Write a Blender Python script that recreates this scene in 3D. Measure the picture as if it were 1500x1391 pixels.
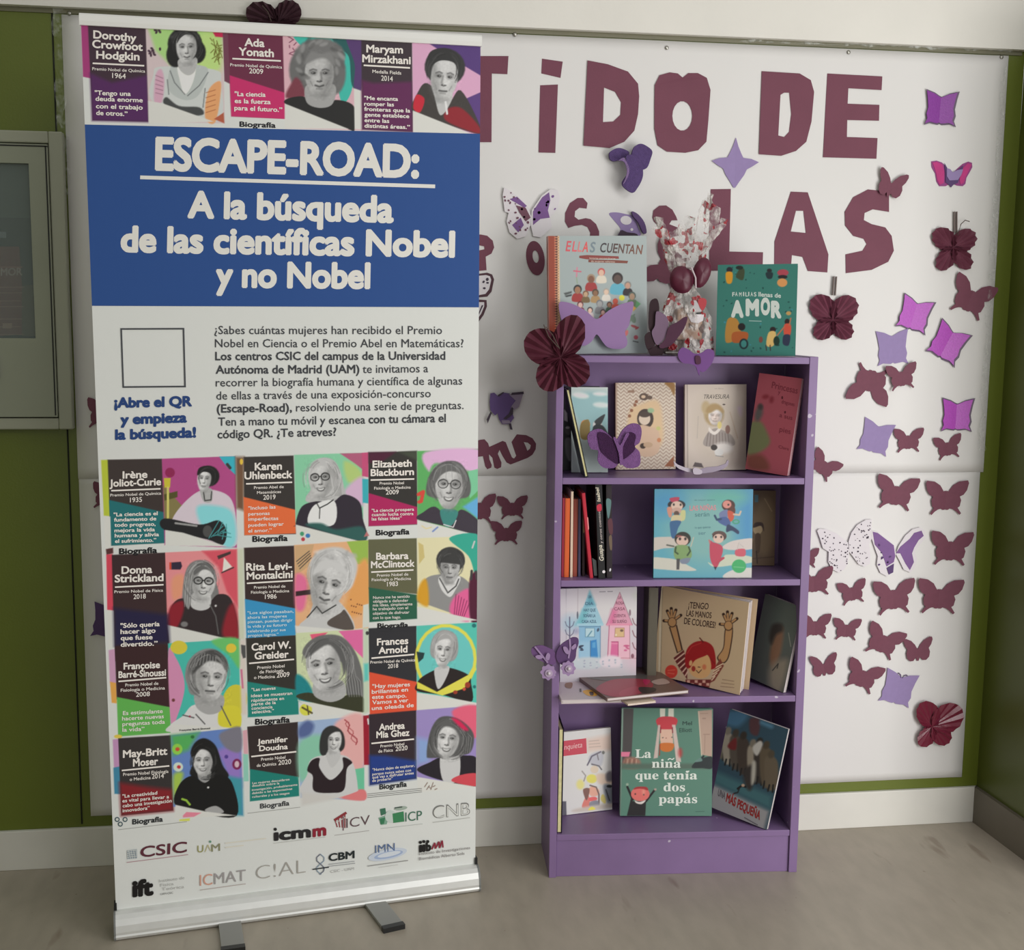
import bpy, math, random
import numpy as np
from mathutils import Matrix, Vector
from mathutils.geometry import tessellate_polygon

for o in list(bpy.data.objects):
    bpy.data.objects.remove(o)
SC = bpy.context.scene
COL = SC.collection
rng = np.random.default_rng(7)
random.seed(7)

# ------------------------------------------------------------------ camera
FPX, CX, CY = 1750.0, 750.0, 695.5
CAM = np.array([0.0, -3.053, 1.40])
_y, _p, _r = np.radians([8.0, 7.28, 0.59])
FW = np.array([math.sin(_y)*math.cos(_p), math.cos(_y)*math.cos(_p), -math.sin(_p)])
_rt = np.array([math.cos(_y), -math.sin(_y), 0.0])
_dn = np.cross(FW, _rt)
RT = _rt*math.cos(_r) - _dn*math.sin(_r)
DN = _rt*math.sin(_r) + _dn*math.cos(_r)
cd = bpy.data.cameras.new('camera')
cd.sensor_fit = 'HORIZONTAL'
cd.sensor_width = 36.0
cd.lens = FPX/1500.0*36.0
cd.clip_start = 0.02
cam = bpy.data.objects.new('camera', cd)
COL.objects.link(cam)
cam.matrix_world = Matrix([[RT[0], -DN[0], -FW[0], CAM[0]], [RT[1], -DN[1], -FW[1], CAM[1]],
                           [RT[2], -DN[2], -FW[2], CAM[2]], [0, 0, 0, 1]])
SC.camera = cam

# ------------------------------------------------------------------ light and exposure
SC.view_settings.view_transform = 'Standard'
SC.view_settings.look = 'None'
SC.view_settings.exposure = 0.06
SC.view_settings.gamma = 1.0
SC.view_settings.use_curve_mapping = False
W = bpy.data.worlds.new('room_ambient')
SC.world = W
W.use_nodes = True
W.node_tree.nodes['Background'].inputs[0].default_value = (1.0, 0.99, 0.955, 1)
W.node_tree.nodes['Background'].inputs[1].default_value = 0.46

def area(name, loc, aim, sx, sy, power, color):
    l = bpy.data.lights.new(name, 'AREA')
    l.shape = 'RECTANGLE'
    l.size, l.size_y = sx, sy
    l.energy = power
    l.color = color
    o = bpy.data.objects.new(name, l)
    COL.objects.link(o)
    o.location = loc
    o.rotation_euler = (Vector(aim)-Vector(loc)).to_track_quat('-Z', 'Y').to_euler()
    return o

area('window_daylight', (2.5, -2.5, 0.85), (0.6, -0.1, 0.7), 1.3, 2.0, 49, (1.0, 0.985, 0.97))
area('fill_light', (1.9, -4.3, 2.9), (0.0, -0.5, 0.9), 1.4, 1.2, 26, (1.0, 0.99, 0.98))  # added fill lamp, unseen; placed so it stays off the pier face

# ------------------------------------------------------------------ helpers
def lin1(v):
    v = np.asarray(v, float)/255.0
    return np.where(v <= 0.04045, v/12.92, ((v+0.055)/1.055)**2.4)

def lin(c, gain=1.0):
    if isinstance(c, (int, float)):
        c = (c, c, c)
    return np.clip(lin1(c)*gain, 0, 0.95)

MATS = {}
def mat(name, rgb, rough=0.55, metal=0.0, var=0.0, vscale=8.0, bump=0.0, bscale=120.0, spec=0.5, gain=1.0):
    if name in MATS:
        return MATS[name]
    m = bpy.data.materials.new(name)
    m.use_nodes = True
    nt = m.node_tree
    b = nt.nodes['Principled BSDF']
    c = lin(rgb, gain)
    b.inputs['Roughness'].default_value = rough
    b.inputs['Metallic'].default_value = metal
    b.inputs['Specular IOR Level'].default_value = spec
    tc = nt.nodes.new('ShaderNodeTexCoord')
    n = nt.nodes.new('ShaderNodeTexNoise')
    n.inputs['Scale'].default_value = vscale
    n.inputs['Detail'].default_value = 5
    nt.links.new(tc.outputs['Object'], n.inputs['Vector'])
    r = nt.nodes.new('ShaderNodeValToRGB')
    r.color_ramp.elements[0].position = 0.3
    r.color_ramp.elements[1].position = 0.7
    r.color_ramp.elements[0].color = (*np.clip(c*(1-var), 0, 1), 1)
    r.color_ramp.elements[1].color = (*np.clip(c*(1+var), 0, 1), 1)
    nt.links.new(n.outputs['Fac'], r.inputs['Fac'])
    nt.links.new(r.outputs['Color'], b.inputs['Base Color'])
    if bump:
        n2 = nt.nodes.new('ShaderNodeTexNoise')
        n2.inputs['Scale'].default_value = bscale
        nt.links.new(tc.outputs['Object'], n2.inputs['Vector'])
        bp = nt.nodes.new('ShaderNodeBump')
        bp.inputs['Strength'].default_value = bump
        bp.inputs['Distance'].default_value = 0.01
        nt.links.new(n2.outputs['Fac'], bp.inputs['Height'])
        nt.links.new(bp.outputs['Normal'], b.inputs['Normal'])
    MATS[name] = m
    return m

def inkmat(name, rough=0.45, bump=0.0, bscale=300.0, spec=0.4):
    if name in MATS:
        return MATS[name]
    m = bpy.data.materials.new(name)
    m.use_nodes = True
    nt = m.node_tree
    b = nt.nodes['Principled BSDF']
    a = nt.nodes.new('ShaderNodeAttribute')
    a.attribute_name = 'ink'
    nt.links.new(a.outputs['Color'], b.inputs['Base Color'])
    b.inputs['Roughness'].default_value = rough
    b.inputs['Specular IOR Level'].default_value = spec
    if bump:
        tc = nt.nodes.new('ShaderNodeTexCoord')
        n2 = nt.nodes.new('ShaderNodeTexNoise')
        n2.inputs['Scale'].default_value = bscale
        nt.links.new(tc.outputs['Object'], n2.inputs['Vector'])
        bp = nt.nodes.new('ShaderNodeBump')
        bp.inputs['Strength'].default_value = bump
        bp.inputs['Distance'].default_value = 0.01
        nt.links.new(n2.outputs['Fac'], bp.inputs['Height'])
        nt.links.new(bp.outputs['Normal'], b.inputs['Normal'])
    MATS[name] = m
    return m

def tag(o, label=None, cat=None, group=None, kind=None):
    if label: o['label'] = label
    if cat: o['category'] = cat
    if group: o['group'] = group
    if kind: o['kind'] = kind
    return o

WM = {}
def thing(name, label, cat, loc=(0, 0, 0), rz=0.0, group=None):
    o = bpy.data.objects.new(name, None)
    o.empty_display_size = 0.05
    COL.objects.link(o)
    o.location = loc
    o.rotation_euler = (0, 0, rz)
    WM[o.name] = Matrix.Translation(loc) @ Matrix.Rotation(rz, 4, 'Z')
    return tag(o, label, cat, group)

class MB:
    """collects shapes in world coordinates and links them as one mesh object"""
    def __init__(s):
        s.v, s.f, s.c, s.n = [], [], [], 0
    def add(s, v, f, c=None):
        v = np.asarray(v, float).reshape(-1, 3)
        s.v.append(v)
        if isinstance(f, np.ndarray):
            s.f.append(f+s.n)
        else:
            s.f.append([[i+s.n for i in q] for q in f])
        cc = np.zeros((len(v), 3))
        if c is not None:
            cc[:] = c
        s.c.append(cc)
        s.n += len(v)
    def box(s, o, a, b, c, col=None):
        """box from corner o along the three edge vectors a, b, c"""
        o, a, b, c = map(lambda q: np.asarray(q, float), (o, a, b, c))
        v = [o, o+a, o+a+b, o+b, o+c, o+a+c, o+a+b+c, o+b+c]
        if np.dot(np.cross(a, b), c) > 0:
            f = [(3, 2, 1, 0), (4, 5, 6, 7), (0, 1, 5, 4), (1, 2, 6, 5), (2, 3, 7, 6), (3, 0, 4, 7)]
        else:
            f = [(0, 1, 2, 3), (7, 6, 5, 4), (4, 5, 1, 0), (5, 6, 2, 1), (6, 7, 3, 2), (7, 4, 0, 3)]
        s.add(v, f, col)
    def aabb(s, lo, hi, col=None):
        lo, hi = np.array(lo, float), np.array(hi, float)
        d = hi-lo
        s.box(lo, (d[0], 0, 0), (0, d[1], 0), (0, 0, d[2]), col)
    def tube(s, pts, r, n=8, col=None):
        pts = [np.array(p, float) for p in pts]
        rr = r if hasattr(r, '__len__') else [r]*len(pts)
        vs, fs = [], []
        for i, p in enumerate(pts):
            t = pts[min(i+1, len(pts)-1)]-pts[max(i-1, 0)]
            t = t/np.linalg.norm(t)
            a = np.cross(t, [0, 0, 1.0]) if abs(t[2]) < 0.9 else np.cross(t, [1.0, 0, 0])
            a /= np.linalg.norm(a)
            b = np.cross(t, a)
            for k in range(n):
                q = 2*math.pi*k/n
                vs.append(p+rr[i]*(a*math.cos(q)+b*math.sin(q)))
        for i in range(len(pts)-1):
            for k in range(n):
                k2 = (k+1) % n
                fs.append((i*n+k, i*n+k2, (i+1)*n+k2, (i+1)*n+k))
        fs.append(tuple(range(n-1, -1, -1)))
        fs.append(tuple((len(pts)-1)*n+k for k in range(n)))
        s.add(vs, fs, col)
    def ball(s, c, r, nu=14, nv=8, col=None, sc=(1, 1, 1)):
        vs, fs = [], []
        for j in range(nv+1):
            th = math.pi*j/nv
            for i in range(nu):
                ph = 2*math.pi*i/nu
                vs.append((c[0]+sc[0]*r*math.sin(th)*math.cos(ph), c[1]+sc[1]*r*math.sin(th)*math.sin(ph), c[2]+sc[2]*r*math.cos(th)))
        for j in range(nv):
            for i in range(nu):
                i2 = (i+1) % nu
                fs.append((j*nu+i, (j+1)*nu+i, (j+1)*nu+i2, j*nu+i2))
        s.add(vs, fs, col)
    def build(s, name, m, parent=None, smooth=False, bevel=0.0):
        V = np.concatenate(s.v)
        C = np.concatenate(s.c)
        if parent is not None:
            M = np.array(WM[parent.name].inverted())
            V = V @ M[:3, :3].T + M[:3, 3]
        loops, tot = [], []
        for f in s.f:
            if isinstance(f, np.ndarray):
                loops.append(f.ravel())
                tot.append(np.full(len(f), f.shape[1]))
            else:
                loops.append(np.array([i for q in f for i in q], int))
                tot.append(np.array([len(q) for q in f], int))
        loops = np.concatenate(loops)
        tot = np.concatenate(tot)
        st = np.concatenate([[0], np.cumsum(tot)[:-1]])
        me = bpy.data.meshes.new(name)
        me.vertices.add(len(V))
        me.vertices.foreach_set('co', V.astype(np.float32).ravel())
        me.loops.add(len(loops))
        me.loops.foreach_set('vertex_index', loops.astype(np.int32))
        me.polygons.add(len(tot))
        me.polygons.foreach_set('loop_start', st.astype(np.int32))
        me.polygons.foreach_set('loop_total', tot.astype(np.int32))
        me.update(calc_edges=True)
        me.validate()
        if C.any():
            at = me.color_attributes.new('ink', 'FLOAT_COLOR', 'POINT')
            at.data.foreach_set('color', np.concatenate([C, np.ones((len(C), 1))], 1).astype(np.float32).ravel())
        me.polygons.foreach_set('use_smooth', np.full(len(tot), bool(smooth)))
        me.materials.append(m)
        o = bpy.data.objects.new(name, me)
        COL.objects.link(o)
        if parent is not None:
            o.parent = parent
            WM[o.name] = WM[parent.name]
        else:
            WM[o.name] = Matrix.Identity(4)
        if bevel:
            b = o.modifiers.new('bevel', 'BEVEL')
            b.width = bevel
            b.segments = 2
            b.limit_method = 'ANGLE'
            b.angle_limit = 0.7
        return o

# ---- flat (or ruled) surfaces of the place and where a traced point lies on them
def rays(px):
    px = np.asarray(px, float).reshape(-1, 2)
    return FW + (px[:, :1]-CX)/FPX*RT + (px[:, 1:]-CY)/FPX*DN

def toimg(P):
    q = np.asarray(P, float)-CAM
    z = q @ FW
    return np.stack([CX+FPX*(q @ RT)/z, CY+FPX*(q @ DN)/z], -1)

class Surf:
    def __init__(s, P00, P10, P01, P11=None):
        s.a, s.b, s.c = (np.array(p, float) for p in (P00, P10, P01))
        s.d = np.array(P11, float) if P11 is not None else s.b+s.c-s.a
    def pos(s, st, off=0.0):
        st = np.asarray(st, float).reshape(-1, 2)
        S, T = st[:, :1], st[:, 1:]
        P = s.a*(1-S)*(1-T)+s.b*S*(1-T)+s.c*(1-S)*T+s.d*S*T
        if off:
            P = P+s.nrm(st)*off
        return P
    def ders(s, st):
        S, T = st[:, :1], st[:, 1:]
        return (s.b-s.a)*(1-T)+(s.d-s.c)*T, (s.c-s.a)*(1-S)+(s.d-s.b)*S
    def nrm(s, st):
        a, b = s.ders(np.asarray(st, float).reshape(-1, 2))
        n = np.cross(a, b)
        n = n/np.linalg.norm(n, axis=1, keepdims=True)
        return n
    def inv(s, px):
        d = rays(px)
        st = np.full((len(d), 2), 0.5)
        for _ in range(5):
            P = s.pos(st)
            a, b = s.ders(st)
            A = np.stack([a, b, -d], -1)
            x = np.linalg.solve(A, (CAM-P)[..., None])[..., 0]
            st = st+x[:, :2]
        return st

FR = [0.0, 0.0, 1.0]
def frame(x0, y0, s):
    FR[:] = [x0, y0, s]
def fp(pts):
    return np.asarray(pts, float).reshape(-1, 2)/FR[2]+np.array(FR[:2])

def crom(pts, n=6):
    p = np.asarray(pts, float)
    N = len(p)
    t = np.linspace(0, 1, n, endpoint=False)[:, None]
    out = []
    for i in range(N):
        a, b, c, d = p[i-1], p[i], p[(i+1) % N], p[(i+2) % N]
        out.append(0.5*((2*b)+(-a+c)*t+(2*a-5*b+4*c-d)*t*t+(-a+3*b-3*c+d)*t**3))
    return np.concatenate(out)

def ellpts(cx, cy, rx, ry, rot=0, n=28):
    a = np.linspace(0, 2*math.pi, n, endpoint=False)
    c, s = math.cos(math.radians(rot)), math.sin(math.radians(rot))
    x, y = rx*np.cos(a), ry*np.sin(a)
    return np.stack([cx+x*c-y*s, cy+x*s+y*c], 1)

TXT = {}
def textmesh(body, bold):
    k = (body, bold)
    if k in TXT:
        return TXT[k]
    cu = bpy.data.curves.new('lettering', 'FONT')
    cu.body = body
    cu.offset = bold
    cu.resolution_u = 4 if len(body) < 26 else 2
    o = bpy.data.objects.new('lettering', cu)
    me = o.to_mesh()
    v = np.array([q.co[:2] for q in me.vertices]).reshape(-1, 2)
    f = [list(p.vertices) for p in me.polygons]
    o.to_mesh_clear()
    bpy.data.objects.remove(o)
    bpy.data.curves.remove(cu)
    TXT[k] = (v, f)
    return TXT[k]

class Ink:
    """prints on a Surf: painted areas, flat shapes and lettering, given where the photograph shows them"""
    def __init__(s, surf, mb, gain=1.4):
        s.sf, s.mb, s.g, s.lay = surf, mb, gain, 0.0004
    def up(s):
        s.lay += 0.00004
    def base(s, s0, s1, t0, t1, nx, ny, c, off=0.0):
        S, T = np.meshgrid(np.linspace(s0, s1, nx+1), np.linspace(t0, t1, ny+1))
        st = np.stack([S.ravel(), T.ravel()], 1)
        s.mb.add(s.sf.pos(st, off), grid(nx, ny), lin(c, s.g))
    def raster(s, s0, s1, t0, t1, nx, ny, fn, c=(200, 200, 195), off=0.0003):
        S, T = np.meshgrid(np.linspace(s0, s1, nx+1), np.linspace(t0, t1, ny+1))
        st = np.stack([S.ravel(), T.ravel()], 1)
        P = s.sf.pos(st, off)
        px = toimg(P)
        pa = Paint(px[:, 0].reshape(ny+1, nx+1), px[:, 1].reshape(ny+1, nx+1), c)
        fn(pa)
        s.mb.add(P, grid(nx, ny), np.clip(lin1(pa.C.reshape(-1, 3))*s.g, 0, 0.9))
    def poly(s, pts, c, holes=(), smooth=False):
        loops = [fp(crom(q) if smooth else q) for q in [pts]+list(holes)]
        tri = tessellate_polygon([[Vector((p[0], p[1], 0)) for p in L] for L in loops])
        px = np.concatenate(loops)
        s.mb.add(s.sf.pos(s.sf.inv(px), s.lay), orient(px, tri), lin(c, s.g))
        s.up()
    def ell(s, cx, cy, rx, ry, c, rot=0):
        s.poly(ellpts(cx, cy, rx, ry, rot), c)
    def line(s, p0, p1, w, c):
        p0, p1 = np.array(p0, float), np.array(p1, float)
        d = p1-p0
        n = np.array([-d[1], d[0]])/np.linalg.norm(d)*w/2
        s.poly([p0-n, p1-n, p1+n, p0+n], c)
    def pline(s, pts, w, c):
        for a, b in zip(pts[:-1], pts[1:]):
            s.line(a, b, w, c)
    def text(s, body, p0, p1, cap, c, bold=0.0, up=None, lay=True):
        v, f = textmesh(body, min(bold, 0.0))
        hh = np.zeros(len(v))
        if bold > 0.003:
            # heavier strokes: the outline struck several times around its place
            e, n = bold, len(v)
            ns = 4 if cap/FR[2] < 9 else (8 if bold > .03 else 6)
            sh = [(e*math.cos(a), e*math.sin(a)) for a in np.linspace(0, 2*math.pi, ns, endpoint=False)+.4]
            hh = np.repeat(np.arange(ns+1)*0.000012, n)
            v = np.concatenate([v]+[v+np.array(q) for q in sh])
            f = [[i+k*n for i in q] for k in range(len(sh)+1) for q in f]
        p0, p1 = np.array(p0, float), np.array(p1, float)
        x0, x1 = v[:, 0].min(), v[:, 0].max()
        u = np.array(up, float) if up is not None else np.array([0.0, -1.0])
        u = u/np.linalg.norm(u)
        q = p0+((v[:, :1]-x0)/(x1-x0))*(p1-p0)+v[:, 1:]/0.682*cap*u
        px = fp(q)
        st = s.sf.inv(px)
        s.mb.add(s.sf.pos(st, s.lay)+s.sf.nrm(st)*hh[:, None], orient(px, f), lin(c, s.g))
        if lay:
            s.up()

def orient(px, faces):
    out = []
    for q in faces:
        a, b, c = px[q[0]], px[q[1]], px[q[2]]
        ar = sum(px[q[i]][0]*px[q[(i+1) % len(q)]][1]-px[q[(i+1) % len(q)]][0]*px[q[i]][1] for i in range(len(q)))
        out.append(list(q) if ar < 0 else list(q)[::-1])
    return out

def grid(nx, ny):
    i = np.arange(nx*ny)
    r, c = i//nx, i % nx
    a = r*(nx+1)+c
    return np.stack([a, a+1, a+nx+2, a+nx+1], 1)

class Paint:
    """soft-edged areas of printing ink sampled on a fine grid"""
    def __init__(s, X, Y, c):
        s.X, s.Y = X, Y
        s.C = np.zeros(X.shape+(3,))
        s.C[:] = c
    def _win(s, lo, hi, m):
        ok = (s.X > lo[0]-m) & (s.X < hi[0]+m) & (s.Y > lo[1]-m) & (s.Y < hi[1]+m)
        r = np.where(ok.any(1))[0]
        c = np.where(ok.any(0))[0]
        if not len(r) or not len(c):
            return None
        return slice(r[0], r[-1]+1), slice(c[0], c[-1]+1)
    def _mix(s, w, a, c):
        c = np.array((c, c, c) if isinstance(c, (int, float)) else c, float)
        s.C[w] = s.C[w]*(1-a[..., None])+c*a[..., None]
    def poly(s, pts, c, smooth=False, feather=0.6, alpha=1.0):
        """feather in photograph pixels"""
        p = fp(crom(pts) if smooth else pts)
        w = s._win(p.min(0), p.max(0), feather*2)
        if w is None:
            return
        X, Y = s.X[w], s.Y[w]
        d2 = np.full(X.shape, 1e9)
        ins = np.zeros(X.shape, bool)
        for i in range(len(p)):
            a, b = p[i-1], p[i]
            e = b-a
            L = e @ e+1e-12
            t = np.clip(((X-a[0])*e[0]+(Y-a[1])*e[1])/L, 0, 1)
            d2 = np.minimum(d2, (X-a[0]-t*e[0])**2+(Y-a[1]-t*e[1])**2)
            cr = ((a[1] > Y) != (b[1] > Y))
            xx = a[0]+(Y-a[1])*e[0]/(e[1] if abs(e[1]) > 1e-9 else 1e-9)
            ins ^= cr & (X < xx)
        d = np.sqrt(d2)*np.where(ins, 1, -1)
        s._mix(w, np.clip(0.5+d/(2*feather), 0, 1)*alpha, c)
    def ell(s, cx, cy, rx, ry, c, rot=0, feather=0.6, alpha=1.0):
        s.poly(ellpts(cx, cy, rx, ry, rot, 22), c, False, feather, alpha)
    def line(s, pts, wd, c, alpha=1.0, feather=0.5):
        p = fp(pts)
        h = wd/FR[2]/2
        w = s._win(p.min(0), p.max(0), h+feather*2)
        if w is None:
            return
        X, Y = s.X[w], s.Y[w]
        d2 = np.full(X.shape, 1e9)
        for i in range(len(p)-1):
            a, b = p[i], p[i+1]
            e = b-a
            L = e @ e+1e-12
            t = np.clip(((X-a[0])*e[0]+(Y-a[1])*e[1])/L, 0, 1)
            d2 = np.minimum(d2, (X-a[0]-t*e[0])**2+(Y-a[1]-t*e[1])**2)
        s._mix(w, np.clip(0.5+(h-np.sqrt(d2))/(2*feather), 0, 1)*alpha, c)
    def grain(s, cx, cy, rx, ry, amt):
        """the mottled tone of a coarse photographic print"""
        p = fp([(cx-rx, cy-ry), (cx+rx, cy+ry)])
        w = s._win(p[0], p[1], 0)
        if w is None:
            return
        n = rng.normal(0, 1, s.X[w].shape)
        for _ in range(2):
            n = (n+np.roll(n, 1, 0)+np.roll(n, -1, 0)+np.roll(n, 1, 1)+np.roll(n, -1, 1))/3.2
        s.C[w] = np.clip(s.C[w]*(1+amt*n[..., None]), 0, 255)
    def strands(s, cx, cy, a, b, rx, ry, n, c0, c1, rot=0, lo=-200, hi=20):
        """hair strokes fanning from the crown between the face (a, b) and the outline (rx, ry)"""
        for i in range(n):
            t = math.radians(rng.uniform(lo, hi))
            q = rng.uniform(.15, .95)
            pts = []
            for j in range(5):
                u = t+(.16 if math.cos(t) > 0 else -.16)*j
                k = q-.02*j
                x, y = math.cos(u)*(a*.95*(1-k)+rx*k), math.sin(u)*(b*(1-k)+ry*k)
                r = math.radians(rot)
                pts.append((cx+x*math.cos(r)-y*math.sin(r), cy+x*math.sin(r)+y*math.cos(r)))
            s.line(pts, rng.uniform(3, 7), float(rng.uniform(c0, c1)), .55, .5)
    def face(s, cx, cy, a, b, rot=0, tone=180, shade=1, smile=1, glasses=0, eye=45):
        """a printed black-and-white face: half width a, half height b"""
        R = math.radians(rot)
        def q(x, y):
            x, y = x*a, y*b
            return (cx+x*math.cos(R)-y*math.sin(R), cy+x*math.sin(R)+y*math.cos(R))
        k = a/FR[2]
        out = [q(x, y) for x, y in ((0, -1), (.55, -.9), (.93, -.5), (1, 0), (.88, .4), (.6, .8), (.25, 1), (-.25, 1), (-.6, .8), (-.88, .4), (-1, 0), (-.93, -.5), (-.55, -.9))]
        s.poly(out, tone, True, 1.0)
        s.poly([q(x*1.0, y) for x, y in ((shade*1, -.7), (shade*1.02, 0), (shade*.8, .55), (shade*.3, 1), (shade*.3, .6), (shade*.55, .1), (shade*.6, -.5))], tone*.55, True, k*.35, .55)
        s.ell(*q(-shade*.4, .2), a*.33, b*.2, min(tone*1.13, 235), rot, k*.3, .7)
        s.ell(*q(0, -.55), a*.5, b*.25, min(tone*1.1, 235), rot, k*.3, .6)
        for e in (-1, 1):
            s.ell(*q(e*.42, -.12), a*.28, b*.12, tone*.6, rot, k*.12, .7)
            s.ell(*q(e*.4, -.1), a*.15, b*.05, eye, rot, .8, .9)
            s.line([q(e*.2, -.25), q(e*.42, -.30), q(e*.66, -.23)], a*.09, eye+25, .7, .9)
        s.line([q(shade*.1, -.1), q(shade*.16, .2), q(shade*.08, .27)], a*.14, tone*.62, .7, k*.06)
        s.line([q(-.16, .3), q(0, .33), q(.17, .3)], a*.1, tone*.45, .8)
        if smile == 2:
            s.poly([q(x, y) for x, y in ((-.36, .48), (0, .52), (.36, .48), (.24, .64), (0, .69), (-.24, .64))], 78, True, .9)
            s.poly([q(x, y) for x, y in ((-.28, .51), (0, .545), (.28, .51), (.18, .60), (0, .63), (-.18, .60))], 218, True, .8)
        else:
            dy = .06*smile
            s.line([q(-.28, .56-dy), q(0, .57), q(.28, .56-dy)], a*.12, 70, .85, .8)
            s.ell(*q(0, .64), a*.22, b*.04, tone*.72, rot, 1.2, .6)
            s.line([q(-.2, .68), q(.2, .68)], a*.1, tone*.7, .6)
        s.line([q(-.5*0-.62, .3), q(-.46, .52)], a*.07, tone*.6, .6)
        s.line([q(.62, .3), q(.46, .52)], a*.07, tone*.6, .6)
        for e in (-1, 1):
            s.ell(*q(e*.40-shade*.05, -.11), a*.05, b*.02, 235, rot, .4, .55)
            s.ell(*q(e*.62, .32), a*.22, b*.2, tone*.8, rot, k*.2, .5)
            s.ell(*q(e*.09, .285), a*.06, b*.025, tone*.4, rot, .5, .7)
        s.ell(*q(0, .95), a*.45, b*.12, tone*.72, rot, k*.18, .6)
        s.ell(*q(-shade*.08, .05), a*.09, b*.2, min(tone*1.12, 235), rot, k*.1, .6)
        s.grain(cx, cy, a*1.3, b*1.2, .022)
        if glasses:
            for e in (-1, 1):
                pts = [q(e*.45+.36*math.cos(z), -.1+.2*math.sin(z)) for z in np.linspace(0, 2*math.pi, 15)]
                s.line(pts, a*.09*glasses, 45)
            s.line([q(-.1, -.12), q(.1, -.12)], a*.09*glasses, 45)

def plate(px_or_st, surf, off, th, mb, c=None, holes=(), lift=None):
    """a cut-out shape of thickness th lying off a surface; outlines in frame coordinates"""
    loops = [fp(q) for q in [px_or_st]+list(holes)]
    tri = tessellate_polygon([[Vector((p[0], p[1], 0)) for p in L] for L in loops])
    px = np.concatenate(loops)
    st = surf.inv(px)
    n = len(px)
    o = np.full((n, 1), off, float)
    if lift is not None:
        o[:, 0] += np.array([lift(*p) for p in px])
    P0 = surf.pos(st)
    N = surf.nrm(st)
    A, B = P0+N*(o+th), P0+N*o
    f = orient(px, tri)
    F = [list(t) for t in f]+[[i+n for i in t[::-1]] for t in f]
    k = 0
    for L in loops:
        m = len(L)
        ar = sum(L[i][0]*L[(i+1) % m][1]-L[(i+1) % m][0]*L[i][1] for i in range(m))
        hole = k > 0
        for i in range(m):
            a, b = k+i, k+(i+1) % m
            F.append([a, b, b+n, a+n] if (ar > 0) != False else [b, a, a+n, b+n])
        k += m
    mb.add(np.concatenate([A, B]), F, c)

# ------------------------------------------------------------------ the setting
def struct(name, mb, m, **k):
    return tag(mb.build(name, m, **k), kind='structure')

def wallmat():
    return mat('olive_paint', (104, 116, 38), 0.34, var=0.05, vscale=3, bump=0.04, bscale=200)

WALL = Surf((-2.0, 0, 0), (2.0, 0, 0), (-2.0, 0, 2.5))
b = MB(); b.aabb((-2.5, -5.2, 0), (-2.4, 0.12, 3.0))
struct('light_blocker_left', b, wallmat())  # unseen wall, added to block ambient light from the left
b = MB(); b.aabb((-2.4, 0.0, 0), (1.785, 0.12, 3.0))
struct('wall_back', b, wallmat())
# the pier at the right end of the wall
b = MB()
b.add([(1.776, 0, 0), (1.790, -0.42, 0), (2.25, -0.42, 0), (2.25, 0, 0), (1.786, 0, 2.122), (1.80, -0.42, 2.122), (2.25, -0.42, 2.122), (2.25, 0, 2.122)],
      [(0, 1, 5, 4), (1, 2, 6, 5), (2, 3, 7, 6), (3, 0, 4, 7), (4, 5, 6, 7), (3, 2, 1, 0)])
struct('wall_right', b, mat('shaded_olive_paint', (84, 94, 32), 0.4, var=0.05, vscale=3))  # darker copy of the wall olive: the pier's shade is in the colour
b = MB(); b.aabb((-2.4, -0.022, 2.122), (2.25, 0.0, 3.0))
struct('trim_1', b, mat('white_beam_paint', (233, 230, 222), 0.6, var=0.03, vscale=5, bump=0.05, bscale=60))
b = MB(); b.aabb((-2.4, -0.004, 2.111), (1.775, 0.0, 2.1225))
struct('trim_2', b, mat('shaded_rail_paint', (120, 118, 96), 0.5, var=0.06))  # rail strip; the shadow under the beam is put into its colour
# seams of the green panels
b = MB()
b.aabb((-0.6785, -0.0022, 0.112), (-0.675, 0, 2.112))
struct('trim_3', b, mat('panel_joint', (22, 25, 10), 0.8))
bbm = mat('baseboard_paint', (228, 226, 218), 0.5, var=0.04, vscale=6)
b = MB(); b.aabb((-2.4, -0.012, 0), (1.778, 0, 0.104))
struct('baseboard_back', b, bbm, bevel=0.002)
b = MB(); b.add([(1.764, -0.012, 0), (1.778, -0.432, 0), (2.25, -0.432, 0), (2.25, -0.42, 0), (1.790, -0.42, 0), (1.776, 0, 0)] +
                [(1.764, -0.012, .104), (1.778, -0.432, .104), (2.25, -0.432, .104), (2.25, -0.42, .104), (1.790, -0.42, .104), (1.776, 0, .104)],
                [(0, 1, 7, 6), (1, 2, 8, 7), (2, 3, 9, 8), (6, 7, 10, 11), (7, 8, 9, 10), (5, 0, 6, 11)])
struct('baseboard_right', b, mat('shaded_baseboard_paint', (112, 106, 92), 0.5, var=0.05, vscale=6))  # baseboard white darkened: the shaded side is painted into the colour

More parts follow.
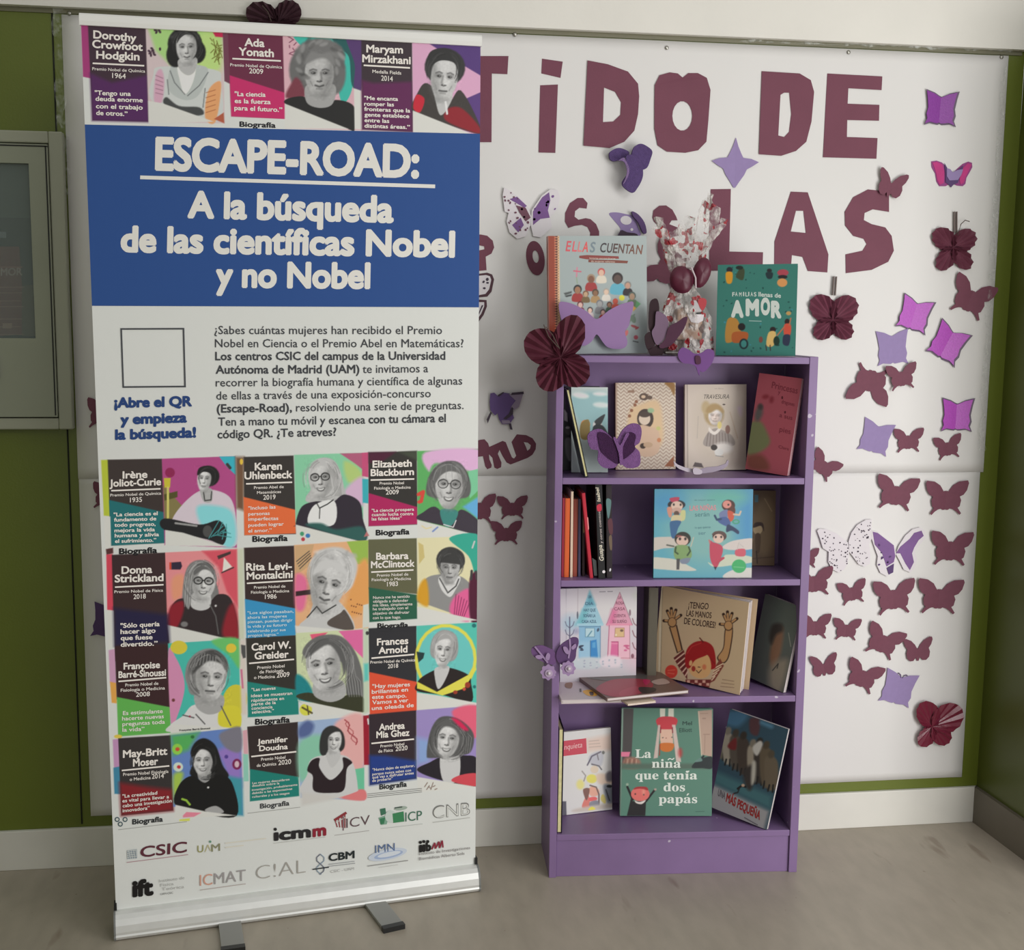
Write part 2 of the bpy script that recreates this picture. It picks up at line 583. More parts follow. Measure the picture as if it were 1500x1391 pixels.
def floormat():
    m = bpy.data.materials.new('worn_vinyl')
    m.use_nodes = True
    nt = m.node_tree
    bs = nt.nodes['Principled BSDF']
    tc = nt.nodes.new('ShaderNodeTexCoord')
    def noise(sc, det, stretch=(1, 1, 1)):
        mp = nt.nodes.new('ShaderNodeMapping')
        mp.inputs['Scale'].default_value = stretch
        nt.links.new(tc.outputs['Object'], mp.inputs['Vector'])
        n = nt.nodes.new('ShaderNodeTexNoise')
        n.inputs['Scale'].default_value = sc
        n.inputs['Detail'].default_value = det
        nt.links.new(mp.outputs['Vector'], n.inputs['Vector'])
        return n
    def ramp(src, p0, c0, p1, c1):
        r = nt.nodes.new('ShaderNodeValToRGB')
        r.color_ramp.elements[0].position, r.color_ramp.elements[0].color = p0, (*c0, 1)
        r.color_ramp.elements[1].position, r.color_ramp.elements[1].color = p1, (*c1, 1)
        nt.links.new(src.outputs['Fac'], r.inputs['Fac'])
        return r
    def mix(a, c, f, mode='MIX'):
        x = nt.nodes.new('ShaderNodeMix')
        x.data_type = 'RGBA'
        x.blend_type = mode
        nt.links.new(a.outputs[0] if a.bl_idname != 'ShaderNodeMix' else a.outputs[2], x.inputs[6])
        nt.links.new(c.outputs[0], x.inputs[7])
        if isinstance(f, float):
            x.inputs[0].default_value = f
        else:
            nt.links.new(f.outputs[0], x.inputs[0])
        return x
    c = lin((172, 163, 148))
    a = ramp(noise(2.2, 6), .3, tuple(c*.84), .7, tuple(c*1.12))
    g = ramp(noise(26, 8, (1, .35, 1)), .35, tuple(c*.86), .65, tuple(c*1.1))
    m1 = mix(a, g, 0.45)
    dark = nt.nodes.new('ShaderNodeRGB')
    dark.outputs[0].default_value = (*lin((128, 112, 96)), 1)
    scuff = ramp(noise(13, 3, (1.0, .25, 1)), .66, (0, 0, 0), .72, (.55, .55, .55))
    m2 = mix(m1, dark, scuff)
    dots = ramp(noise(60, 2), .74, (0, 0, 0), .79, (.7, .7, .7))
    m3 = mix(m2, dark, dots)
    nt.links.new(m3.outputs[2], bs.inputs['Base Color'])
    bs.inputs['Roughness'].default_value = 0.42
    bs.inputs['Specular IOR Level'].default_value = 0.35
    bp = nt.nodes.new('ShaderNodeBump')
    bp.inputs['Strength'].default_value = 0.08
    n = noise(90, 4)
    nt.links.new(n.outputs['Fac'], bp.inputs['Height'])
    nt.links.new(bp.outputs['Normal'], bs.inputs['Normal'])
    return m
b = MB(); b.aabb((-3.2, -5.2, -0.05), (3.4, 0.12, 0.0))
struct('floor', b, floormat())

# ------------------------------------------------------------------ backing paper on the wall
def sheet(name, x0, x1, z0, z1, off, label):
    """a big sheet of paper, very slightly wavy, taped to the wall"""
    nx, nz = 60, 40
    X, Z = np.meshgrid(np.linspace(x0, x1, nx+1), np.linspace(z0, z1, nz+1))
    wv = 0.0005*np.sin(X*9+Z*3)+0.0004*np.sin(X*17-Z*11)+0.0003*np.sin(Z*23+X*5)
    edge = np.clip((X-x1+0.05)/0.05, 0, 1)**2*0.002
    Y = -(off+0.0012+np.abs(wv)+edge)
    b = MB()
    b.add(np.stack([X, Y, Z], -1).reshape(-1, 3), grid(nx, nz))
    o = b.build(name, mat('white_paper', (229, 227, 225), 0.55, var=0.012, vscale=2.5, bump=0.12, bscale=7), smooth=True)
    so = o.modifiers.new('thickness', 'SOLIDIFY')
    so.thickness = 0.0004
    return tag(o, label, 'paper sheet', 'white paper covering the display wall')
sheet('backing_paper', -0.655, 1.737, 1.005, 2.109, 0.0010, 'upper white paper sheet on the wall behind the large cut-out letters')
sheet('backing_paper', -0.654, 1.728, 0.132, 1.012, 0.0002, 'lower white paper sheet on the wall under the horizontal paper seam')

def wrap(name, path, w, label):
    """a crumpled strip of clear film along an edge of the paper"""
    b = MB()
    vs = []
    for i, (px, py) in enumerate(path):
        P = WALL.pos(WALL.inv([(px, py)]))[0]
        for k in range(5):
            j = rng.normal(0, 1, 3)
            vs.append(P+np.array([(k/4-0.5)*w+j[0]*w*0.12, -0.006-abs(j[1])*0.004, j[2]*0.003]))
    b.add(vs, grid(4, len(path)-1))
    m = MATS.get('clear_film')
    if m is None:
        m = bpy.data.materials.new('clear_film')
        m.use_nodes = True
        nt = m.node_tree
        bs = nt.nodes['Principled BSDF']
        bs.inputs['Roughness'].default_value = 0.12
        bs.inputs['Base Color'].default_value = (.85, .88, .85, 1)
        tr = nt.nodes.new('ShaderNodeBsdfTransparent')
        mx = nt.nodes.new('ShaderNodeMixShader')
        tcn = nt.nodes.new('ShaderNodeTexCoord')
        no = nt.nodes.new('ShaderNodeTexNoise')
        no.inputs['Scale'].default_value = 60
        nt.links.new(tcn.outputs['Object'], no.inputs['Vector'])
        rp = nt.nodes.new('ShaderNodeValToRGB')
        rp.color_ramp.elements[0].position, rp.color_ramp.elements[0].color = .45, (.03, .03, .03, 1)
        rp.color_ramp.elements[1].position, rp.color_ramp.elements[1].color = .75, (.34, .34, .34, 1)
        nt.links.new(no.outputs['Fac'], rp.inputs['Fac'])
        nt.links.new(rp.outputs['Color'], mx.inputs[0])
        nt.links.new(tr.outputs[0], mx.inputs[1])
        nt.links.new(bs.outputs[0], mx.inputs[2])
        nt.links.new(mx.outputs[0], nt.nodes['Material Output'].inputs[0])
        MATS['clear_film'] = m
    return tag(b.build(name, m), label, 'plastic film')
wrap('clear_film', [(86+i*.35, 12+i*11) for i in range(26)], 0.024, 'crumpled clear film along the upper left edge of the white paper')
wrap('clear_film', [(1090+i*13, 61+i*0.45) for i in range(31)], 0.030, 'clear film along the top right edge of the white paper')
wrap('clear_film', [(1468-i*0.95, 100+i*16) for i in range(36)], 0.018, 'narrow clear film down the right edge of the white paper')

PIN = None
for px, py, lab in ((102, 20, 'silver pin at the top left corner of the white paper, beside the banner'),
                    (754, 51, 'silver pin just right of the banner top at the paper edge'),
                    (976, 70.5, 'dark pin above the round letter O at the paper edge'),
                    (1242, 77, 'silver pin above the letter E at the paper edge'),
                    (1466, 84, 'silver pin at the top right corner of the white paper')):
    P = WALL.pos(WALL.inv([(px, py)]))[0]
    if PIN is None:
        t = thing('push_pin', lab, 'pin', (P[0], -0.003, P[2]), 0, 'pins holding the white paper')
        PIN = t
        b = MB()
        ring = [(0.0045, 0.0), (0.0052, -0.002), (0.004, -0.0035), (0.0022, -0.004)]
        vs = [(P[0]+r*math.cos(a), -0.003+y, P[2]+r*math.sin(a)) for r, y in ring for a in np.linspace(0, 2*math.pi, 12, endpoint=False)]
        fs = [(j*12+i, j*12+(i+1) % 12, (j+1)*12+(i+1) % 12, (j+1)*12+i) for j in range(3) for i in range(12)]+[tuple(36+i for i in range(12))]
        b.add(vs, fs)
        b.build('head', mat('pin_steel', (170, 168, 160), 0.3, 0.9), t, smooth=True)
        b = MB(); b.tube([(P[0], -0.004, P[2]), (P[0], -0.0005, P[2])], 0.0009, 6)
        b.build('point', mat('pin_steel', (170, 168, 160), 0.3, 0.9), t)
    else:
        c = PIN.copy(); COL.objects.link(c)
        c.location = (P[0], -0.003, P[2]); c['label'] = lab
        for ch in PIN.children:
            d = ch.copy(); COL.objects.link(d); d.parent = c

# ------------------------------------------------------------------ wall cabinet at the left
gm = mat('grey_cabinet_metal', (150, 154, 136), 0.42, 0.1, var=0.05, vscale=4)
gl = mat('pale_cabinet_edge', (166, 168, 150), 0.4, 0.1)
T = thing('wall_cabinet', 'grey metal wall cabinet with a glass window, cut by the left photo edge', 'cabinet', (-0.979, 0, 1.13))
XR, X0, ZB, ZT = -0.658, -1.30, 1.130, 1.836
b = MB()
b.aabb((XR-0.032, -0.030, ZB), (XR, 0, ZT)); b.aabb((X0, -0.030, ZB), (X0+0.032, 0, ZT))
b.aabb((X0+0.032, -0.030, ZT-0.028), (XR-0.032, 0, ZT)); b.aabb((X0+0.032, -0.030, ZB), (XR-0.032, 0, ZB+0.028))
b.build('frame', gl, T, bevel=0.003)
dx1, dx0, dz0, dz1 = XR-0.033, X0+0.033, ZB+0.031, ZT-0.031
b = MB()
wx1, wx0, wz0, wz1 = -0.735, X0+0.08, 1.350, 1.760
b.aabb((wx1, -0.034, dz0), (dx1, -0.012, dz1)); b.aabb((dx0, -0.034, dz0), (wx0, -0.012, dz1))
b.aabb((wx0, -0.034, wz1), (wx1, -0.012, dz1)); b.aabb((wx0, -0.034, dz0), (wx1, -0.012, wz0))
D = b.build('door', gm, T)
b = MB(); b.aabb((dx1-0.006, -0.0352, dz0+0.004), (dx1-0.003, -0.033, dz1-0.004)); b.aabb((dx0, -0.0352, dz1-0.006), (dx1, -0.033, dz1-0.003))
b.build('seal', mat('rubber_dark', (35, 36, 34), 0.7), D)
gmat = bpy.data.materials.new('window_glass')
gmat.use_nodes = True
nt = gmat.node_tree
bs = nt.nodes['Principled BSDF']
bs.inputs['Base Color'].default_value = (.22, .27, .25, 1)
bs.inputs['Roughness'].default_value = 0.06
tr = nt.nodes.new('ShaderNodeBsdfTransparent'); mx = nt.nodes.new('ShaderNodeMixShader')
mx.inputs[0].default_value = 0.4
nt.links.new(tr.outputs[0], mx.inputs[1]); nt.links.new(bs.outputs[0], mx.inputs[2]); nt.links.new(mx.outputs[0], nt.nodes['Material Output'].inputs[0])
b = MB(); b.aabb((wx0, -0.026, wz0), (wx1, -0.024, wz1)); b.build('glass_pane', gmat, D)
b = MB(); b.aabb((wx0, -0.0115, wz0-0.02), (wx1+0.015, -0.0105, wz1+0.02)); b.build('back_plate', mat('cabinet_inside', (96, 108, 98), 0.6), T)
b = MB(); b.aabb((-0.850, -0.040, 1.255), (-0.8205, -0.034, 1.309)); b.build('lock', mat('black_plastic', (24, 24, 24), 0.4), D)
# the red leaflet with printed lines behind the glass
CAB = Surf((X0, -0.0145, ZB), (XR, -0.0145, ZB), (X0, -0.0145, ZT))
b = MB(); b.aabb((-1.15, -0.0145, wz0), (wx1-0.003, -0.0118, wz0+0.285), lin((52, 56, 58)))
k = Ink(CAB, b, 2.2)
frame(0, 210, 3.971)
k.poly([(-120, 600), (112, 600), (128, 830), (128, 1110), (-120, 1130)], (112, 52, 50))
k.poly([(128, 830), (200, 820), (208, 1120), (128, 1120)], (84, 72, 50))
k.poly([(-60, 512), (36, 515), (36, 550), (-60, 545)], (120, 130, 135))
k.text('MOR', (4, 768), (130, 766), 42, (165, 150, 142), 0.03)
k.poly([(-100, 716), (130, 716), (130, 722), (-100, 722)], (150, 100, 95))
for i, y in enumerate((835, 868, 915, 948, 1020, 1065, 1110)):
    k.poly([(-100, y), (140-10*(i % 3), y-2), (140-10*(i % 3), y+3), (-100, y+5)], (150, 112, 100))
k.poly([(15, 1045), (70, 1045), (70, 1075), (15, 1075)], (160, 130, 112))
tag(b.build('leaflet', inkmat('leaflet_print', 0.5)), 'dark and red printed sheet behind the glass of the grey cabinet', 'leaflet')

# ------------------------------------------------------------------ bookcase
BO = np.array([0.5046, -0.2116, 0.0])
BX = np.array([0.6416, -0.0429, 0.0]); BX /= np.linalg.norm(BX)
BY = np.array([-BX[1], BX[0], 0.0])
BZ = np.array([0, 0, 1.0])
BW, BD, BH, TH = 0.643, 0.203, 1.322, 0.0165
def bc(x, y, z):
    return BO+BX*x+BY*y+BZ*z
BRZ = math.atan2(BX[1], BX[0])
SH = {1: 1.0255, 2: 0.7705, 3: 0.4705, 4: 0.1135, 5: 1.322}

def purple():
    m = bpy.data.materials.new('purple_paint')
    m.use_nodes = True
    nt = m.node_tree
    bs = nt.nodes['Principled BSDF']
    tc = nt.nodes.new('ShaderNodeTexCoord')
    n = nt.nodes.new('ShaderNodeTexNoise'); n.inputs['Scale'].default_value = 5; n.inputs['Detail'].default_value = 5
    nt.links.new(tc.outputs['Object'], n.inputs['Vector'])
    r = nt.nodes.new('ShaderNodeValToRGB')
    c = lin((134, 108, 152))
    r.color_ramp.elements[0].position, r.color_ramp.elements[0].color = .3, (*(c*.9), 1)
    r.color_ramp.elements[1].position, r.color_ramp.elements[1].color = .7, (*(c*1.1), 1)
    nt.links.new(n.outputs['Fac'], r.inputs['Fac'])
    # small chips of missing paint
    n2 = nt.nodes.new('ShaderNodeTexNoise'); n2.inputs['Scale'].default_value = 42; n2.inputs['Detail'].default_value = 1
    nt.links.new(tc.outputs['Object'], n2.inputs['Vector'])
    r2 = nt.nodes.new('ShaderNodeValToRGB')
    r2.color_ramp.elements[0].position, r2.color_ramp.elements[0].color = .765, (0, 0, 0, 1)
    r2.color_ramp.elements[1].position, r2.color_ramp.elements[1].color = .79, (.8, .8, .8, 1)
    nt.links.new(n2.outputs['Fac'], r2.inputs['Fac'])
    x = nt.nodes.new('ShaderNodeMix'); x.data_type = 'RGBA'
    nt.links.new(r2.outputs[0], x.inputs[0]); nt.links.new(r.outputs[0], x.inputs[6])
    x.inputs[7].default_value = (*lin((205, 195, 210)), 1)
    nt.links.new(x.outputs[2], bs.inputs['Base Color'])
    bs.inputs['Roughness'].default_value = 0.42
    return m
PU = purple()
BC = thing('bookcase', 'tall narrow purple painted bookcase standing against the wall beside the banner', 'bookcase', tuple(bc(BW/2, BD/2, 0)), BRZ)
def bcbox(x0, x1, y0, y1, z0, z1, name, m=PU, bevel=0.0012):
    b = MB()
    b.box(bc(x0, y0, z0), BX*(x1-x0), BY*(y1-y0), BZ*(z1-z0))
    return b.build(name, m, BC, bevel=bevel)
bcbox(0, TH+.002, 0, BD, 0, BH+.002, 'side_panel')
bcbox(BW-TH-.005, BW, 0, BD, 0, BH+.002, 'side_panel')
for k in (5, 1, 2, 3, 4):
    bcbox(TH+.0025, BW-TH-.0055, 0.001 if k != 4 else 0.002, BD-.006, SH[k]-0.016, SH[k], 'shelf')
bcbox(TH+.0025, BW-TH-.0055, BD-.0055, BD-.001, 0.02, BH-.001, 'back_panel')
bcbox(TH+.0025, BW-TH-.0055, 0.006, 0.020, 0.0, SH[4]-0.017, 'plinth')

# ------------------------------------------------------------------ roll-up banner
A0 = np.array([-0.5249, -0.4088, 0.0]); A1 = np.array([0.3235, -0.2695, 0.0])
EX = (A1-A0)/np.linalg.norm(A1-A0); EB = np.array([-EX[1], EX[0], 0.0])
LB = np.linalg.norm(A1-A0)
RAILZ = 2.02
TL = np.array([-0.5372, -0.3748, RAILZ]); TR = np.array([0.3021, -0.3350, RAILZ])
TX = (TR-TL)/np.linalg.norm(TR-TL); TB = np.array([-TX[1], TX[0], 0.0])
BN = thing('roll_up_banner', 'tall printed roll-up banner with blue title block standing left of the bookcase', 'banner', tuple((A0+A1)/2+EB*0.045), math.atan2(EX[1], EX[0]))
alu = mat('brushed_aluminium', (224, 225, 222), 0.36, 0.35, var=0.03, vscale=30)
blk = mat('black_plastic', (24, 24, 24), 0.4)
# cassette: a rounded aluminium profile
def cassette(prof, l0, l1):
    vs = []
    n = len(prof)
    for L in (l0, l1):
        for y, z in prof:
            vs.append(A0+EX*L+EB*y+BZ*z)
    fs = [(i, (i+1) % n, n+(i+1) % n, n+i) for i in range(n)]+[tuple(range(n-1, -1, -1)), tuple(range(n, 2*n))]
    return vs, fs
prof = [(0.004, 0.003), (0.0, 0.010), (0.002, 0.014), (0.0015, 0.020), (0.004, 0.035), (0.010, 0.048), (0.018, 0.056), (0.026, 0.060), (0.060, 0.060), (0.080, 0.050), (0.088, 0.03), (0.086, 0.006), (0.08, 0.003)]
b = MB(); b.add(*cassette(prof, 0.003, LB-0.003)); b.build('cassette', alu, BN)
prof2 = [(y+(0.001 if y > .04 else -0.001), z+(0.001 if z > .02 else -.0008)) for y, z in prof]
for l0, l1 in ((-0.001, 0.003), (LB-0.003, LB+0.001)):
    b = MB(); b.add(*cassette(prof2, l0, l1)); b.build('end_cap', mat('cap_grey', (120, 122, 120), 0.5), BN)
for l0 in (0.0, LB-0.006):
    b = MB(); b.box(A0+EX*l0+EB*0.03+BZ*0.0605, EX*0.006, EB*0.02, BZ*0.016); b.build('guide_block', blk, BN)
# fabric
F00 = A0+EX*0.004+EB*0.036+BZ*0.058
F10 = A0+EX*(LB-0.004)+EB*0.036+BZ*0.058
F01 = TL+BZ*-0.014; F11 = TR+BZ*-0.014
FAB = Surf(F00, F10, F01, F11)
# feet: swivelled out flat bars
for (p0, p1) in (((338, 1361), (341.5, 1388)), ((556, 1329), (577, 1356))):
    zf = 0.011
    q0, q1 = (CAM+rays([p])[0]*((zf-CAM[2])/rays([p])[0][2]) for p in (p0, p1))
    d = q1-q0; L = np.linalg.norm(d); d /= L
    nrm_ = np.array([-d[1], d[0], 0])
    b = MB()
    b.box(q0-d*0.11-nrm_*0.0255-BZ*0.008, d*(L+0.10), nrm_*0.051, BZ*0.008)
    fo = b.build('foot', mat('foot_grey', (150, 150, 146), 0.4, 0.5), BN, bevel=0.001)
    b = MB()
    b.box(q1-d*0.012-nrm_*0.0265-BZ*0.011, d*0.016, nrm_*0.053, BZ*0.012)
    b.build('rubber_tip', blk, fo)
# top rail and the pole behind
b = MB()
rp = [(-0.006, -0.018), (-0.008, -0.010), (-0.008, 0.002), (-0.004, 0.006), (0.004, 0.006), (0.008, 0.0), (0.008, -0.012), (0.005, -0.018)]
vs = [TL-TX*0.002+TX*(np.linalg.norm(TR-TL)+0.004)*e+TB*y+BZ*z for e in (0, 1) for y, z in rp]
b.add(vs, [(i, (i+1) % 8, 8+(i+1) % 8, 8+i) for i in range(8)]+[tuple(range(7, -1, -1)), tuple(range(8, 16))])
b.build('top_rail', mat('rail_white_alu', (240, 240, 236), 0.45, 0.0), BN)
pm = (A0+A1)/2+EB*0.07; pt = (TL+TR)/2+TB*0.02
b = MB(); b.tube([pm+BZ*0.055, pt-BZ*0.003], 0.008, 10); b.build('support_pole', alu, BN, smooth=True)

# ------------------------------------------------------------------ what is printed on the banner
mb = MB()
GB = 1.28
PW = (206, 208, 205)
PR = Ink(FAB, mb, GB)
def ts(px, py):
    return FAB.inv([(px, py)])[0]
PR.base(0, 1, 0, 1, 30, 60, PW)

# --- small helpers in frame coordinates
def names(lines, cap, rule, sub, c=(222, 216, 210)):
    PR.lay = 0.0009
    for t, p0, p1 in lines:
        PR.text(t, p0, p1, cap, c, 0.032, lay=False)
    PR.up()
    PR.line(rule[0], rule[1], rule[2] if len(rule) > 2 else 11, c)
    for t, p0, p1, cp in sub:
        PR.text(t, p0, p1, cp, c, 0.012, lay=False)
    PR.up()
def lines(rows, cap, c=(222, 216, 210), bold=0.014):
    for t, p0, p1 in rows:
        PR.text(t, p0, p1, cap, c, bold, lay=False)
    PR.up()

def paint_top(P):
    # card one
    frame(100, 10, 4.6875)
    P.poly([(85, 90), (137, 95), (158, 492), (100, 480)], (160, 62, 118))
    P.poly([(133, 90), (532, 118), (556, 790), (165, 780)], (66, 50, 60))
    P.poly([(150, 455), (300, 520), (545, 470), (556, 790), (165, 780)], (84, 45, 92), feather=3)
    P.poly([(530, 118), (1060, 145), (1075, 800), (552, 790)], (203, 186, 188))
    P.poly([(540, 120), (1060, 145), (1040, 420), (900, 480), (720, 420), (600, 300)], (164, 204, 128), feather=3)
    P.ell(960, 330, 110, 170, (190, 214, 130), 0, 6, .7)
    P.poly([(975, 145), (1062, 148), (1065, 210), (1010, 205)], (190, 44, 84))
    for i in range(16):
        P.ell(555+(i*37) % 80, 125+(i*53) % 60 + (150 if i % 2 else 0), 12, 8, (72, 52, 66), i*30)
    for i in range(14):
        P.line([(975+(i*31) % 80, 215+(i*47) % 170), (990+(i*17) % 70, 235+(i*29) % 160)], 6, (110, 108, 50))
    P.poly([(585, 470), (640, 410), (1000, 430), (1050, 520), (1020, 790), (590, 660)], (196, 200, 198), True)
    P.poly([(590, 650), (600, 470), (640, 430), (660, 520), (640, 660)], (206, 152, 178), True, 1.5, .8)
    P.poly([(940, 760), (960, 580), (1030, 510), (1050, 560), (1010, 790)], (226, 158, 108), True, 1)
    P.poly([(1000, 770), (1068, 725), (1072, 800)], (172, 92, 70))
    P.poly([(700, 420), (760, 390), (900, 400), (960, 440), (900, 600), (800, 640), (690, 570)], (178, 184, 182), True)
    P.poly([(755, 395), (870, 395), (855, 520), (800, 600), (765, 500)], (224, 224, 218), True)
    P.poly([(675, 620), (760, 680), (900, 690), (925, 740), (800, 740), (660, 670)], (72, 74, 74), True, 1)
    for q in ([(700, 440), (730, 520), (800, 600)], [(960, 450), (900, 540), (820, 610)], [(680, 500), (690, 600)], [(940, 560), (925, 690)]):
        P.line(q, 7, (96, 100, 102), .8)
    for i in range(5):
        P.line([(945, 590+i*34), (1010, 570+i*34)], 5, (150, 92, 60), .8)
        P.line([(600, 470+i*30), (650, 490+i*28)], 5, (130, 90, 110), .7)
    P.ell(800, 255, 118, 116, 42, 0, 1.2)
    P.ell(735, 330, 62, 85, 40, 0, 1.2); P.ell(885, 310, 60, 78, 38, 0, 1.2)
    P.poly([(760, 360), (880, 350), (870, 440), (820, 470), (765, 430)], 176, True)
    P.face(812, 285, 70, 112, -3, 190, 1, 1)
    P.poly([(745, 250), (770, 165), (830, 145), (885, 175), (890, 260), (870, 205), (810, 190), (770, 215)], 52, True)
    for i in range(7):
        P.ell(720+i*27, 165+abs(i-3)*14, 22, 14, 86, i*25, 2, .6)
    P.strands(812, 275, 70, 100, 125, 120, 40, 24, 96)
    P.poly([(548, 645), (640, 660), (1000, 788), (552, 800)], (208, 208, 203))
    # card two
    P.poly([(1060, 170), (1100, 165), (1112, 530), (1072, 510)], (112, 66, 84))
    P.poly([(1095, 160), (1482, 178), (1490, 770), (1118, 752)], (104, 48, 70))
    P.poly([(1108, 470), (1488, 590), (1490, 770), (1118, 752)], (190, 50, 104))
    frame(400, 30, 4.6875)
    P.poly([(65, 72), (610, 105), (615, 755), (85, 740)], (208, 168, 178))
    P.poly([(150, 80), (440, 95), (540, 300), (540, 480), (470, 560), (400, 300), (200, 180)], (66, 178, 164), True)
    P.poly([(410, 92), (600, 105), (600, 470), (540, 440), (520, 250), (440, 180)], (44, 92, 92), True)
    P.poly([(500, 110), (606, 118), (606, 480), (555, 455), (560, 300)], (86, 62, 110), True)
    for i in range(8):
        P.line([(90+(i*23) % 70, 95+i*19), (110+(i*31) % 60, 115+i*18)], 6, (120, 60, 84))
    P.ell(320, 250, 175, 130, 112, 0, 2); P.ell(210, 340, 100, 150, 104, 0, 2); P.ell(420, 360, 80, 150, 106, 0, 2)
    P.poly([(90, 530), (120, 440), (170, 390), (220, 520)], (120, 62, 74), True, 2)
    P.poly([(85, 575), (200, 520), (330, 590), (430, 545), (556, 590), (560, 748), (500, 740)], 44, True)
    P.poly([(235, 440), (420, 440), (410, 570), (320, 600), (230, 560)], 158, True)
    P.face(318, 375, 100, 140, 0, 172, 1, 1)
    for i in range(46):
        a = rng.uniform(0, 6.28); r = rng.uniform(.75, 1.05)
        x, y = 315+math.cos(a)*165*r, 290+math.sin(a)*165*r
        if y < 400:
            P.ell(x, y, 30, 13, rng.uniform(75, 165), math.degrees(a)+60, 1.5, .55)
    P.poly([(215, 300), (260, 215), (330, 230), (400, 220), (425, 310), (360, 262), (300, 265)], 126, True, 2)
    P.poly([(80, 570), (520, 745), (80, 740)], (208, 208, 203))
    P.poly([(555, 465), (605, 482), (612, 748), (560, 745)], (208, 208, 203))
    # card three
    P.poly([(605, 110), (955, 130), (960, 765), (612, 748)], (62, 52, 58))
    P.poly([(610, 410), (690, 430), (955, 420), (960, 765), (612, 748)], (96, 44, 84), False, 3)
    P.poly([(955, 130), (1425, 158), (1440, 790), (962, 770)], (208, 160, 190))
    P.poly([(1040, 138), (1425, 160), (1428, 380), (1260, 280)], (84, 60, 118))
    P.poly([(1270, 560), (1430, 490), (1440, 780), (1330, 700)], (90, 64, 124))
    P.ell(1180, 320, 140, 130, 56, 8, 1.2)
    P.poly([(955, 620), (990, 500), (1060, 430), (1200, 560), (1290, 480), (1420, 720), (1410, 780), (1100, 680)], (66, 62, 60), True)
    P.poly([(962, 600), (985, 510), (1040, 540), (1010, 630)], (190, 44, 60), True)
    P.poly([(1195, 610), (1290, 600), (1410, 720), (1405, 775), (1190, 690)], (138, 42, 50), True, 1.5)
    P.poly([(1110, 460), (1230, 500), (1200, 600), (1150, 650), (1120, 570)], 184, True)
    P.face(1175, 400, 92, 150, 6, 192, -1, 0)
    P.poly([(1045, 330), (1080, 215), (1190, 190), (1280, 250), (1280, 360), (1240, 290), (1150, 275), (1085, 320), (1070, 390)], 52, True)
    P.line([(1185, 560), (1195, 640)], 14, 215)
    P.strands(1170, 350, 88, 110, 125, 150, 44, 34, 100, 8, -190, 0)
    P.poly([(960, 618), (1380, 785), (962, 775)], (208, 208, 203))

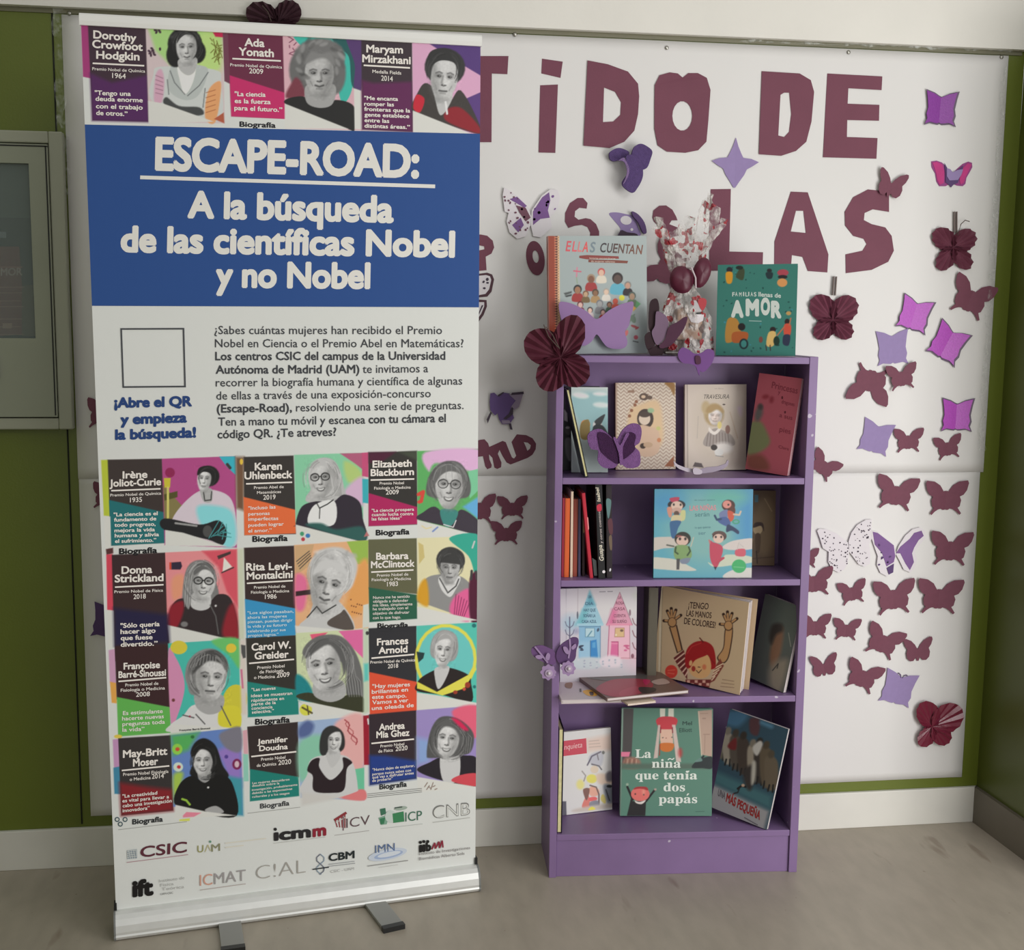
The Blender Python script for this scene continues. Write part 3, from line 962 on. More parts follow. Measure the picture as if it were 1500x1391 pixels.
def paint_low(P):
    # ---------- first row
    frame(140, 650, 5)
    P.poly([(40, 118), (95, 115), (105, 530), (60, 525)], (178, 190, 62))
    P.poly([(88, 115), (486, 108), (510, 725), (112, 745)], (62, 54, 52))
    P.poly([(98, 410), (500, 500), (510, 725), (112, 745)], (38, 108, 112))
    P.poly([(486, 108), (1025, 90), (1035, 760), (505, 740)], (172, 76, 132))
    P.poly([(495, 300), (640, 460), (560, 560), (505, 560)], (128, 118, 76))
    P.poly([(905, 92), (1025, 90), (1028, 230), (960, 165)], (60, 172, 190))
    P.line([(965, 150), (985, 175)], 22, 60)
    P.ell(545, 210, 36, 36, (140, 42, 84)); P.poly([(500, 250), (550, 250), (545, 320), (505, 320)], (196, 186, 60))
    P.poly([(500, 370), (600, 345), (600, 390), (505, 415)], (84, 80, 44))
    P.line([(530, 320), (530, 640)], 16, (206, 200, 110))
    P.poly([(560, 560), (640, 440), (760, 345), (880, 340), (990, 400), (1030, 560), (1020, 750), (800, 700), (600, 640)], (206, 194, 204), True)
    P.poly([(740, 470), (860, 450), (1000, 500), (1030, 700), (960, 760), (800, 640)], (132, 206, 212), True, 3)
    P.poly([(770, 330), (850, 330), (850, 420), (790, 420)], 170, True); P.line([(790, 350), (800, 415), (845, 410), (850, 350)], 8, 50)
    P.ell(830, 235, 78, 76, 38, 20, 1)
    P.face(795, 260, 50, 88, 5, 205, 1, 0)
    P.poly([(745, 230), (760, 175), (830, 160), (890, 200), (870, 290), (840, 220), (790, 205)], 40, True)
    P.strands(815, 245, 50, 70, 74, 74, 22, 22, 80, 15)
    P.poly([(505, 545), (760, 590), (900, 560), (960, 640), (930, 740), (820, 700), (505, 630)], (38, 38, 40), True)
    P.ell(820, 640, 34, 44, 78); P.line([(585, 580), (740, 600)], 14, 150)
    for i in range(9):
        P.line([(830+i*16, 690-i*8), (905+(i*29) % 90, 560+(i*41) % 150)], 6, (70, 150, 152))
    P.poly([(510, 630), (640, 650), (960, 750), (510, 745)], (208, 208, 203))
    P.poly([(62, 528), (108, 532), (115, 800), (70, 800)], (208, 208, 203))
    P.poly([(75, 770), (128, 760), (130, 800), (80, 812)], (86, 52, 52))
    P.poly([(1025, 95), (1088, 95), (1088, 490), (1032, 470)], (112, 84, 64), False, 3)
    P.ell(1068, 130, 12, 22, (228, 186, 70))
    P.poly([(1085, 95), (1450, 85), (1468, 660), (1090, 668)], (58, 54, 52))
    P.poly([(1083, 388), (1462, 482), (1468, 655), (1090, 668)], (224, 106, 62))
    frame(420, 650, 5)
    P.poly([(55, 80), (560, 65), (560, 720), (65, 600)], (132, 196, 160))
    P.poly([(390, 70), (560, 65), (560, 190), (480, 130)], (172, 92, 122))
    P.poly([(420, 130), (520, 170), (556, 260), (450, 280)], (172, 196, 120), True, 3)
    P.poly([(430, 330), (560, 240), (560, 450), (450, 400)], (204, 172, 200), True, 3)
    P.poly([(160, 240), (200, 130), (290, 100), (370, 150), (420, 320), (410, 430), (170, 430), (140, 390), (175, 330)], 178, True)
    P.poly([(65, 590), (110, 460), (220, 420), (330, 430), (420, 370), (530, 420), (556, 540), (556, 715), (100, 610)], (52, 46, 56), True)
    P.poly([(160, 585), (200, 450), (350, 420), (345, 590)], 222, True)
    P.poly([(150, 600), (250, 580), (360, 625), (552, 605), (552, 715)], (50, 92, 88), True, 2)
    P.face(245, 255, 86, 135, -4, 188, 1, 2, 1)
    P.poly([(165, 215), (200, 130), (290, 105), (350, 170), (390, 330), (360, 400), (330, 300), (310, 190), (240, 160)], 184, True, 1)
    for i in range(6):
        P.line([(300+i*12, 140+i*14), (340+i*10, 260), (355+i*9, 380)], 5, 110, .5)
    P.strands(260, 260, 86, 120, 150, 165, 60, 120, 214, 0, -170, 60)
    P.line([(215, 425), (240, 470), (300, 440), (340, 410)], 8, 45); P.line([(242, 470), (240, 545)], 7, 50)
    P.poly([(65, 590), (556, 718), (75, 730)], (208, 208, 203))
    P.ell(112, 658, 15, 16, (70, 150, 110)); P.ell(155, 672, 17, 16, (60, 120, 180)); P.ell(120, 698, 14, 14, (180, 60, 70))
    P.poly([(550, 65), (598, 62), (598, 245), (552, 235)], (190, 80, 120)); P.poly([(553, 255), (598, 258), (598, 436), (556, 430)], (60, 168, 178))
    P.poly([(598, 62), (952, 52), (958, 590), (600, 602)], (54, 52, 50))
    P.poly([(600, 62), (800, 58), (700, 130), (602, 140)], (78, 36, 56), False, 2); P.poly([(820, 60), (952, 53), (954, 120)], (68, 74, 62), False, 2)
    P.poly([(600, 360), (955, 462), (958, 588), (600, 602)], (168, 40, 92))
    P.poly([(955, 52), (1412, 35), (1418, 680), (958, 560)], (92, 166, 96))
    P.poly([(1015, 60), (1412, 40), (1414, 170), (1340, 200), (1100, 140), (1040, 200)], (212, 170, 206), True, 2)
    P.poly([(1330, 200), (1412, 180), (1414, 330), (1340, 400)], (120, 190, 150)); P.poly([(1290, 460), (1414, 380), (1415, 560)], (98, 166, 210), False, 2)
    P.line([(965, 370), (1000, 350), (985, 420), (970, 425)], 26, (204, 74, 62))
    P.poly([(1020, 330), (1060, 200), (1150, 130), (1270, 140), (1340, 260), (1340, 370), (1270, 400), (1060, 390)], 92, True, 1)
    P.poly([(955, 550), (1000, 500), (1090, 460), (1200, 560), (1280, 480), (1410, 570), (1415, 670), (1150, 600)], (62, 56, 66), True)
    P.poly([(1130, 480), (1250, 490), (1230, 570), (1180, 610), (1140, 570)], (64, 130, 124), True)
    P.face(1190, 310, 102, 162, 3, 184, 1, 2, .6)
    P.poly([(1080, 300), (1110, 190), (1200, 150), (1310, 200), (1320, 320), (1280, 230), (1200, 200), (1130, 230)], 100, True, 1)
    for i in range(6):
        P.line([(1100+i*35, 150+abs(i-2)*8), (1070+i*48, 260)], 6, 140, .5)
    P.strands(1185, 290, 100, 130, 160, 165, 70, 60, 165, 0, -210, 30)
    P.line([(1150, 590), (1220, 610), (1240, 560)], 7, 220)
    P.poly([(955, 555), (1415, 672), (960, 690)], (208, 208, 203))
    P.line([(990, 600), (1020, 620), (1060, 610)], 8, (214, 200, 150)); P.line([(1070, 640), (1105, 610)], 12, (120, 140, 190))
    P.poly([(565, 680), (585, 640), (605, 672)], (180, 110, 110))
    # ---------- second row
    frame(140, 650, 5)
    P.poly([(78, 810), (125, 805), (133, 1220), (85, 1215)], (204, 70, 88))
    P.poly([(118, 812), (510, 795), (545, 1590), (140, 1590)], (60, 44, 46))
    P.poly([(510, 795), (1040, 770), (1050, 1440), (525, 1330)], (224, 138, 142))
    P.poly([(780, 785), (1035, 772), (1045, 1200), (960, 1080), (900, 900)], (206, 84, 98), False, 2)
    P.poly([(560, 990), (640, 960), (640, 1090), (570, 1140)], (224, 148, 118), True, 3)
    P.poly([(540, 868), (555, 866), (556, 920), (541, 920)], (200, 70, 50)); P.poly([(555, 868), (625, 862), (634, 895), (622, 920), (556, 920)], (52, 44, 62))
    P.poly([(940, 830), (1000, 900), (930, 935)], (226, 216, 208)); P.poly([(890, 820), (990, 785), (990, 805), (900, 845)], (70, 56, 56)); P.line([(925, 942), (1010, 905)], 9, 60)
    P.poly([(635, 1110), (655, 950), (700, 870), (780, 850), (850, 890), (880, 1000), (900, 1120), (800, 1200), (640, 1220)], 120, True, 1)
    P.poly([(525, 1300), (560, 1180), (640, 1130), (800, 1180), (900, 1100), (1000, 1150), (1045, 1440), (850, 1410), (525, 1330)], (52, 44, 46), True)
    P.poly([(525, 1325), (550, 1190), (640, 1150), (640, 1240), (590, 1350)], (136, 36, 48), True, 2); P.poly([(960, 1230), (1010, 1170), (1045, 1300), (1045, 1440), (930, 1400)], (140, 40, 50), True, 3)
    P.poly([(700, 1100), (830, 1090), (840, 1190), (770, 1220), (700, 1190)], 192, True)
    P.face(790, 1015, 88, 128, 3, 196, -1, 2, 1.2)
    P.poly([(640, 1110), (665, 940), (720, 880), (790, 865), (750, 960), (710, 1000), (700, 1120), (680, 1210)], 142, True, 1)
    P.poly([(720, 960), (740, 880), (830, 880), (880, 950), (885, 1010), (850, 940), (790, 920)], 100, True, 1)
    for i in range(7):
        P.line([(665+i*8, 940+i*5), (650+i*9, 1040), (645+i*8, 1190)], 4, 190 if i % 2 else 80, .6)
    P.strands(780, 1010, 88, 110, 135, 165, 50, 70, 200, 0, -230, -20)
    P.line([(840, 1180), (880, 1260), (900, 1390)], 8, 96); P.ell(650, 1320, 26, 20, 150, 0, 1, .7); P.ell(880, 1185, 8, 8, 200)
    P.poly([(525, 1325), (1048, 1445), (540, 1440)], (208, 208, 203))
    P.poly([(85, 1215), (133, 1222), (140, 1500), (95, 1500)], (208, 208, 203))
    P.poly([(134, 1200), (530, 1250), (540, 1450), (140, 1480)], (40, 36, 66), False, 4)
    P.poly([(1085, 760), (1455, 745), (1470, 1210), (1095, 1140)], (58, 46, 46)); P.poly([(1092, 1135), (1466, 1205), (1470, 1400), (1105, 1425)], (58, 142, 190))
    P.poly([(1040, 770), (1085, 765), (1090, 1430), (1050, 1430)], (196, 200, 178), False, 2)
    frame(420, 650, 5)
    P.poly([(55, 740), (598, 705), (598, 1350), (65, 1380)], (222, 170, 128))
    P.poly([(60, 745), (200, 735), (160, 900), (65, 960)], (196, 160, 120)); P.poly([(440, 715), (598, 705), (596, 880), (520, 880)], (148, 180, 82))
    P.poly([(520, 900), (598, 870), (598, 1190), (420, 1250)], (226, 156, 92), True, 4); P.poly([(65, 960), (150, 1000), (130, 1200), (66, 1200)], (222, 110, 150), True, 3)
    for i in range(4):
        P.line([(72+i*8, 860+i*18), (165+i*5, 785+i*16)], 7, (90, 80, 72))
    P.poly([(65, 1080), (180, 1065), (190, 1100), (66, 1115)], (60, 40, 44))
    P.poly([(170, 960), (180, 850), (260, 770), (400, 760), (510, 850), (500, 990), (430, 1080), (200, 1080)], 192, True, 2)
    for i in range(26):
        P.ell(210+rng.uniform(0, 280), 790+rng.uniform(0, 160), 36, 14, rng.uniform(150, 215), rng.uniform(0, 180), 2, .55)
    P.poly([(90, 1330), (160, 1260), (220, 1140), (380, 1150), (490, 1370), (120, 1390)], 190, True); P.poly([(300, 1300), (390, 1240), (430, 1220), (490, 1360), (330, 1340)], (88, 80, 76), True)
    P.face(300, 1040, 125, 190, 14, 190, -1, 1)
    P.poly([(180, 960), (260, 850), (400, 880), (440, 960), (330, 900), (240, 940)], 196, True, 2)
    P.strands(320, 960, 120, 150, 185, 195, 80, 140, 225, 10, -190, 20)
    P.line([(150, 1270), (220, 1190), (260, 1240), (360, 1180)], 9, 60)
    for i in range(12):
        P.ell(470+(i*37) % 90, 1140+(i*53) % 110, 5, 5, (110, 70, 50))
    P.poly([(60, 1330), (490, 1370), (70, 1390)], (208, 208, 203), False, 1); P.poly([(430, 1370), (600, 1340), (600, 1170), (560, 1180), (555, 1370)], (202, 206, 198))
    P.poly([(598, 700), (952, 690), (958, 1100), (600, 1060)], (96, 96, 72)); P.poly([(600, 1050), (955, 1105), (955, 1280), (605, 1305)], (44, 92, 72))
    P.poly([(955, 690), (1412, 672), (1412, 1300), (958, 1200)], (214, 208, 170)); P.poly([(1190, 690), (1412, 672), (1414, 950), (1380, 960), (1330, 820)], (54, 160, 140), True)
    P.poly([(965, 720), (1000, 740), (1010, 830), (970, 880)], (196, 180, 120)); P.line([(1360, 760), (1375, 715)], 12, 190)
    P.poly([(955, 1150), (1000, 1010), (1080, 960), (1240, 960), (1330, 1010), (1412, 1130), (1412, 1290), (1010, 1170)], 136, True)
    P.poly([(955, 1140), (975, 1030), (1020, 990), (1040, 1100), (1030, 1190)], (204, 150, 44), True, 2)
    P.poly([(1200, 1240), (1220, 1130), (1330, 1060), (1340, 1180), (1330, 1300)], (214, 96, 146), True, 2); P.poly([(1340, 990), (1412, 960), (1414, 1290), (1345, 1280)], (80, 30, 52), True, 1.5)
    P.line([(1355, 930), (1350, 990)], 18, 60); P.line([(1385, 930), (1390, 990)], 12, 66)
    for i in range(6):
        P.line([(1225+i*14, 1270), (1240+i*20, 1100+i*12)], 6, (120, 44, 80), .8)
    P.poly([(1120, 970), (1270, 970), (1230, 1080), (1190, 1120), (1130, 1060)], 205, True)
    P.ell(1200, 850, 105, 92, 56, 5, 1)
    P.face(1195, 915, 72, 108, 3, 172, -1, 0)
    P.poly([(1100, 860), (1130, 780), (1210, 755), (1290, 800), (1300, 880), (1240, 880), (1150, 870)], 60, True, 1)
    P.strands(1198, 890, 72, 60, 105, 125, 40, 34, 104, 3, -195, 15)
    P.line([(1120, 985), (1180, 1090), (1240, 1040), (1260, 990)], 10, 84)
    P.poly([(955, 1190), (1410, 1292), (960, 1300)], (208, 208, 203))
    # ---------- third row
    frame(140, 860, 5)
    P.poly([(95, 460), (140, 452), (150, 700), (105, 700)], (196, 150, 180)); P.poly([(105, 690), (150, 700), (155, 850), (118, 845)], (224, 160, 80))
    P.poly([(140, 430), (530, 420), (550, 880), (155, 820)], (60, 40, 42)); P.poly([(155, 803), (546, 878), (550, 1065), (165, 1092)], (96, 172, 82))
    P.poly([(530, 410), (1050, 378), (1065, 1040), (552, 1060)], (72, 180, 166))
    P.poly([(532, 470), (590, 520), (640, 640), (650, 760), (600, 940), (552, 1000)], (204, 138, 174), True); P.poly([(850, 392), (1050, 380), (1055, 590), (980, 500)], (104, 186, 106), True, 2)
    P.ell(610, 440, 62, 50, (206, 192, 66)); P.ell(993, 445, 38, 34, (216, 190, 66)); P.ell(1020, 830, 90, 120, (200, 192, 62), 10)
    P.poly([(555, 1000), (640, 940), (720, 860), (900, 860), (980, 930), (1060, 1010), (1062, 1035), (552, 1060)], 206, True)
    P.poly([(900, 1000), (920, 880), (1050, 880), (1062, 1020), (980, 1030)], (208, 200, 60), True, 1)
    P.poly([(740, 760), (930, 790), (920, 900), (820, 930), (735, 870)], 160, True)
    P.poly([(655, 640), (680, 540), (760, 465), (860, 450), (950, 510), (970, 590), (930, 700), (720, 790), (670, 710)], 132, True, 1)
    P.face(845, 670, 112, 160, 4, 192, -1, 0)
    P.poly([(700, 640), (700, 560), (780, 480), (880, 460), (955, 530), (960, 620), (920, 560), (830, 540), (760, 590)], 74, True, 1.5)
    for i in range(9):
        P.line([(690+i*24, 560-abs(i-4)*-8), (720+i*20, 480+abs(i-4)*9)], 6, 175, .6)
    P.strands(830, 640, 112, 130, 165, 185, 60, 60, 180, 4, -215, 10)
    for q in ([(640, 935), (720, 955)], [(920, 870), (960, 950), (990, 1010)], [(735, 930), (800, 1000)]):
        P.line(q, 9, 84)
    P.ell(690, 945, 7, 7, (150, 40, 70)); P.ell(570, 826, 12, 12, (110, 60, 60)); P.ell(165, 1092, 30, 14, (214, 190, 80))
    P.poly([(552, 1000), (1062, 1035), (552, 1070)], (208, 208, 203), False, 1)
    P.poly([(1100, 372), (1470, 350), (1490, 760), (1112, 700)], (54, 52, 48)); P.poly([(1110, 690), (1482, 752), (1488, 930), (1115, 952)], (38, 128, 118))
    P.poly([(1052, 390), (1098, 380), (1110, 930), (1068, 935)], (206, 196, 188), False, 2); P.poly([(1065, 420), (1098, 425), (1100, 515), (1080, 520), (1068, 480)], 80); P.poly([(1060, 600), (1075, 600), (1085, 740), (1072, 740)], (196, 110, 140))
    frame(420, 860, 5)
    P.poly([(65, 335), (560, 305), (560, 920), (80, 830)], (196, 206, 166)); P.poly([(380, 320), (560, 308), (560, 520), (480, 440)], (214, 104, 156)); P.poly([(170, 345), (300, 330), (200, 420)], (220, 90, 120))
    P.poly([(70, 640), (160, 700), (200, 830), (80, 820)], (36, 128, 134), True, 2)
    P.poly([(115, 480), (160, 400), (260, 350), (400, 360), (500, 470), (556, 640), (556, 840), (440, 800), (420, 560), (180, 520)], 104, True, 1)
    P.poly([(90, 815), (160, 770), (330, 820), (440, 790), (556, 800), (558, 915)], (58, 60, 44), True)
    P.poly([(215, 680), (400, 680), (430, 790), (320, 840), (200, 790)], 168, True)
    P.face(270, 580, 125, 178, -8, 194, 1, 2)
    P.poly([(140, 520), (170, 430), (270, 375), (400, 400), (440, 520), (420, 640), (390, 520), (300, 420)], 92, True, 1.5)
    for i in range(12):
        P.line([(390+i*8, 420+i*10), (440+i*6, 560+i*8), (430+i*10, 690), (450+i*9, 800)], 6, 165 if i % 2 else 66, .55)
    P.strands(300, 560, 125, 150, 200, 210, 60, 60, 170, 0, -170, 60)
    P.ell(140, 895, 46, 44, (206, 206, 80)); P.line([(115, 880), (185, 920)], 14, (90, 80, 50)); P.line([(150, 860), (160, 930)], 10, (90, 80, 50))
    P.poly([(80, 825), (556, 918), (220, 945), (190, 880), (120, 850)], (208, 208, 203))
    P.poly([(560, 300), (600, 300), (604, 910), (562, 930)], (186, 200, 178), False, 2); P.ell(590, 335, 12, 14, 60); P.poly([(565, 560), (600, 555), (600, 680), (566, 690)], (96, 190, 180), False, 2)
    P.poly([(600, 300), (950, 282), (952, 700), (604, 640)], (50, 50, 54)); P.poly([(604, 620), (952, 692), (952, 905), (608, 930)], (214, 82, 56))
    P.poly([(950, 282), (1412, 255), (1410, 850), (955, 780)], (84, 186, 170)); P.ell(1372, 280, 16, 15, (40, 110, 110)); P.ell(1375, 728, 12, 12, (40, 110, 110))
    P.ell(1165, 525, 228, 258, (214, 208, 84), 0, .8); P.ell(1165, 525, 204, 234, (104, 190, 186), 0, .8)
    P.poly([(955, 700), (1000, 650), (1100, 600), (1200, 590), (1330, 640), (1350, 700), (1350, 840), (1150, 790), (955, 760)], (42, 36, 36), True)
    P.poly([(1090, 590), (1190, 580), (1160, 680), (1110, 745), (1085, 660)], 190, True)
    P.poly([(1050, 460), (1075, 360), (1150, 310), (1240, 350), (1255, 470), (1210, 540), (1080, 520)], 150, True, 1)
    P.face(1148, 465, 68, 116, 6, 200, 1, 2)
    P.poly([(1070, 440), (1090, 360), (1160, 320), (1235, 360), (1235, 450), (1190, 380), (1120, 390)], 160, True, 1)
    P.strands(1155, 440, 68, 90, 98, 125, 36, 110, 205, 6, -200, 20)
    P.poly([(955, 690), (1100, 765), (1330, 640), (1375, 560), (1390, 600), (1300, 740), (1140, 792), (955, 740)], (214, 208, 84), False)
    P.ell(1325, 715, 20, 22, (150, 60, 44)); P.ell(1235, 768, 16, 14, (150, 60, 44)); P.ell(1300, 745, 12, 12, (196, 80, 60))
    P.poly([(950, 470), (1010, 480), (1000, 520), (965, 550)], (40, 60, 62))
    P.poly([(955, 770), (1100, 790), (1350, 838), (1410, 850), (955, 905)], (208, 208, 203))
    # ---------- fourth row
    frame(140, 1040, 5)
    P.poly([(125, 215), (170, 208), (185, 430), (135, 425)], (186, 140, 180)); P.poly([(130, 420), (182, 410), (190, 615), (138, 612)], (64, 130, 160))
    P.poly([(165, 205), (552, 182), (570, 735), (188, 772)], (56, 52, 52)); P.poly([(175, 530), (380, 560), (565, 580), (568, 735), (188, 772)], (128, 38, 44), False, 4)
    P.poly([(552, 182), (1062, 125), (1080, 770), (570, 705)], (98, 128, 188)); P.poly([(554, 184), (760, 160), (680, 290), (570, 330)], (84, 168, 92), False, 4)
    P.poly([(880, 300), (1062, 220), (1070, 560), (1000, 560), (930, 380)], (144, 118, 190), False, 4); P.poly([(970, 480), (1075, 500), (1080, 770), (1030, 770)], (66, 146, 160), False, 3)
    P.poly([(570, 480), (640, 460), (620, 560), (580, 680)], (160, 190, 80), True, 3); P.poly([(905, 190), (960, 145), (1062, 128), (1062, 300), (960, 280)], (120, 118, 130), True, 2)
    P.ell(598, 285, 38, 40, (140, 200, 80)); P.ell(600, 285, 16, 14, (196, 80, 60)); P.ell(605, 415, 36, 34, (200, 214, 200)); P.ell(610, 415, 14, 13, (190, 50, 60))
    P.ell(1035, 395, 34, 40, (120, 40, 84)); P.ell(1035, 395, 17, 24, (206, 180, 190)); P.ell(710, 195, 14, 12, (50, 110, 60)); P.ell(958, 340, 14, 14, (84, 66, 140))
    P.poly([(695, 310), (730, 235), (800, 205), (880, 260), (930, 400), (975, 480), (900, 520), (700, 480), (715, 380)], 34, True, 1)
    P.poly([(585, 695), (610, 550), (700, 480), (800, 520), (900, 470), (1000, 530), (1035, 770), (800, 760)], 30, True)
    P.poly([(755, 440), (840, 440), (840, 500), (800, 530), (755, 500)], 150, True)
    P.face(785, 375, 72, 105, -2, 196, 1, 2)
    P.poly([(710, 330), (750, 250), (820, 250), (870, 310), (870, 400), (835, 310), (770, 285), (730, 330)], 34, True, 1)
    P.strands(800, 380, 74, 90, 120, 140, 40, 20, 70, 0, -180, 70)
    P.line([(635, 650), (665, 660), (690, 690)], 15, (150, 190, 70)); P.ell(825, 565, 8, 7, 210); P.poly([(800, 730), (880, 700), (940, 745), (860, 760)], 160, True)
    P.poly([(585, 692), (800, 740), (1030, 770), (580, 790)], (208, 208, 203)); P.poly([(640, 770), (665, 745), (775, 750), (720, 780), (640, 785)], (222, 130, 150)); P.poly([(615, 800), (690, 790), (690, 810), (612, 812)], (204, 206, 90))
    P.poly([(1110, 120), (1482, 85), (1490, 490), (1130, 440)], (54, 46, 46)); P.poly([(1130, 430), (1486, 488), (1492, 628), (1130, 668)], (34, 122, 112))
    P.poly([(1078, 150), (1110, 142), (1118, 320), (1085, 320)], (208, 160, 170)); P.poly([(1080, 320), (1118, 322), (1122, 520), (1085, 520)], (140, 196, 180))
    frame(420, 1040, 5)
    P.poly([(82, 85), (560, 40), (568, 660), (100, 640)], (150, 172, 204)); P.poly([(90, 240), (250, 180), (300, 300), (180, 480), (92, 500)], (132, 190, 164), True, 4)
    P.poly([(370, 80), (560, 40), (565, 410), (440, 420), (350, 220)], (224, 166, 164), True, 3); P.poly([(500, 430), (568, 420), (568, 600), (520, 600)], (104, 186, 150)); P.poly([(380, 640), (440, 600), (566, 580), (568, 660)], (212, 120, 122), True, 1)
    P.poly([(88, 130), (150, 75), (200, 110), (170, 180), (95, 200)], (84, 100, 146), True, 3)
    for i in range(9):
        P.line([(425+18*math.sin(i*1.1)+i*10, 70+i*20), (425+18*math.sin((i+1)*1.1)+(i+1)*10, 90+i*20)], 9, (160, 70, 76))
        P.line([(440-18*math.sin(i*1.1)+i*7, 80+i*18), (440-18*math.sin((i+1)*1.1)+(i+1)*7, 98+i*18)], 6, (170, 84, 88))
    P.poly([(240, 250), (265, 150), (335, 112), (410, 160), (425, 260), (380, 310), (260, 330)], 50, True, 1)
    P.poly([(100, 600), (150, 470), (170, 370), (260, 330), (420, 330), (490, 400), (520, 560), (500, 600), (300, 650)], 196, True)
    P.poly([(150, 440), (180, 370), (240, 350), (240, 420), (320, 510), (410, 430), (412, 345), (480, 380), (440, 430), (420, 580), (330, 605), (200, 590), (190, 480)], (44, 34, 38), True)
    P.poly([(300, 290), (380, 285), (390, 350), (330, 420), (290, 340)], 186, True)
    P.face(345, 225, 56, 88, 4, 200, -1, 2)
    P.poly([(245, 260), (270, 160), (340, 122), (400, 155), (350, 160), (305, 200), (300, 300), (260, 330)], 52, True, 1)
    P.poly([(100, 600), (300, 620), (400, 640), (110, 700)], (196, 194, 190), False, 3)
    P.poly([(560, 40), (602, 35), (606, 400), (566, 400)], (150, 32, 50)); P.line([(595, 65), (600, 100)], 12, 215)
    P.poly([(602, 30), (950, 0), (950, 500), (608, 548)], (54, 44, 50)); P.poly([(605, 330), (720, 330), (950, 370), (948, 500), (608, 548)], (40, 62, 130), False, 3)
    P.poly([(950, 0), (1400, -35), (1398, 560), (955, 490)], (150, 134, 188)); P.poly([(1210, 10), (1400, -30), (1400, 180), (1340, 180)], (218, 96, 122), True, 2); P.poly([(955, 200), (1060, 220), (1040, 380), (955, 400)], (134, 160, 206), False, 5)
    P.poly([(955, 440), (1050, 380), (1140, 340), (1300, 330), (1396, 360), (1396, 555), (1140, 515)], (42, 38, 44), True)
    P.poly([(1130, 320), (1260, 320), (1255, 510), (1145, 515)], 194, True)
    P.poly([(1025, 320), (1050, 160), (1110, 60), (1200, 45), (1300, 90), (1370, 180), (1350, 300), (1270, 330), (1060, 350)], 84, True, 1)
    P.face(1175, 215, 88, 130, 6, 198, 1, 2)
    P.poly([(1060, 300), (1070, 170), (1130, 80), (1210, 70), (1280, 140), (1290, 260), (1240, 150), (1160, 120), (1110, 180), (1100, 280)], 92, True, 1.5)
    for i in range(8):
        P.line([(1240+i*10, 100+i*8), (1290+i*9, 200), (1290+i*7, 310)], 5, 150 if i % 2 else 58, .6)
    P.strands(1190, 220, 88, 110, 155, 165, 70, 48, 150, 0, -220, 60)
    P.poly([(1210, 60), (1260, 70), (1330, 140), (1290, 140)], (206, 40, 84), True, 2); P.poly([(1210, 520), (1270, 475), (1396, 465), (1396, 556)], (200, 74, 84), True)
    P.poly([(955, 488), (1398, 562), (960, 600)], (208, 208, 203))
    for i in range(6):
        P.line([(1010+i*15, 560+(i % 2)*20), (1030+i*14, 530+(i % 3)*22)], 6, (120, 100, 90))

t0 = ts(400, 198)[1]; t1 = 1.0
PR.raster(0.0, 1.0, t0-0.01, t1, 540, 180, paint_top, PW)
tl = ts(170, 1222)[1]; tu = ts(400, 655)[1]
PR.raster(0.0, 1.0, tl, tu, 560, 600, paint_low, PW)
WHT = (214, 212, 206)
frame(100, 170, 2.4194)
frame(100, 10, 4.6875)
PR.lay = 0.0005
PR.text('Biografía', (1175, 822), (1425, 830), 34, (40, 40, 44), 0.04)
frame(100, 170, 2.4194)
# the blue title block runs to both edges of the fabric
a0, a1 = ts(126, 182.4)[1], ts(695, 195.6)[1]; b0, b1 = ts(138, 447.8)[1], ts(702.7, 450)[1]
st = np.array([(s, (b0+(b1-b0)*s)*(1-t)+(a0+(a1-a0)*s)*t) for t in np.linspace(0, 1, 9) for s in np.linspace(0, 1, 17)])
mb.add(FAB.pos(st, 0.0006), grid(16, 8), lin((42, 75, 134), GB)); PR.lay = 0.0008
for t, p0, p1, cap in (('ESCAPE-ROAD:', (307, 187), (1243, 215), 108), ('A la búsqueda', (422, 357), (1153, 374), 88),
                       ('de las científicas Nobel', (185, 478), (1370, 497), 86), ('y no Nobel', (522, 603), (1070, 608), 85)):
    PR.text(t, p0, p1, cap, WHT, 0.045, up=(0.02, -1))
PR.line((255, 217), (1300, 249), 13, WHT)
# the introduction
frame(130, 440, 2.5424)
INK = (62, 64, 68)
for t, p0, p1, bd in (('¿Sabes cuántas mujeres han recibido el Premio', (468, 125), (1316, 125), 0), ('Nobel en Ciencia o el Premio Abel en Matemáticas?', (470, 174), (1396, 174), 0),
                      ('Los centros CSIC del campus de la Universidad', (471, 222), (1328, 220), 1), ('Autónoma de Madrid (UAM)', (473, 272), (1008, 270), 1), ('te invitamos a', (1020, 270), (1264, 267), 0),
                      ('recorrer la biografía humana y científica de algunas', (473, 320), (1391, 313), 0), ('de ellas a través de una exposición-concurso', (475, 369), (1274, 360), 0),
                      ('(Escape-Road),', (477, 417), (757, 413), 1), ('resolviendo una serie de preguntas.', (772, 413), (1396, 404), 0),
                      ('Ten a mano tu móvil y escanea', (482, 466), (1030, 458), 0.4), ('con tu cámara el', (1042, 457), (1330, 452), 1), ('código QR. ¿Te atreves?', (480, 513), (922, 503), 0.7)):
    PR.text(t, p0, p1, 30, INK, 0.006+0.018*bd, lay=False)
PR.up()
BLU = (40, 66, 118)
for t, p0, p1 in (('¡Abre el QR', (95, 398), (385, 392)), ('y empieza', (118, 460), (366, 452)), ('la búsqueda!', (98, 517), (400, 508))):
    PR.text(t, p0, p1, 35, BLU, 0.05, lay=False)
PR.up()
for q in ([(118, 103), (356, 102), (356, 108), (118, 109)], [(126, 319), (362, 317), (362, 323), (126, 325)], [(118, 103), (124, 103), (132, 325), (126, 325)], [(350, 102), (356, 102), (362, 323), (356, 323)]):
    PR.poly(q, (70, 72, 76))
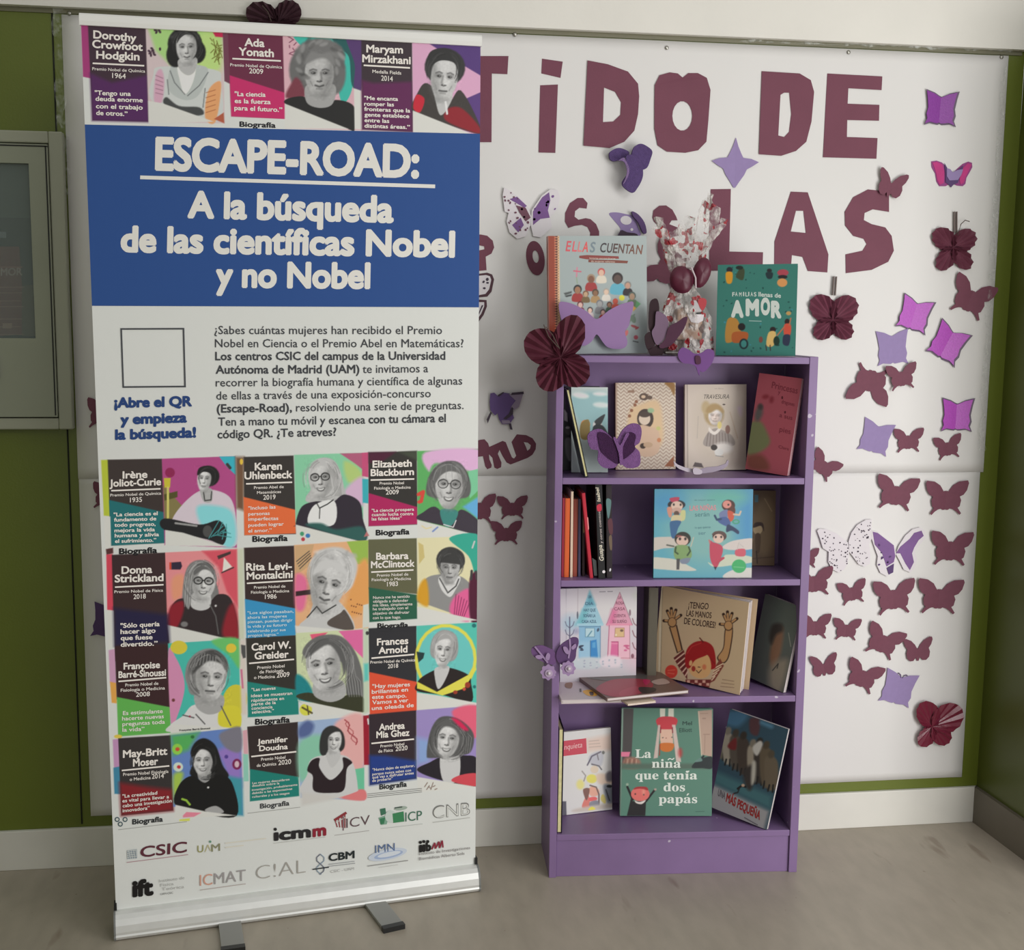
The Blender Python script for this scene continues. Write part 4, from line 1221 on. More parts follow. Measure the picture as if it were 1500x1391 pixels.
# card lettering
frame(100, 10, 4.6875)
names([('Dorothy', (172, 215), (468, 240)), ('Crowfoot', (165, 280), (512, 302)), ('Hodgkin', (192, 355), (490, 368))], 52, ((168, 388), (522, 405)), [('Premio Nobel de Química', (165, 435), (528, 452), 20), ('1964', (302, 488), (395, 494), 34)])
lines([('"Tengo una', (182, 605), (430, 612)), ('deuda enorme', (187, 645), (512, 656)), ('con el trabajo', (190, 696), (512, 706)), ('de otros.”', (192, 742), (408, 750))], 30, bold=.03)
names([('Ada', (1210, 268), (1348, 276)), ('Yonath', (1170, 332), (1412, 345))], 52, ((1127, 356), (1460, 372)), [('Premio Nobel de Química', (1112, 408), (1468, 424), 20), ('2009', (1242, 456), (1338, 462), 34)])
lines([('"La ciencia', (1142, 612), (1355, 618)), ('es la fuerza', (1142, 660), (1390, 668)), ('para el futuro.”', (1140, 708), (1470, 722))], 30, bold=.03)
frame(400, 30, 4.6875)
names([('Maryam', (640, 218), (892, 226)), ('Mirzakhani', (612, 285), (945, 300))], 50, ((622, 308), (940, 326)), [('Medalla Fields', (682, 360), (880, 372), 22), ('2014', (742, 412), (822, 418), 34)])
lines([('"Me encanta', (625, 545), (858, 552)), ('romper las', (625, 584), (830, 590)), ('fronteras que la', (625, 620), (942, 632)), ('gente establece', (627, 658), (935, 670)), ('entre las', (627, 697), (798, 703)), ('distintas áreas.”', (627, 735), (940, 745))], 26, bold=.03)
frame(140, 650, 5)
names([('Irène', (198, 252), (380, 246)), ('Joliot-Curie', (102, 312), (480, 300))], 50, ((115, 342), (476, 328)), [('Premio Nobel de Química', (108, 385), (480, 370), 20), ('1935', (252, 427), (340, 423), 34)])
lines([('"La ciencia es el', (132, 530), (455, 520)), ('fundamento de', (135, 568), (445, 558)), ('todo progreso,', (138, 606), (440, 598)), ('mejora la vida', (138, 646), (435, 638)), ('humana y alivia', (140, 684), (465, 674)), ('el sufrimiento.”', (142, 724), (445, 715))], 26, bold=.03)
names([('Karen', (1165, 192), (1365, 186)), ('Uhlenbeck', (1090, 258), (1440, 248))], 52, ((1102, 292), (1440, 280)), [('Premio Abel de', (1160, 330), (1378, 322), 20), ('Matemáticas', (1182, 366), (1358, 358), 20), ('2019', (1228, 408), (1318, 404), 34)])
lines([('"Incluso las', (1118, 482), (1318, 472)), ('personas', (1118, 524), (1275, 518)), ('imperfectas', (1118, 562), (1338, 555)), ('pueden lograr', (1118, 606), (1378, 596)), ('el amor.”', (1118, 648), (1290, 642))], 24, bold=.02)
lines([('Biografía', (1148, 716), (1408, 708))], 40, (34, 34, 36), .04)
lines([('Biografía', (172, 806), (452, 796))], 40, (34, 34, 36), .04)
names([('Donna', (190, 950), (415, 942)), ('Strickland', (140, 1012), (498, 1002))], 52, ((142, 1048), (498, 1030)), [('Premio Nobel de Física', (138, 1092), (495, 1080), 20), ('2018', (278, 1135), (368, 1130), 34)])
names([('Rita Levi-', (1102, 926), (1438, 918)), ('Montalcini', (1106, 992), (1444, 978))], 52, ((1108, 1020), (1444, 1000)), [('Premio Nobel de', (1160, 1060), (1390, 1050), 20), ('Fisiología o Medicina', (1138, 1096), (1418, 1084), 20), ('1986', (1240, 1134), (1326, 1130), 32)])
frame(420, 650, 5)
names([('Elizabeth', (628, 172), (916, 164)), ('Blackburn', (614, 234), (932, 226))], 48, ((614, 264), (934, 256)), [('Premio Nobel', (680, 298), (858, 294), 20), ('Fisiología o Medicina', (640, 334), (908, 326), 20), ('2009', (726, 370), (820, 366), 32)])
lines([('"La ciencia prospera', (622, 498), (932, 488)), ('cuando lucha contra', (622, 528), (928, 520)), ('las falsas ideas”', (622, 560), (842, 552))], 22, bold=.02)
lines([('Biografía', (652, 668), (900, 660))], 38, (34, 34, 36), .04)
names([('Barbara', (654, 846), (892, 840)), ('McClintock', (616, 908), (936, 896))], 48, ((618, 938), (928, 922)), [('Premio Nobel de', (660, 972), (890, 962), 20), ('Fisiología o Medicina', (622, 1004), (910, 994), 20), ('1983', (734, 1042), (814, 1038), 32)])
frame(140, 860, 5)
lines([('"Sólo quería', (182, 296), (470, 282)), ('hacer algo', (182, 340), (440, 330)), ('que fuese', (184, 386), (418, 378)), ('divertido.”', (184, 434), (455, 424))], 32, bold=.03)
names([('Françoise', (205, 600), (472, 588)), ('Barré-Sinoussi', (168, 662), (516, 644))], 46, ((168, 688), (518, 660)), [('Premio Nobel de', (218, 726), (460, 712), 22), ('Fisiología o Medicina', (184, 764), (508, 746), 22), ('2008', (296, 800), (398, 794), 32)])
lines([('Es estimulante', (200, 934), (492, 918)), ('hacerte nuevas', (194, 974), (500, 956)), ('preguntas toda', (196, 1014), (508, 996)), ('la vida”', (196, 1056), (358, 1048))], 28, bold=.02)
lines([('"Los siglos pasaban,', (1112, 196), (1450, 184)), ('ahora las mujeres', (1112, 230), (1400, 218)), ('piensan, pueden dirigir', (1114, 262), (1442, 248)), ('la vida y su futuro', (1114, 296), (1400, 282)), ('celebrando por sus', (1114, 330), (1392, 318)), ('propios logros.”', (1116, 362), (1340, 352))], 20, (206, 222, 230), .01)
lines([('Françoise Barré-Sinoussi', (615, 1052), (840, 1036))], 13, (50, 50, 50), .02)
names([('Carol W.', (1142, 462), (1430, 444)), ('Greider', (1164, 526), (1414, 512))], 50, ((1124, 556), (1454, 526)), [('Premio Nobel', (1184, 598), (1384, 584), 22), ('de Fisiología', (1200, 630), (1378, 618), 22), ('o Medicina', (1160, 670), (1314, 662), 22), ('2009', (1326, 660), (1420, 652), 34)])
lines([('"Las nuevas', (1142, 760), (1318, 746)), ('ideas se muestran', (1138, 804), (1440, 784)), ('rápidamente en', (1140, 838), (1380, 822)), ('parte de la', (1142, 866), (1320, 852)), ('conciencia', (1142, 896), (1296, 884)), ('selectiva.”', (1144, 924), (1306, 912))], 22, bold=.02)
lines([('Biografía', (1168, 1004), (1424, 986))], 40, (34, 34, 36), .04)
frame(420, 860, 5)
lines([('Nunca me he sentido', (632, 84), (900, 74)), ('obligada a defender', (632, 112), (890, 104)), ('mis ideas, simplemente', (630, 140), (920, 130)), ('he trabajado con el', (630, 168), (888, 158)), ('objetivo de disfrutar', (630, 200), (898, 190)), ('con lo que hago.', (630, 232), (836, 226))], 20, bold=.01)
lines([('Biografía', (664, 300), (890, 292))], 36, (34, 34, 36), .04)
frame(420, 860, 5)
PR.lay = 0.0012
PR.poly([(604, 304), (948, 286), (948, 312), (604, 326)], (50, 50, 54))
names([('Frances', (660, 424), (890, 412)), ('Arnold', (672, 486), (884, 474))], 48, ((620, 518), (932, 490)), [('Premio Nobel de Química', (612, 558), (942, 540), 20), ('2018', (740, 592), (816, 586), 30)])
lines([('"Hay mujeres', (626, 738), (902, 722)), ('brillantes en', (622, 778), (888, 760)), ('este campo.', (624, 816), (876, 804)), ('Vamos a ver', (626, 856), (890, 838)), ('una oleada de', (622, 898), (930, 874))], 28, bold=.02)
frame(140, 1040, 5)
names([('May-Britt', (200, 346), (526, 322)), ('Moser', (274, 410), (458, 396))], 52, ((192, 440), (540, 406)), [('Premio Nobel Fisiología', (202, 480), (534, 456), 22), ('o Medicina', (250, 516), (404, 502), 22), ('2014', (412, 500), (500, 494), 34)])
lines([('"La creatividad', (196, 640), (452, 614)), ('es vital para llevar a', (196, 674), (538, 642)), ('cabo una investigación', (198, 710), (558, 672)), ('innovadora”', (198, 746), (396, 724))], 24, bold=.02)
lines([('Biografía', (268, 834), (494, 812))], 36, (50, 52, 54), .04)
names([('Jennifer', (1184, 248), (1408, 228)), ('Doudna', (1198, 298), (1408, 282))], 37, ((1140, 338), (1470, 302)), [('Premio Nobel', (1212, 370), (1390, 352), 22), ('de Química', (1180, 414), (1324, 400), 22), ('2020', (1338, 400), (1432, 390), 34)])
lines([('Las mujeres descuidaron', (1148, 540), (1420, 512)), ('desafíos sobre la', (1146, 560), (1346, 540)), ('investigación, probablemente', (1144, 590), (1478, 550)), ('debido a las expectativas', (1146, 614), (1440, 580)), ('culturales y a los sesgos', (1146, 640), (1420, 612))], 16, bold=.01)
lines([('Biografía', (1204, 718), (1420, 694))], 34, (60, 62, 64), .03)
frame(420, 1040, 5)
names([('Andrea', (676, 146), (864, 132)), ('Mia Ghez', (656, 202), (898, 184))], 46, ((620, 242), (932, 210)), [('Premio Nobel', (686, 272), (860, 254), 20), ('de Física', (670, 310), (778, 300), 22), ('2020', (796, 298), (884, 288), 32)])
lines([('"Nunca dejes de explorar,', (628, 444), (936, 412)), ('porque nunca sabes con', (626, 476), (910, 446)), ('qué vas a disfrutar antes', (626, 500), (930, 466)), ('de probarlo”', (626, 524), (776, 506))], 19, bold=.015)
lines([('Biografía', (678, 578), (880, 556))], 36, (50, 52, 54), .04)
for i in range(3):
    PR.line((590, 612+i*13), (990, 570+i*13), 4, (120, 120, 118))
PR.lay = 0.0009
frame(150, 1160, 5.1724)
for a, b2 in (((120, 283), (640, 222)), ((1100, 158), (1500, 112))):
    PR.line(a, b2, 4, (150, 150, 146))
for cx_, cy_ in ((112, 205), (172, 205), (136, 240)):
    PR.ell(cx_, cy_, 19, 19, (66, 84, 92)); PR.ell(cx_, cy_, 11, 11, (196, 198, 192))
# ---- logos along the foot of the banner
PR.text('CSIC', (286, 492), (640, 450), 78, (92, 48, 58), 0.02, up=(0.03, -1))
PR.poly([(186, 440), (262, 428), (264, 496), (188, 506)], (160, 168, 172))
for i in range(4):
    PR.line((190+i*19, 440), (204+i*17, 500), 5, (112, 124, 134)); PR.line((186, 446+i*15), (262, 436+i*15), 4, (198, 199, 194))
PR.line((184, 530), (650, 470), 5, (168, 130, 138))
PR.text('U', (720, 455), (766, 450), 52, (148, 146, 96), 0.01); PR.text('M', (826, 448), (892, 440), 54, (132, 132, 104), 0.01)
PR.pline([(778, 450), (800, 396), (820, 442)], 7, (182, 176, 140)); PR.ell(817, 372, 9, 9, (98, 140, 120))
for x0, x1, y in ((930, 1240, 384), (930, 1070, 416)):
    PR.line((x0, y), (x1, y-(x1-x0)*0.12), 8, (206, 202, 190))
PR.text('ıcm', (1298, 362), (1580, 334), 82, (44, 42, 44), 0.05); PR.text('m', (1592, 334), (1696, 320), 82, (134, 40, 54), 0.05)
PR.ell(1310, 278, 12, 12, (44, 42, 44))
PR.line((1296, 384), (1690, 336), 4, (180, 180, 176))
PR.text('ift', (226, 786), (388, 768), 112, (30, 28, 28), 0.06)
for t, p0, p1 in (('Instituto de', (430, 680), (622, 654)), ('Física', (440, 712), (540, 700)), ('Teórica', (450, 742), (620, 722))):
    PR.text(t, p0, p1, 22, (168, 168, 166), 0, lay=False)
PR.up()
PR.text('UAM-CSIC', (440, 776), (536, 764), 14, (120, 120, 118), .01)
PR.text('IC', (738, 706), (834, 696), 82, (196, 146, 128), -0.004); PR.text('MAT', (846, 694), (1086, 664), 82, (150, 146, 146), 0)
PR.line((740, 738), (1086, 690), 5, (168, 156, 152))
PR.text('C!AL', (1164, 660), (1540, 606), 104, (156, 152, 146), -0.022)
PR.lay = 0.0009
frame(430, 1160, 4.8387)
def rows(rs, cap, c):
    for t, p0, p1 in rs:
        PR.text(t, p0, p1, cap, c, 0.004, lay=False)
    PR.up()
for i in range(4):
    PR.line((292+i*24, 188-i*14), (310+i*18, 246+i*2), 9, (140, 74, 78))
PR.poly([(284, 190), (370, 136), (380, 150), (292, 206)], (134, 56, 60)); PR.line((300, 214), (366, 176), 5, (198, 199, 194)); PR.line((352, 170), (352, 270), 8, (120, 100, 104))
PR.text('ICV', (374, 252), (540, 226), 66, (92, 72, 76), -0.006)
PR.line((290, 304), (536, 270), 4, (164, 160, 158))
PR.poly([(612, 118), (650, 110), (656, 150), (620, 165)], (62, 108, 86)); PR.poly([(602, 180), (640, 166), (672, 180), (660, 225), (620, 230)], (120, 156, 136)); PR.poly([(610, 186), (650, 176), (640, 222), (616, 226)], (58, 116, 84))
PR.ell(690, 170, 42, 44, (186, 196, 190)); PR.poly([(700, 150), (780, 134), (784, 206), (706, 216)], (60, 124, 84)); PR.ell(760, 112, 46, 14, (150, 164, 152), -8); PR.line((716, 110), (770, 102), 8, (64, 76, 70))
PR.text('ICP', (792, 206), (910, 192), 64, (66, 106, 88), 0.0)
PR.line((616, 256), (914, 222), 3, (168, 172, 168))
PR.text('CNB', (986, 186), (1250, 158), 90, (118, 118, 116), 0.0); PR.text('CNB', (993, 183), (1244, 156), 80, (206, 207, 202), -0.018)
PR.line((986, 212), (1250, 178), 4, (164, 164, 160))
for i in range(6):
    a, c2 = i*24, (i+1)*24
    PR.line((190+30*math.sin(a*.045), 436+a), (190+30*math.sin(c2*.045), 436+c2), 7, (132, 146, 160)); PR.line((190-30*math.sin(a*.045), 436+a), (190-30*math.sin(c2*.045), 436+c2), 7, (108, 112, 124))
PR.line((134, 544), (250, 528), 8, (40, 44, 48))
PR.text('CBM', (248, 486), (432, 462), 50, (38, 44, 46), 0.03)
for x0, x1, y in ((250, 432, 508), (250, 436, 522)):
    PR.line((x0, y), (x1, y-22), 5, (150, 152, 154))
PR.text('CSIC - UAM', (262, 568), (428, 546), 18, (160, 160, 158), 0)
PR.ell(665, 438, 140, 38, (186, 194, 206), -12); PR.ell(672, 440, 104, 24, (150, 166, 194), -12); PR.ell(676, 436, 84, 16, (196, 202, 210), -12)
PR.text('IMN', (578, 428), (716, 410), 54, (84, 104, 142), 0.0)
PR.line((524, 520), (810, 480), 6, (140, 140, 138)); PR.line((600, 530), (740, 510), 3, (180, 180, 178))
PR.text('ıı', (888, 418), (934, 412), 62, (34, 32, 32), 0.08); PR.text('b', (936, 412), (974, 408), 56, (34, 32, 32), 0.06)
for q in ((898, 352), (922, 346), (950, 346)):
    PR.ell(q[0], q[1], 11, 11, (34, 32, 32))
PR.pline([(978, 402), (1000, 354), (1004, 396), (1030, 346), (1034, 392), (1052, 338), (1058, 388)], 10, (130, 42, 58))
rows([('Instituto de Investigaciones', (888, 442), (1250, 398)), ('Biomédicas Alberto Sols', (888, 478), (1210, 438))], 20, (124, 120, 120))
mb.build('printed_panel', inkmat('banner_print', 0.42, 0.03, 40, 0.22), BN)

# ------------------------------------------------------------------ books
PAPER = mat('book_pages', (214, 206, 190), 0.8, var=0.04, vscale=60)
def bframe(p):
    x, y, a, l, rho, w, h = p
    a, l, rho = (math.radians(q) for q in (a, l, rho))
    r = BX*math.cos(a)+BY*math.sin(a)
    n = BX*math.sin(a)-BY*math.cos(a)
    u = BZ*math.cos(l)-n*math.sin(l)
    return r*math.cos(rho)+u*math.sin(rho), u*math.cos(rho)-r*math.sin(rho)

def board(mb, o, r, u, n, w, h, t, c):
    """a board of thickness t whose front face starts at o"""
    mb.box(o-n*t, r*w, u*h, n*t, c)

def book(label, p, sh, t, base, spine, paint=None, inks=None, gain=1.5, hard=True, group=None, res=0.0014, ajar=0.0, pages=PAPER, gloss=0.35):
    r, u = bframe(p)
    n = np.cross(r, u)
    w, h = p[5], p[6]
    o = bc(p[0], p[1], 0)
    mz = min((o+a*w*r+b*h*u-c*t*n)[2] for a in (0, 1) for b in (0, 1) for c in (0, 1))
    o = o+BZ*(SH[sh]-mz+0.0004)
    T = thing('book', label, 'book', tuple(o+r*w/2-n*t/2), BRZ+math.radians(p[2]), group)
    mb = MB()
    bt = 0.0024 if hard else 0.0006
    cb, cs = lin(base, gain), lin(spine, gain)
    board(mb, o, r, u, n, w, h, bt, cb)
    sf = Surf(o, o+r*w, o+u*h)
    k = Ink(sf, mb, gain)
    if paint is not None:
        k.raster(0, 1, 0, 1, max(8, int(w/res)), max(8, int(h/res)), paint, base, 0.0002)
    if inks is not None:
        inks(k)
    # spine and back board; an ajar book opens its leaves towards the back
    ca, sa = math.cos(ajar), math.sin(ajar)
    r2 = r*ca-n*sa
    n2 = n*ca+r*sa
    ob = o-n*t
    mb.box(ob, r*0.003, u*h, n*(t-bt), cs)
    mb.box(ob, r2*w, u*h, n2*bt, cb)
    mb.build('cover', inkmat('cover_print', gloss), T)
    pb = MB()
    ins = 0.003 if hard else 0.0004
    rm = r*math.cos(ajar*.5)-n*math.sin(ajar*.5)
    for i in range(3 if ajar else 1):
        f = (i+.5)/3 if ajar else 0
        rr = r*math.cos(ajar*f)-n*math.sin(ajar*f)
        nn = n*math.cos(ajar*f)+r*math.sin(ajar*f)
        tt = (t-2*bt)/(3 if ajar else 1)
        pb.box(o-n*(bt+tt*(i+1)-0.0002)+r*0.003+u*ins, rr*(w-0.003-ins-(0.004*i if ajar else 0)), u*(h-2*ins), nn*(tt-0.0004))
    pb.build('pages', pages, T)
    return T, sf, k

def person_blob(P, x, y, s, skin, hair, top):
    P.ell(x, y-s*.1, s*.62, s*.66, hair); P.poly([(x-s*.8, y+s*1.7), (x-s*.6, y+s*.6), (x+s*.6, y+s*.6), (x+s*.8, y+s*1.7)], top, True)
    P.ell(x, y+s*.05, s*.45, s*.55, skin)

# --- top of the bookcase: the two big picture books
def pa(P):
    frame(790, 320, 6.325)
    P.poly([(80, 100), (176, 100), (190, 1230), (90, 1230)], (140, 62, 44))
    P.poly([(140, 100), (184, 100), (196, 1230), (150, 1230)], (214, 176, 140))
    for i in range(46):
        y = 140+i*24
        P.poly([(140, y), (160, y-10), (172, y), (160, y+11)], (84, 34, 30)); P.ell(146, y+12, 6, 5, (190, 80, 50)); P.ell(174, y+12, 5, 5, (120, 84, 60))
    people = [(480, 560, 62, (120, 80, 62), (150, 130, 110), (150, 52, 52)), (575, 500, 55, (206, 170, 150), (180, 70, 70), (206, 196, 180)), (725, 560, 80, (84, 66, 60), (40, 32, 32), (90, 160, 180)),
              (355, 660, 62, (150, 110, 84), (40, 44, 46), (150, 52, 50)), (820, 620, 52, (180, 140, 120), (120, 120, 116), (40, 34, 38)), (430, 700, 44, (180, 150, 120), (110, 70, 50), (110, 90, 60)), (520, 690, 50, (130, 96, 70), (70, 56, 44), (160, 130, 90)),
              (620, 680, 46, (206, 180, 160), (160, 150, 140), (206, 200, 190)), (860, 720, 56, (160, 130, 106), (70, 84, 76), (90, 110, 84)), (380, 800, 46, (206, 170, 160), (90, 40, 40), (120, 44, 50)), (560, 790, 52, (150, 150, 150), (110, 112, 116), (120, 120, 124)),
              (650, 800, 40, (150, 110, 84), (70, 40, 34), (60, 90, 70)), (470, 850, 42, (214, 176, 160), (50, 40, 44), (206, 190, 190)), (590, 870, 40, (214, 170, 160), (60, 40, 44), (190, 60, 60)), (705, 770, 40, (190, 80, 60), (180, 70, 50), (200, 80, 60))]
    for q in people:
        person_blob(P, *q)
    P.ell(765, 735, 26, 26, (206, 204, 60)); P.poly([(900, 760), (940, 790), (880, 850)], (90, 150, 100)); P.poly([(860, 800), (900, 830), (870, 860)], (216, 160, 80))
    P.poly([(225, 690), (300, 672), (300, 690), (240, 710)], (80, 84, 84)); P.poly([(235, 715), (300, 700), (300, 716), (250, 728)], (60, 62, 64))
    P.line([(350, 455), (345, 540)], 12, (196, 120, 140)); P.line([(320, 485), (385, 492)], 12, (190, 90, 110)); P.line([(345, 545), (352, 600)], 8, (130, 150, 120))
    P.poly([(745, 1050), (820, 1035), (815, 1080), (770, 1095)], (206, 110, 110), True); P.ell(880, 1000, 34, 12, (150, 60, 66), 20); P.ell(905, 1015, 20, 9, (150, 60, 66), -30)
    P.line([(760, 1100), (850, 930), (880, 890)], 16, (110, 130, 112)); P.ell(870, 930, 24, 40, (104, 124, 108), -20)
    P.ell(895, 1100, 20, 20, (150, 60, 74)); P.line([(870, 1135), (915, 1145)], 9, (60, 60, 64))
def ia(k):
    frame(790, 320, 6.325)
    for t, p0, p1, c in (('E', (243, 300), (285, 302), (196, 84, 92)), ('L', (302, 303), (345, 305), (206, 92, 100)), ('L', (352, 306), (390, 307), (200, 120, 120)), ('A', (396, 307), (450, 309), (206, 84, 84)), ('S', (465, 310), (512, 312), (112, 126, 134))):
        k.text(t, p0, p1, 92, c, 0.02, up=(.16, -1), lay=False)
    for i, (t, x, w) in enumerate((('C', 558, 54), ('U', 622, 48), ('E', 678, 42), ('N', 726, 54), ('T', 786, 46), ('A', 826, 56), ('N', 892, 56))):
        k.text(t, (x, 310+i*3), (x+w, 312+i*3), 84, (62+i*9, 56+i*3, 60), 0.02, up=(.16, -1), lay=False)
    k.up()
    k.poly([(370, 345), (440, 338), (735, 350), (738, 372), (440, 378), (370, 365)], (128, 56, 52)); k.poly([(455, 380), (712, 385), (822, 392), (815, 415), (712, 412), (455, 405)], (116, 62, 50))
    k.text('historias extraordinarias', (465, 374), (705, 378), 15, (206, 190, 176), 0, lay=False)
    k.text('de mujeres valientes', (480, 402), (700, 408), 15, (206, 190, 176), 0)
book('large pale blue picture book with an orange spine, left on top of the bookcase', (-0.0115, .060, 3.5, 2, 1.2, .2455, .286), 5, .022, (152, 162, 162), (150, 66, 46), pa, ia, gain=1.3)

def pb_(P):
    frame(930, 270, 4.796)
    for i in range(70):
        x, y = 610+rng.uniform(0, 520), 580+rng.uniform(0, 600)
        if 680 < x < 1040 and 740 < y < 960: continue
        P.ell(x, y, rng.uniform(3, 9), rng.uniform(3, 6), (26, 70, 66) if i % 3 else (60, 140, 160), rng.uniform(0, 180))
    P.ell(665, 600, 22, 20, (40, 40, 50)); P.poly([(640, 620), (685, 620), (680, 690), (645, 690)], (214, 150, 44), True)
    P.poly([(710, 640), (740, 590), (770, 600), (760, 670), (720, 660)], (64, 74, 52), True); P.ell(735, 585, 26, 14, (34, 44, 40))
    P.ell(945, 605, 18, 14, (40, 40, 44)); P.poly([(920, 620), (968, 620), (962, 660), (930, 660)], (34, 50, 56), True); P.ell(1040, 620, 40, 24, (170, 70, 84)); P.ell(1038, 650, 34, 14, (40, 34, 40)); P.ell(1035, 690, 36, 30, (214, 150, 90))
    P.poly([(650, 950), (720, 950), (740, 1060), (640, 1110)], (180, 130, 60), True); P.poly([(690, 1040), (790, 1040), (780, 1100), (690, 1110)], (170, 90, 44), True); P.ell(750, 1000, 26, 26, (34, 30, 32)); P.ell(765, 1120, 32, 38, (30, 44, 50)); P.ell(765, 1120, 20, 26, (60, 130, 124))
    P.ell(970, 1020, 22, 20, (40, 30, 32)); P.poly([(940, 1040), (990, 1040), (975, 1130), (925, 1130)], (216, 180, 110), True); P.ell(995, 1100, 22, 34, (24, 50, 40))
    P.ell(1070, 965, 18, 22, (44, 30, 30)); P.poly([(1050, 985), (1095, 985), (1090, 1060), (1050, 1060)], (204, 80, 60), True); P.poly([(1045, 1060), (1090, 1060), (1080, 1130), (1040, 1120)], (44, 50, 74), True); P.line([(1000, 1060), (1050, 1000)], 9, (180, 110, 80)); P.line([(1085, 990), (1095, 940)], 9, (180, 110, 80)); P.ell(1080, 905, 18, 14, (190, 150, 90))
    P.ell(885, 1090, 14, 22, (120, 70, 60)); P.line([(920, 1130), (925, 1165)], 7, (60, 44, 44)); P.line([(950, 1130), (952, 1165)], 7, (60, 44, 44))
def ib(k):
    frame(930, 270, 4.796)
    for i, (c, x, y) in enumerate(zip('FAMILIAS', (684, 704, 732, 760, 776, 796, 812, 836), (786, 784, 786, 784, 786, 784, 785, 786))):
        k.text(c, (x, y), (x+(8 if c == 'I' else 18), y), 28, (200, 212, 206), 0.03, lay=False)
    k.text('llenas de', (868, 786), (1026, 796), 30, (200, 212, 206), 0.03, lay=False)
    for c, x, x2, y in (('A', 676, 764, 926), ('M', 778, 872, 916), ('O', 884, 950, 908), ('R', 956, 1030, 930)):
        k.text(c, (x, y), (x2, y+2), 104, (206, 214, 208), 0.07, lay=False)
    k.up()
    k.ell(716, 856, 13, 16, (40, 112, 104)); k.ell(910, 862, 16, 20, (40, 112, 104)); k.poly([(802, 955), (890, 958), (890, 964), (802, 961)], (150, 180, 174))
book('square teal picture book with big white lettering, right on top of the bookcase', (0.4075, .080, -19, 3, .7, .193, .223), 5, .026, (58, 122, 112), (84, 156, 140), pb_, ib, gain=1.08, ajar=math.radians(6))

# --- upper shelf
def pc(P):
    frame(750, 440, 4.968)
    P.poly([(410, 635), (710, 640), (700, 1270), (440, 1250)], (176, 190, 186))
    P.poly([(430, 700), (710, 690), (700, 960), (540, 960)], (140, 176, 178), True, 4)
    P.ell(500, 690, 60, 22, (204, 210, 204), 8, 2); P.ell(650, 760, 60, 20, (196, 206, 202), 4, 2); P.ell(640, 680, 50, 14, (206, 210, 206), 2, 2)
    P.ell(535, 900, 34, 32, (200, 120, 60)); P.poly([(500, 900), (560, 870), (560, 1000), (500, 1000)], (130, 110, 60), True)
    P.ell(622, 905, 34, 34, (206, 204, 200)); P.ell(622, 905, 14, 14, 40); P.poly([(600, 880), (670, 828), (672, 850), (640, 905)], (52, 56, 58), True); P.poly([(590, 920), (660, 910), (700, 1000), (600, 1050)], (40, 46, 50), True)
def ic(k):
    frame(750, 440, 4.968)
    k.text('CUENTOS DE', (462, 722), (620, 716), 30, (150, 170, 170), 0); k.text('PÁJAROS', (470, 790), (600, 782), 36, (112, 134, 136), 0.01)
book('small white and teal book with a bird picture, left end of the upper shelf', (0.0518, .0939, 0, 8.1, 0, .0927, .2144), 1, .012, (186, 194, 190), (60, 60, 62), pc, None, hard=False)

def pd(P):
    frame(750, 440, 4.968)
    for i in range(26):
        y = 600+i*26
        pts = [(770+j*22, y+(11 if j % 2 else -11)) for j in range(20)]
        P.line(pts, 12, (212, 200, 184))
    P.poly([(1110, 600), (1180, 600), (1180, 690), (1150, 640)], (150, 110, 60), True, 1)
    P.poly([(1110, 1205), (1178, 1130), (1178, 1210)], (150, 92, 62))
    P.poly([(860, 800), (920, 760), (1060, 730), (1100, 900), (1090, 1040), (1000, 1120), (900, 1080), (840, 950)], (212, 184, 146), True, 3)
    P.ell(970, 860, 60, 72, (66, 52, 46)); P.ell(965, 860, 42, 46, (214, 196, 176)); P.ell(965, 830, 40, 20, (74, 60, 52)); P.ell(1010, 800, 24, 18, (150, 180, 140), 0, 1)
    P.poly([(920, 920), (1010, 920), (1070, 960), (1060, 1110), (930, 1120)], (206, 176, 150), True, 1); P.ell(1065, 930, 16, 14, (190, 190, 120)); P.ell(1070, 1015, 15, 16, (196, 130, 90))
    P.ell(953, 1058, 22, 20, (60, 44, 36)); P.ell(990, 1050, 34, 20, (190, 160, 130))
    for q in ((870, 800), (855, 840), (895, 760), (905, 735)):
        P.ell(q[0], q[1], 12, 12, (140, 92, 66))
    P.ell(960, 700, 34, 26, (90, 72, 60)); P.ell(956, 700, 16, 12, (210, 184, 156)); P.ell(1000, 706, 22, 14, (96, 78, 66))
    P.poly([(840, 655), (890, 650), (890, 668), (845, 672)], (150, 120, 100))
book('book with a tan and white zigzag cover and a girl drawing, on the upper shelf', (0.1735, .150, 2, 4, .6, .157, .2225), 1, .020, (170, 146, 128), (104, 64, 54), pd, None, gain=1.25)

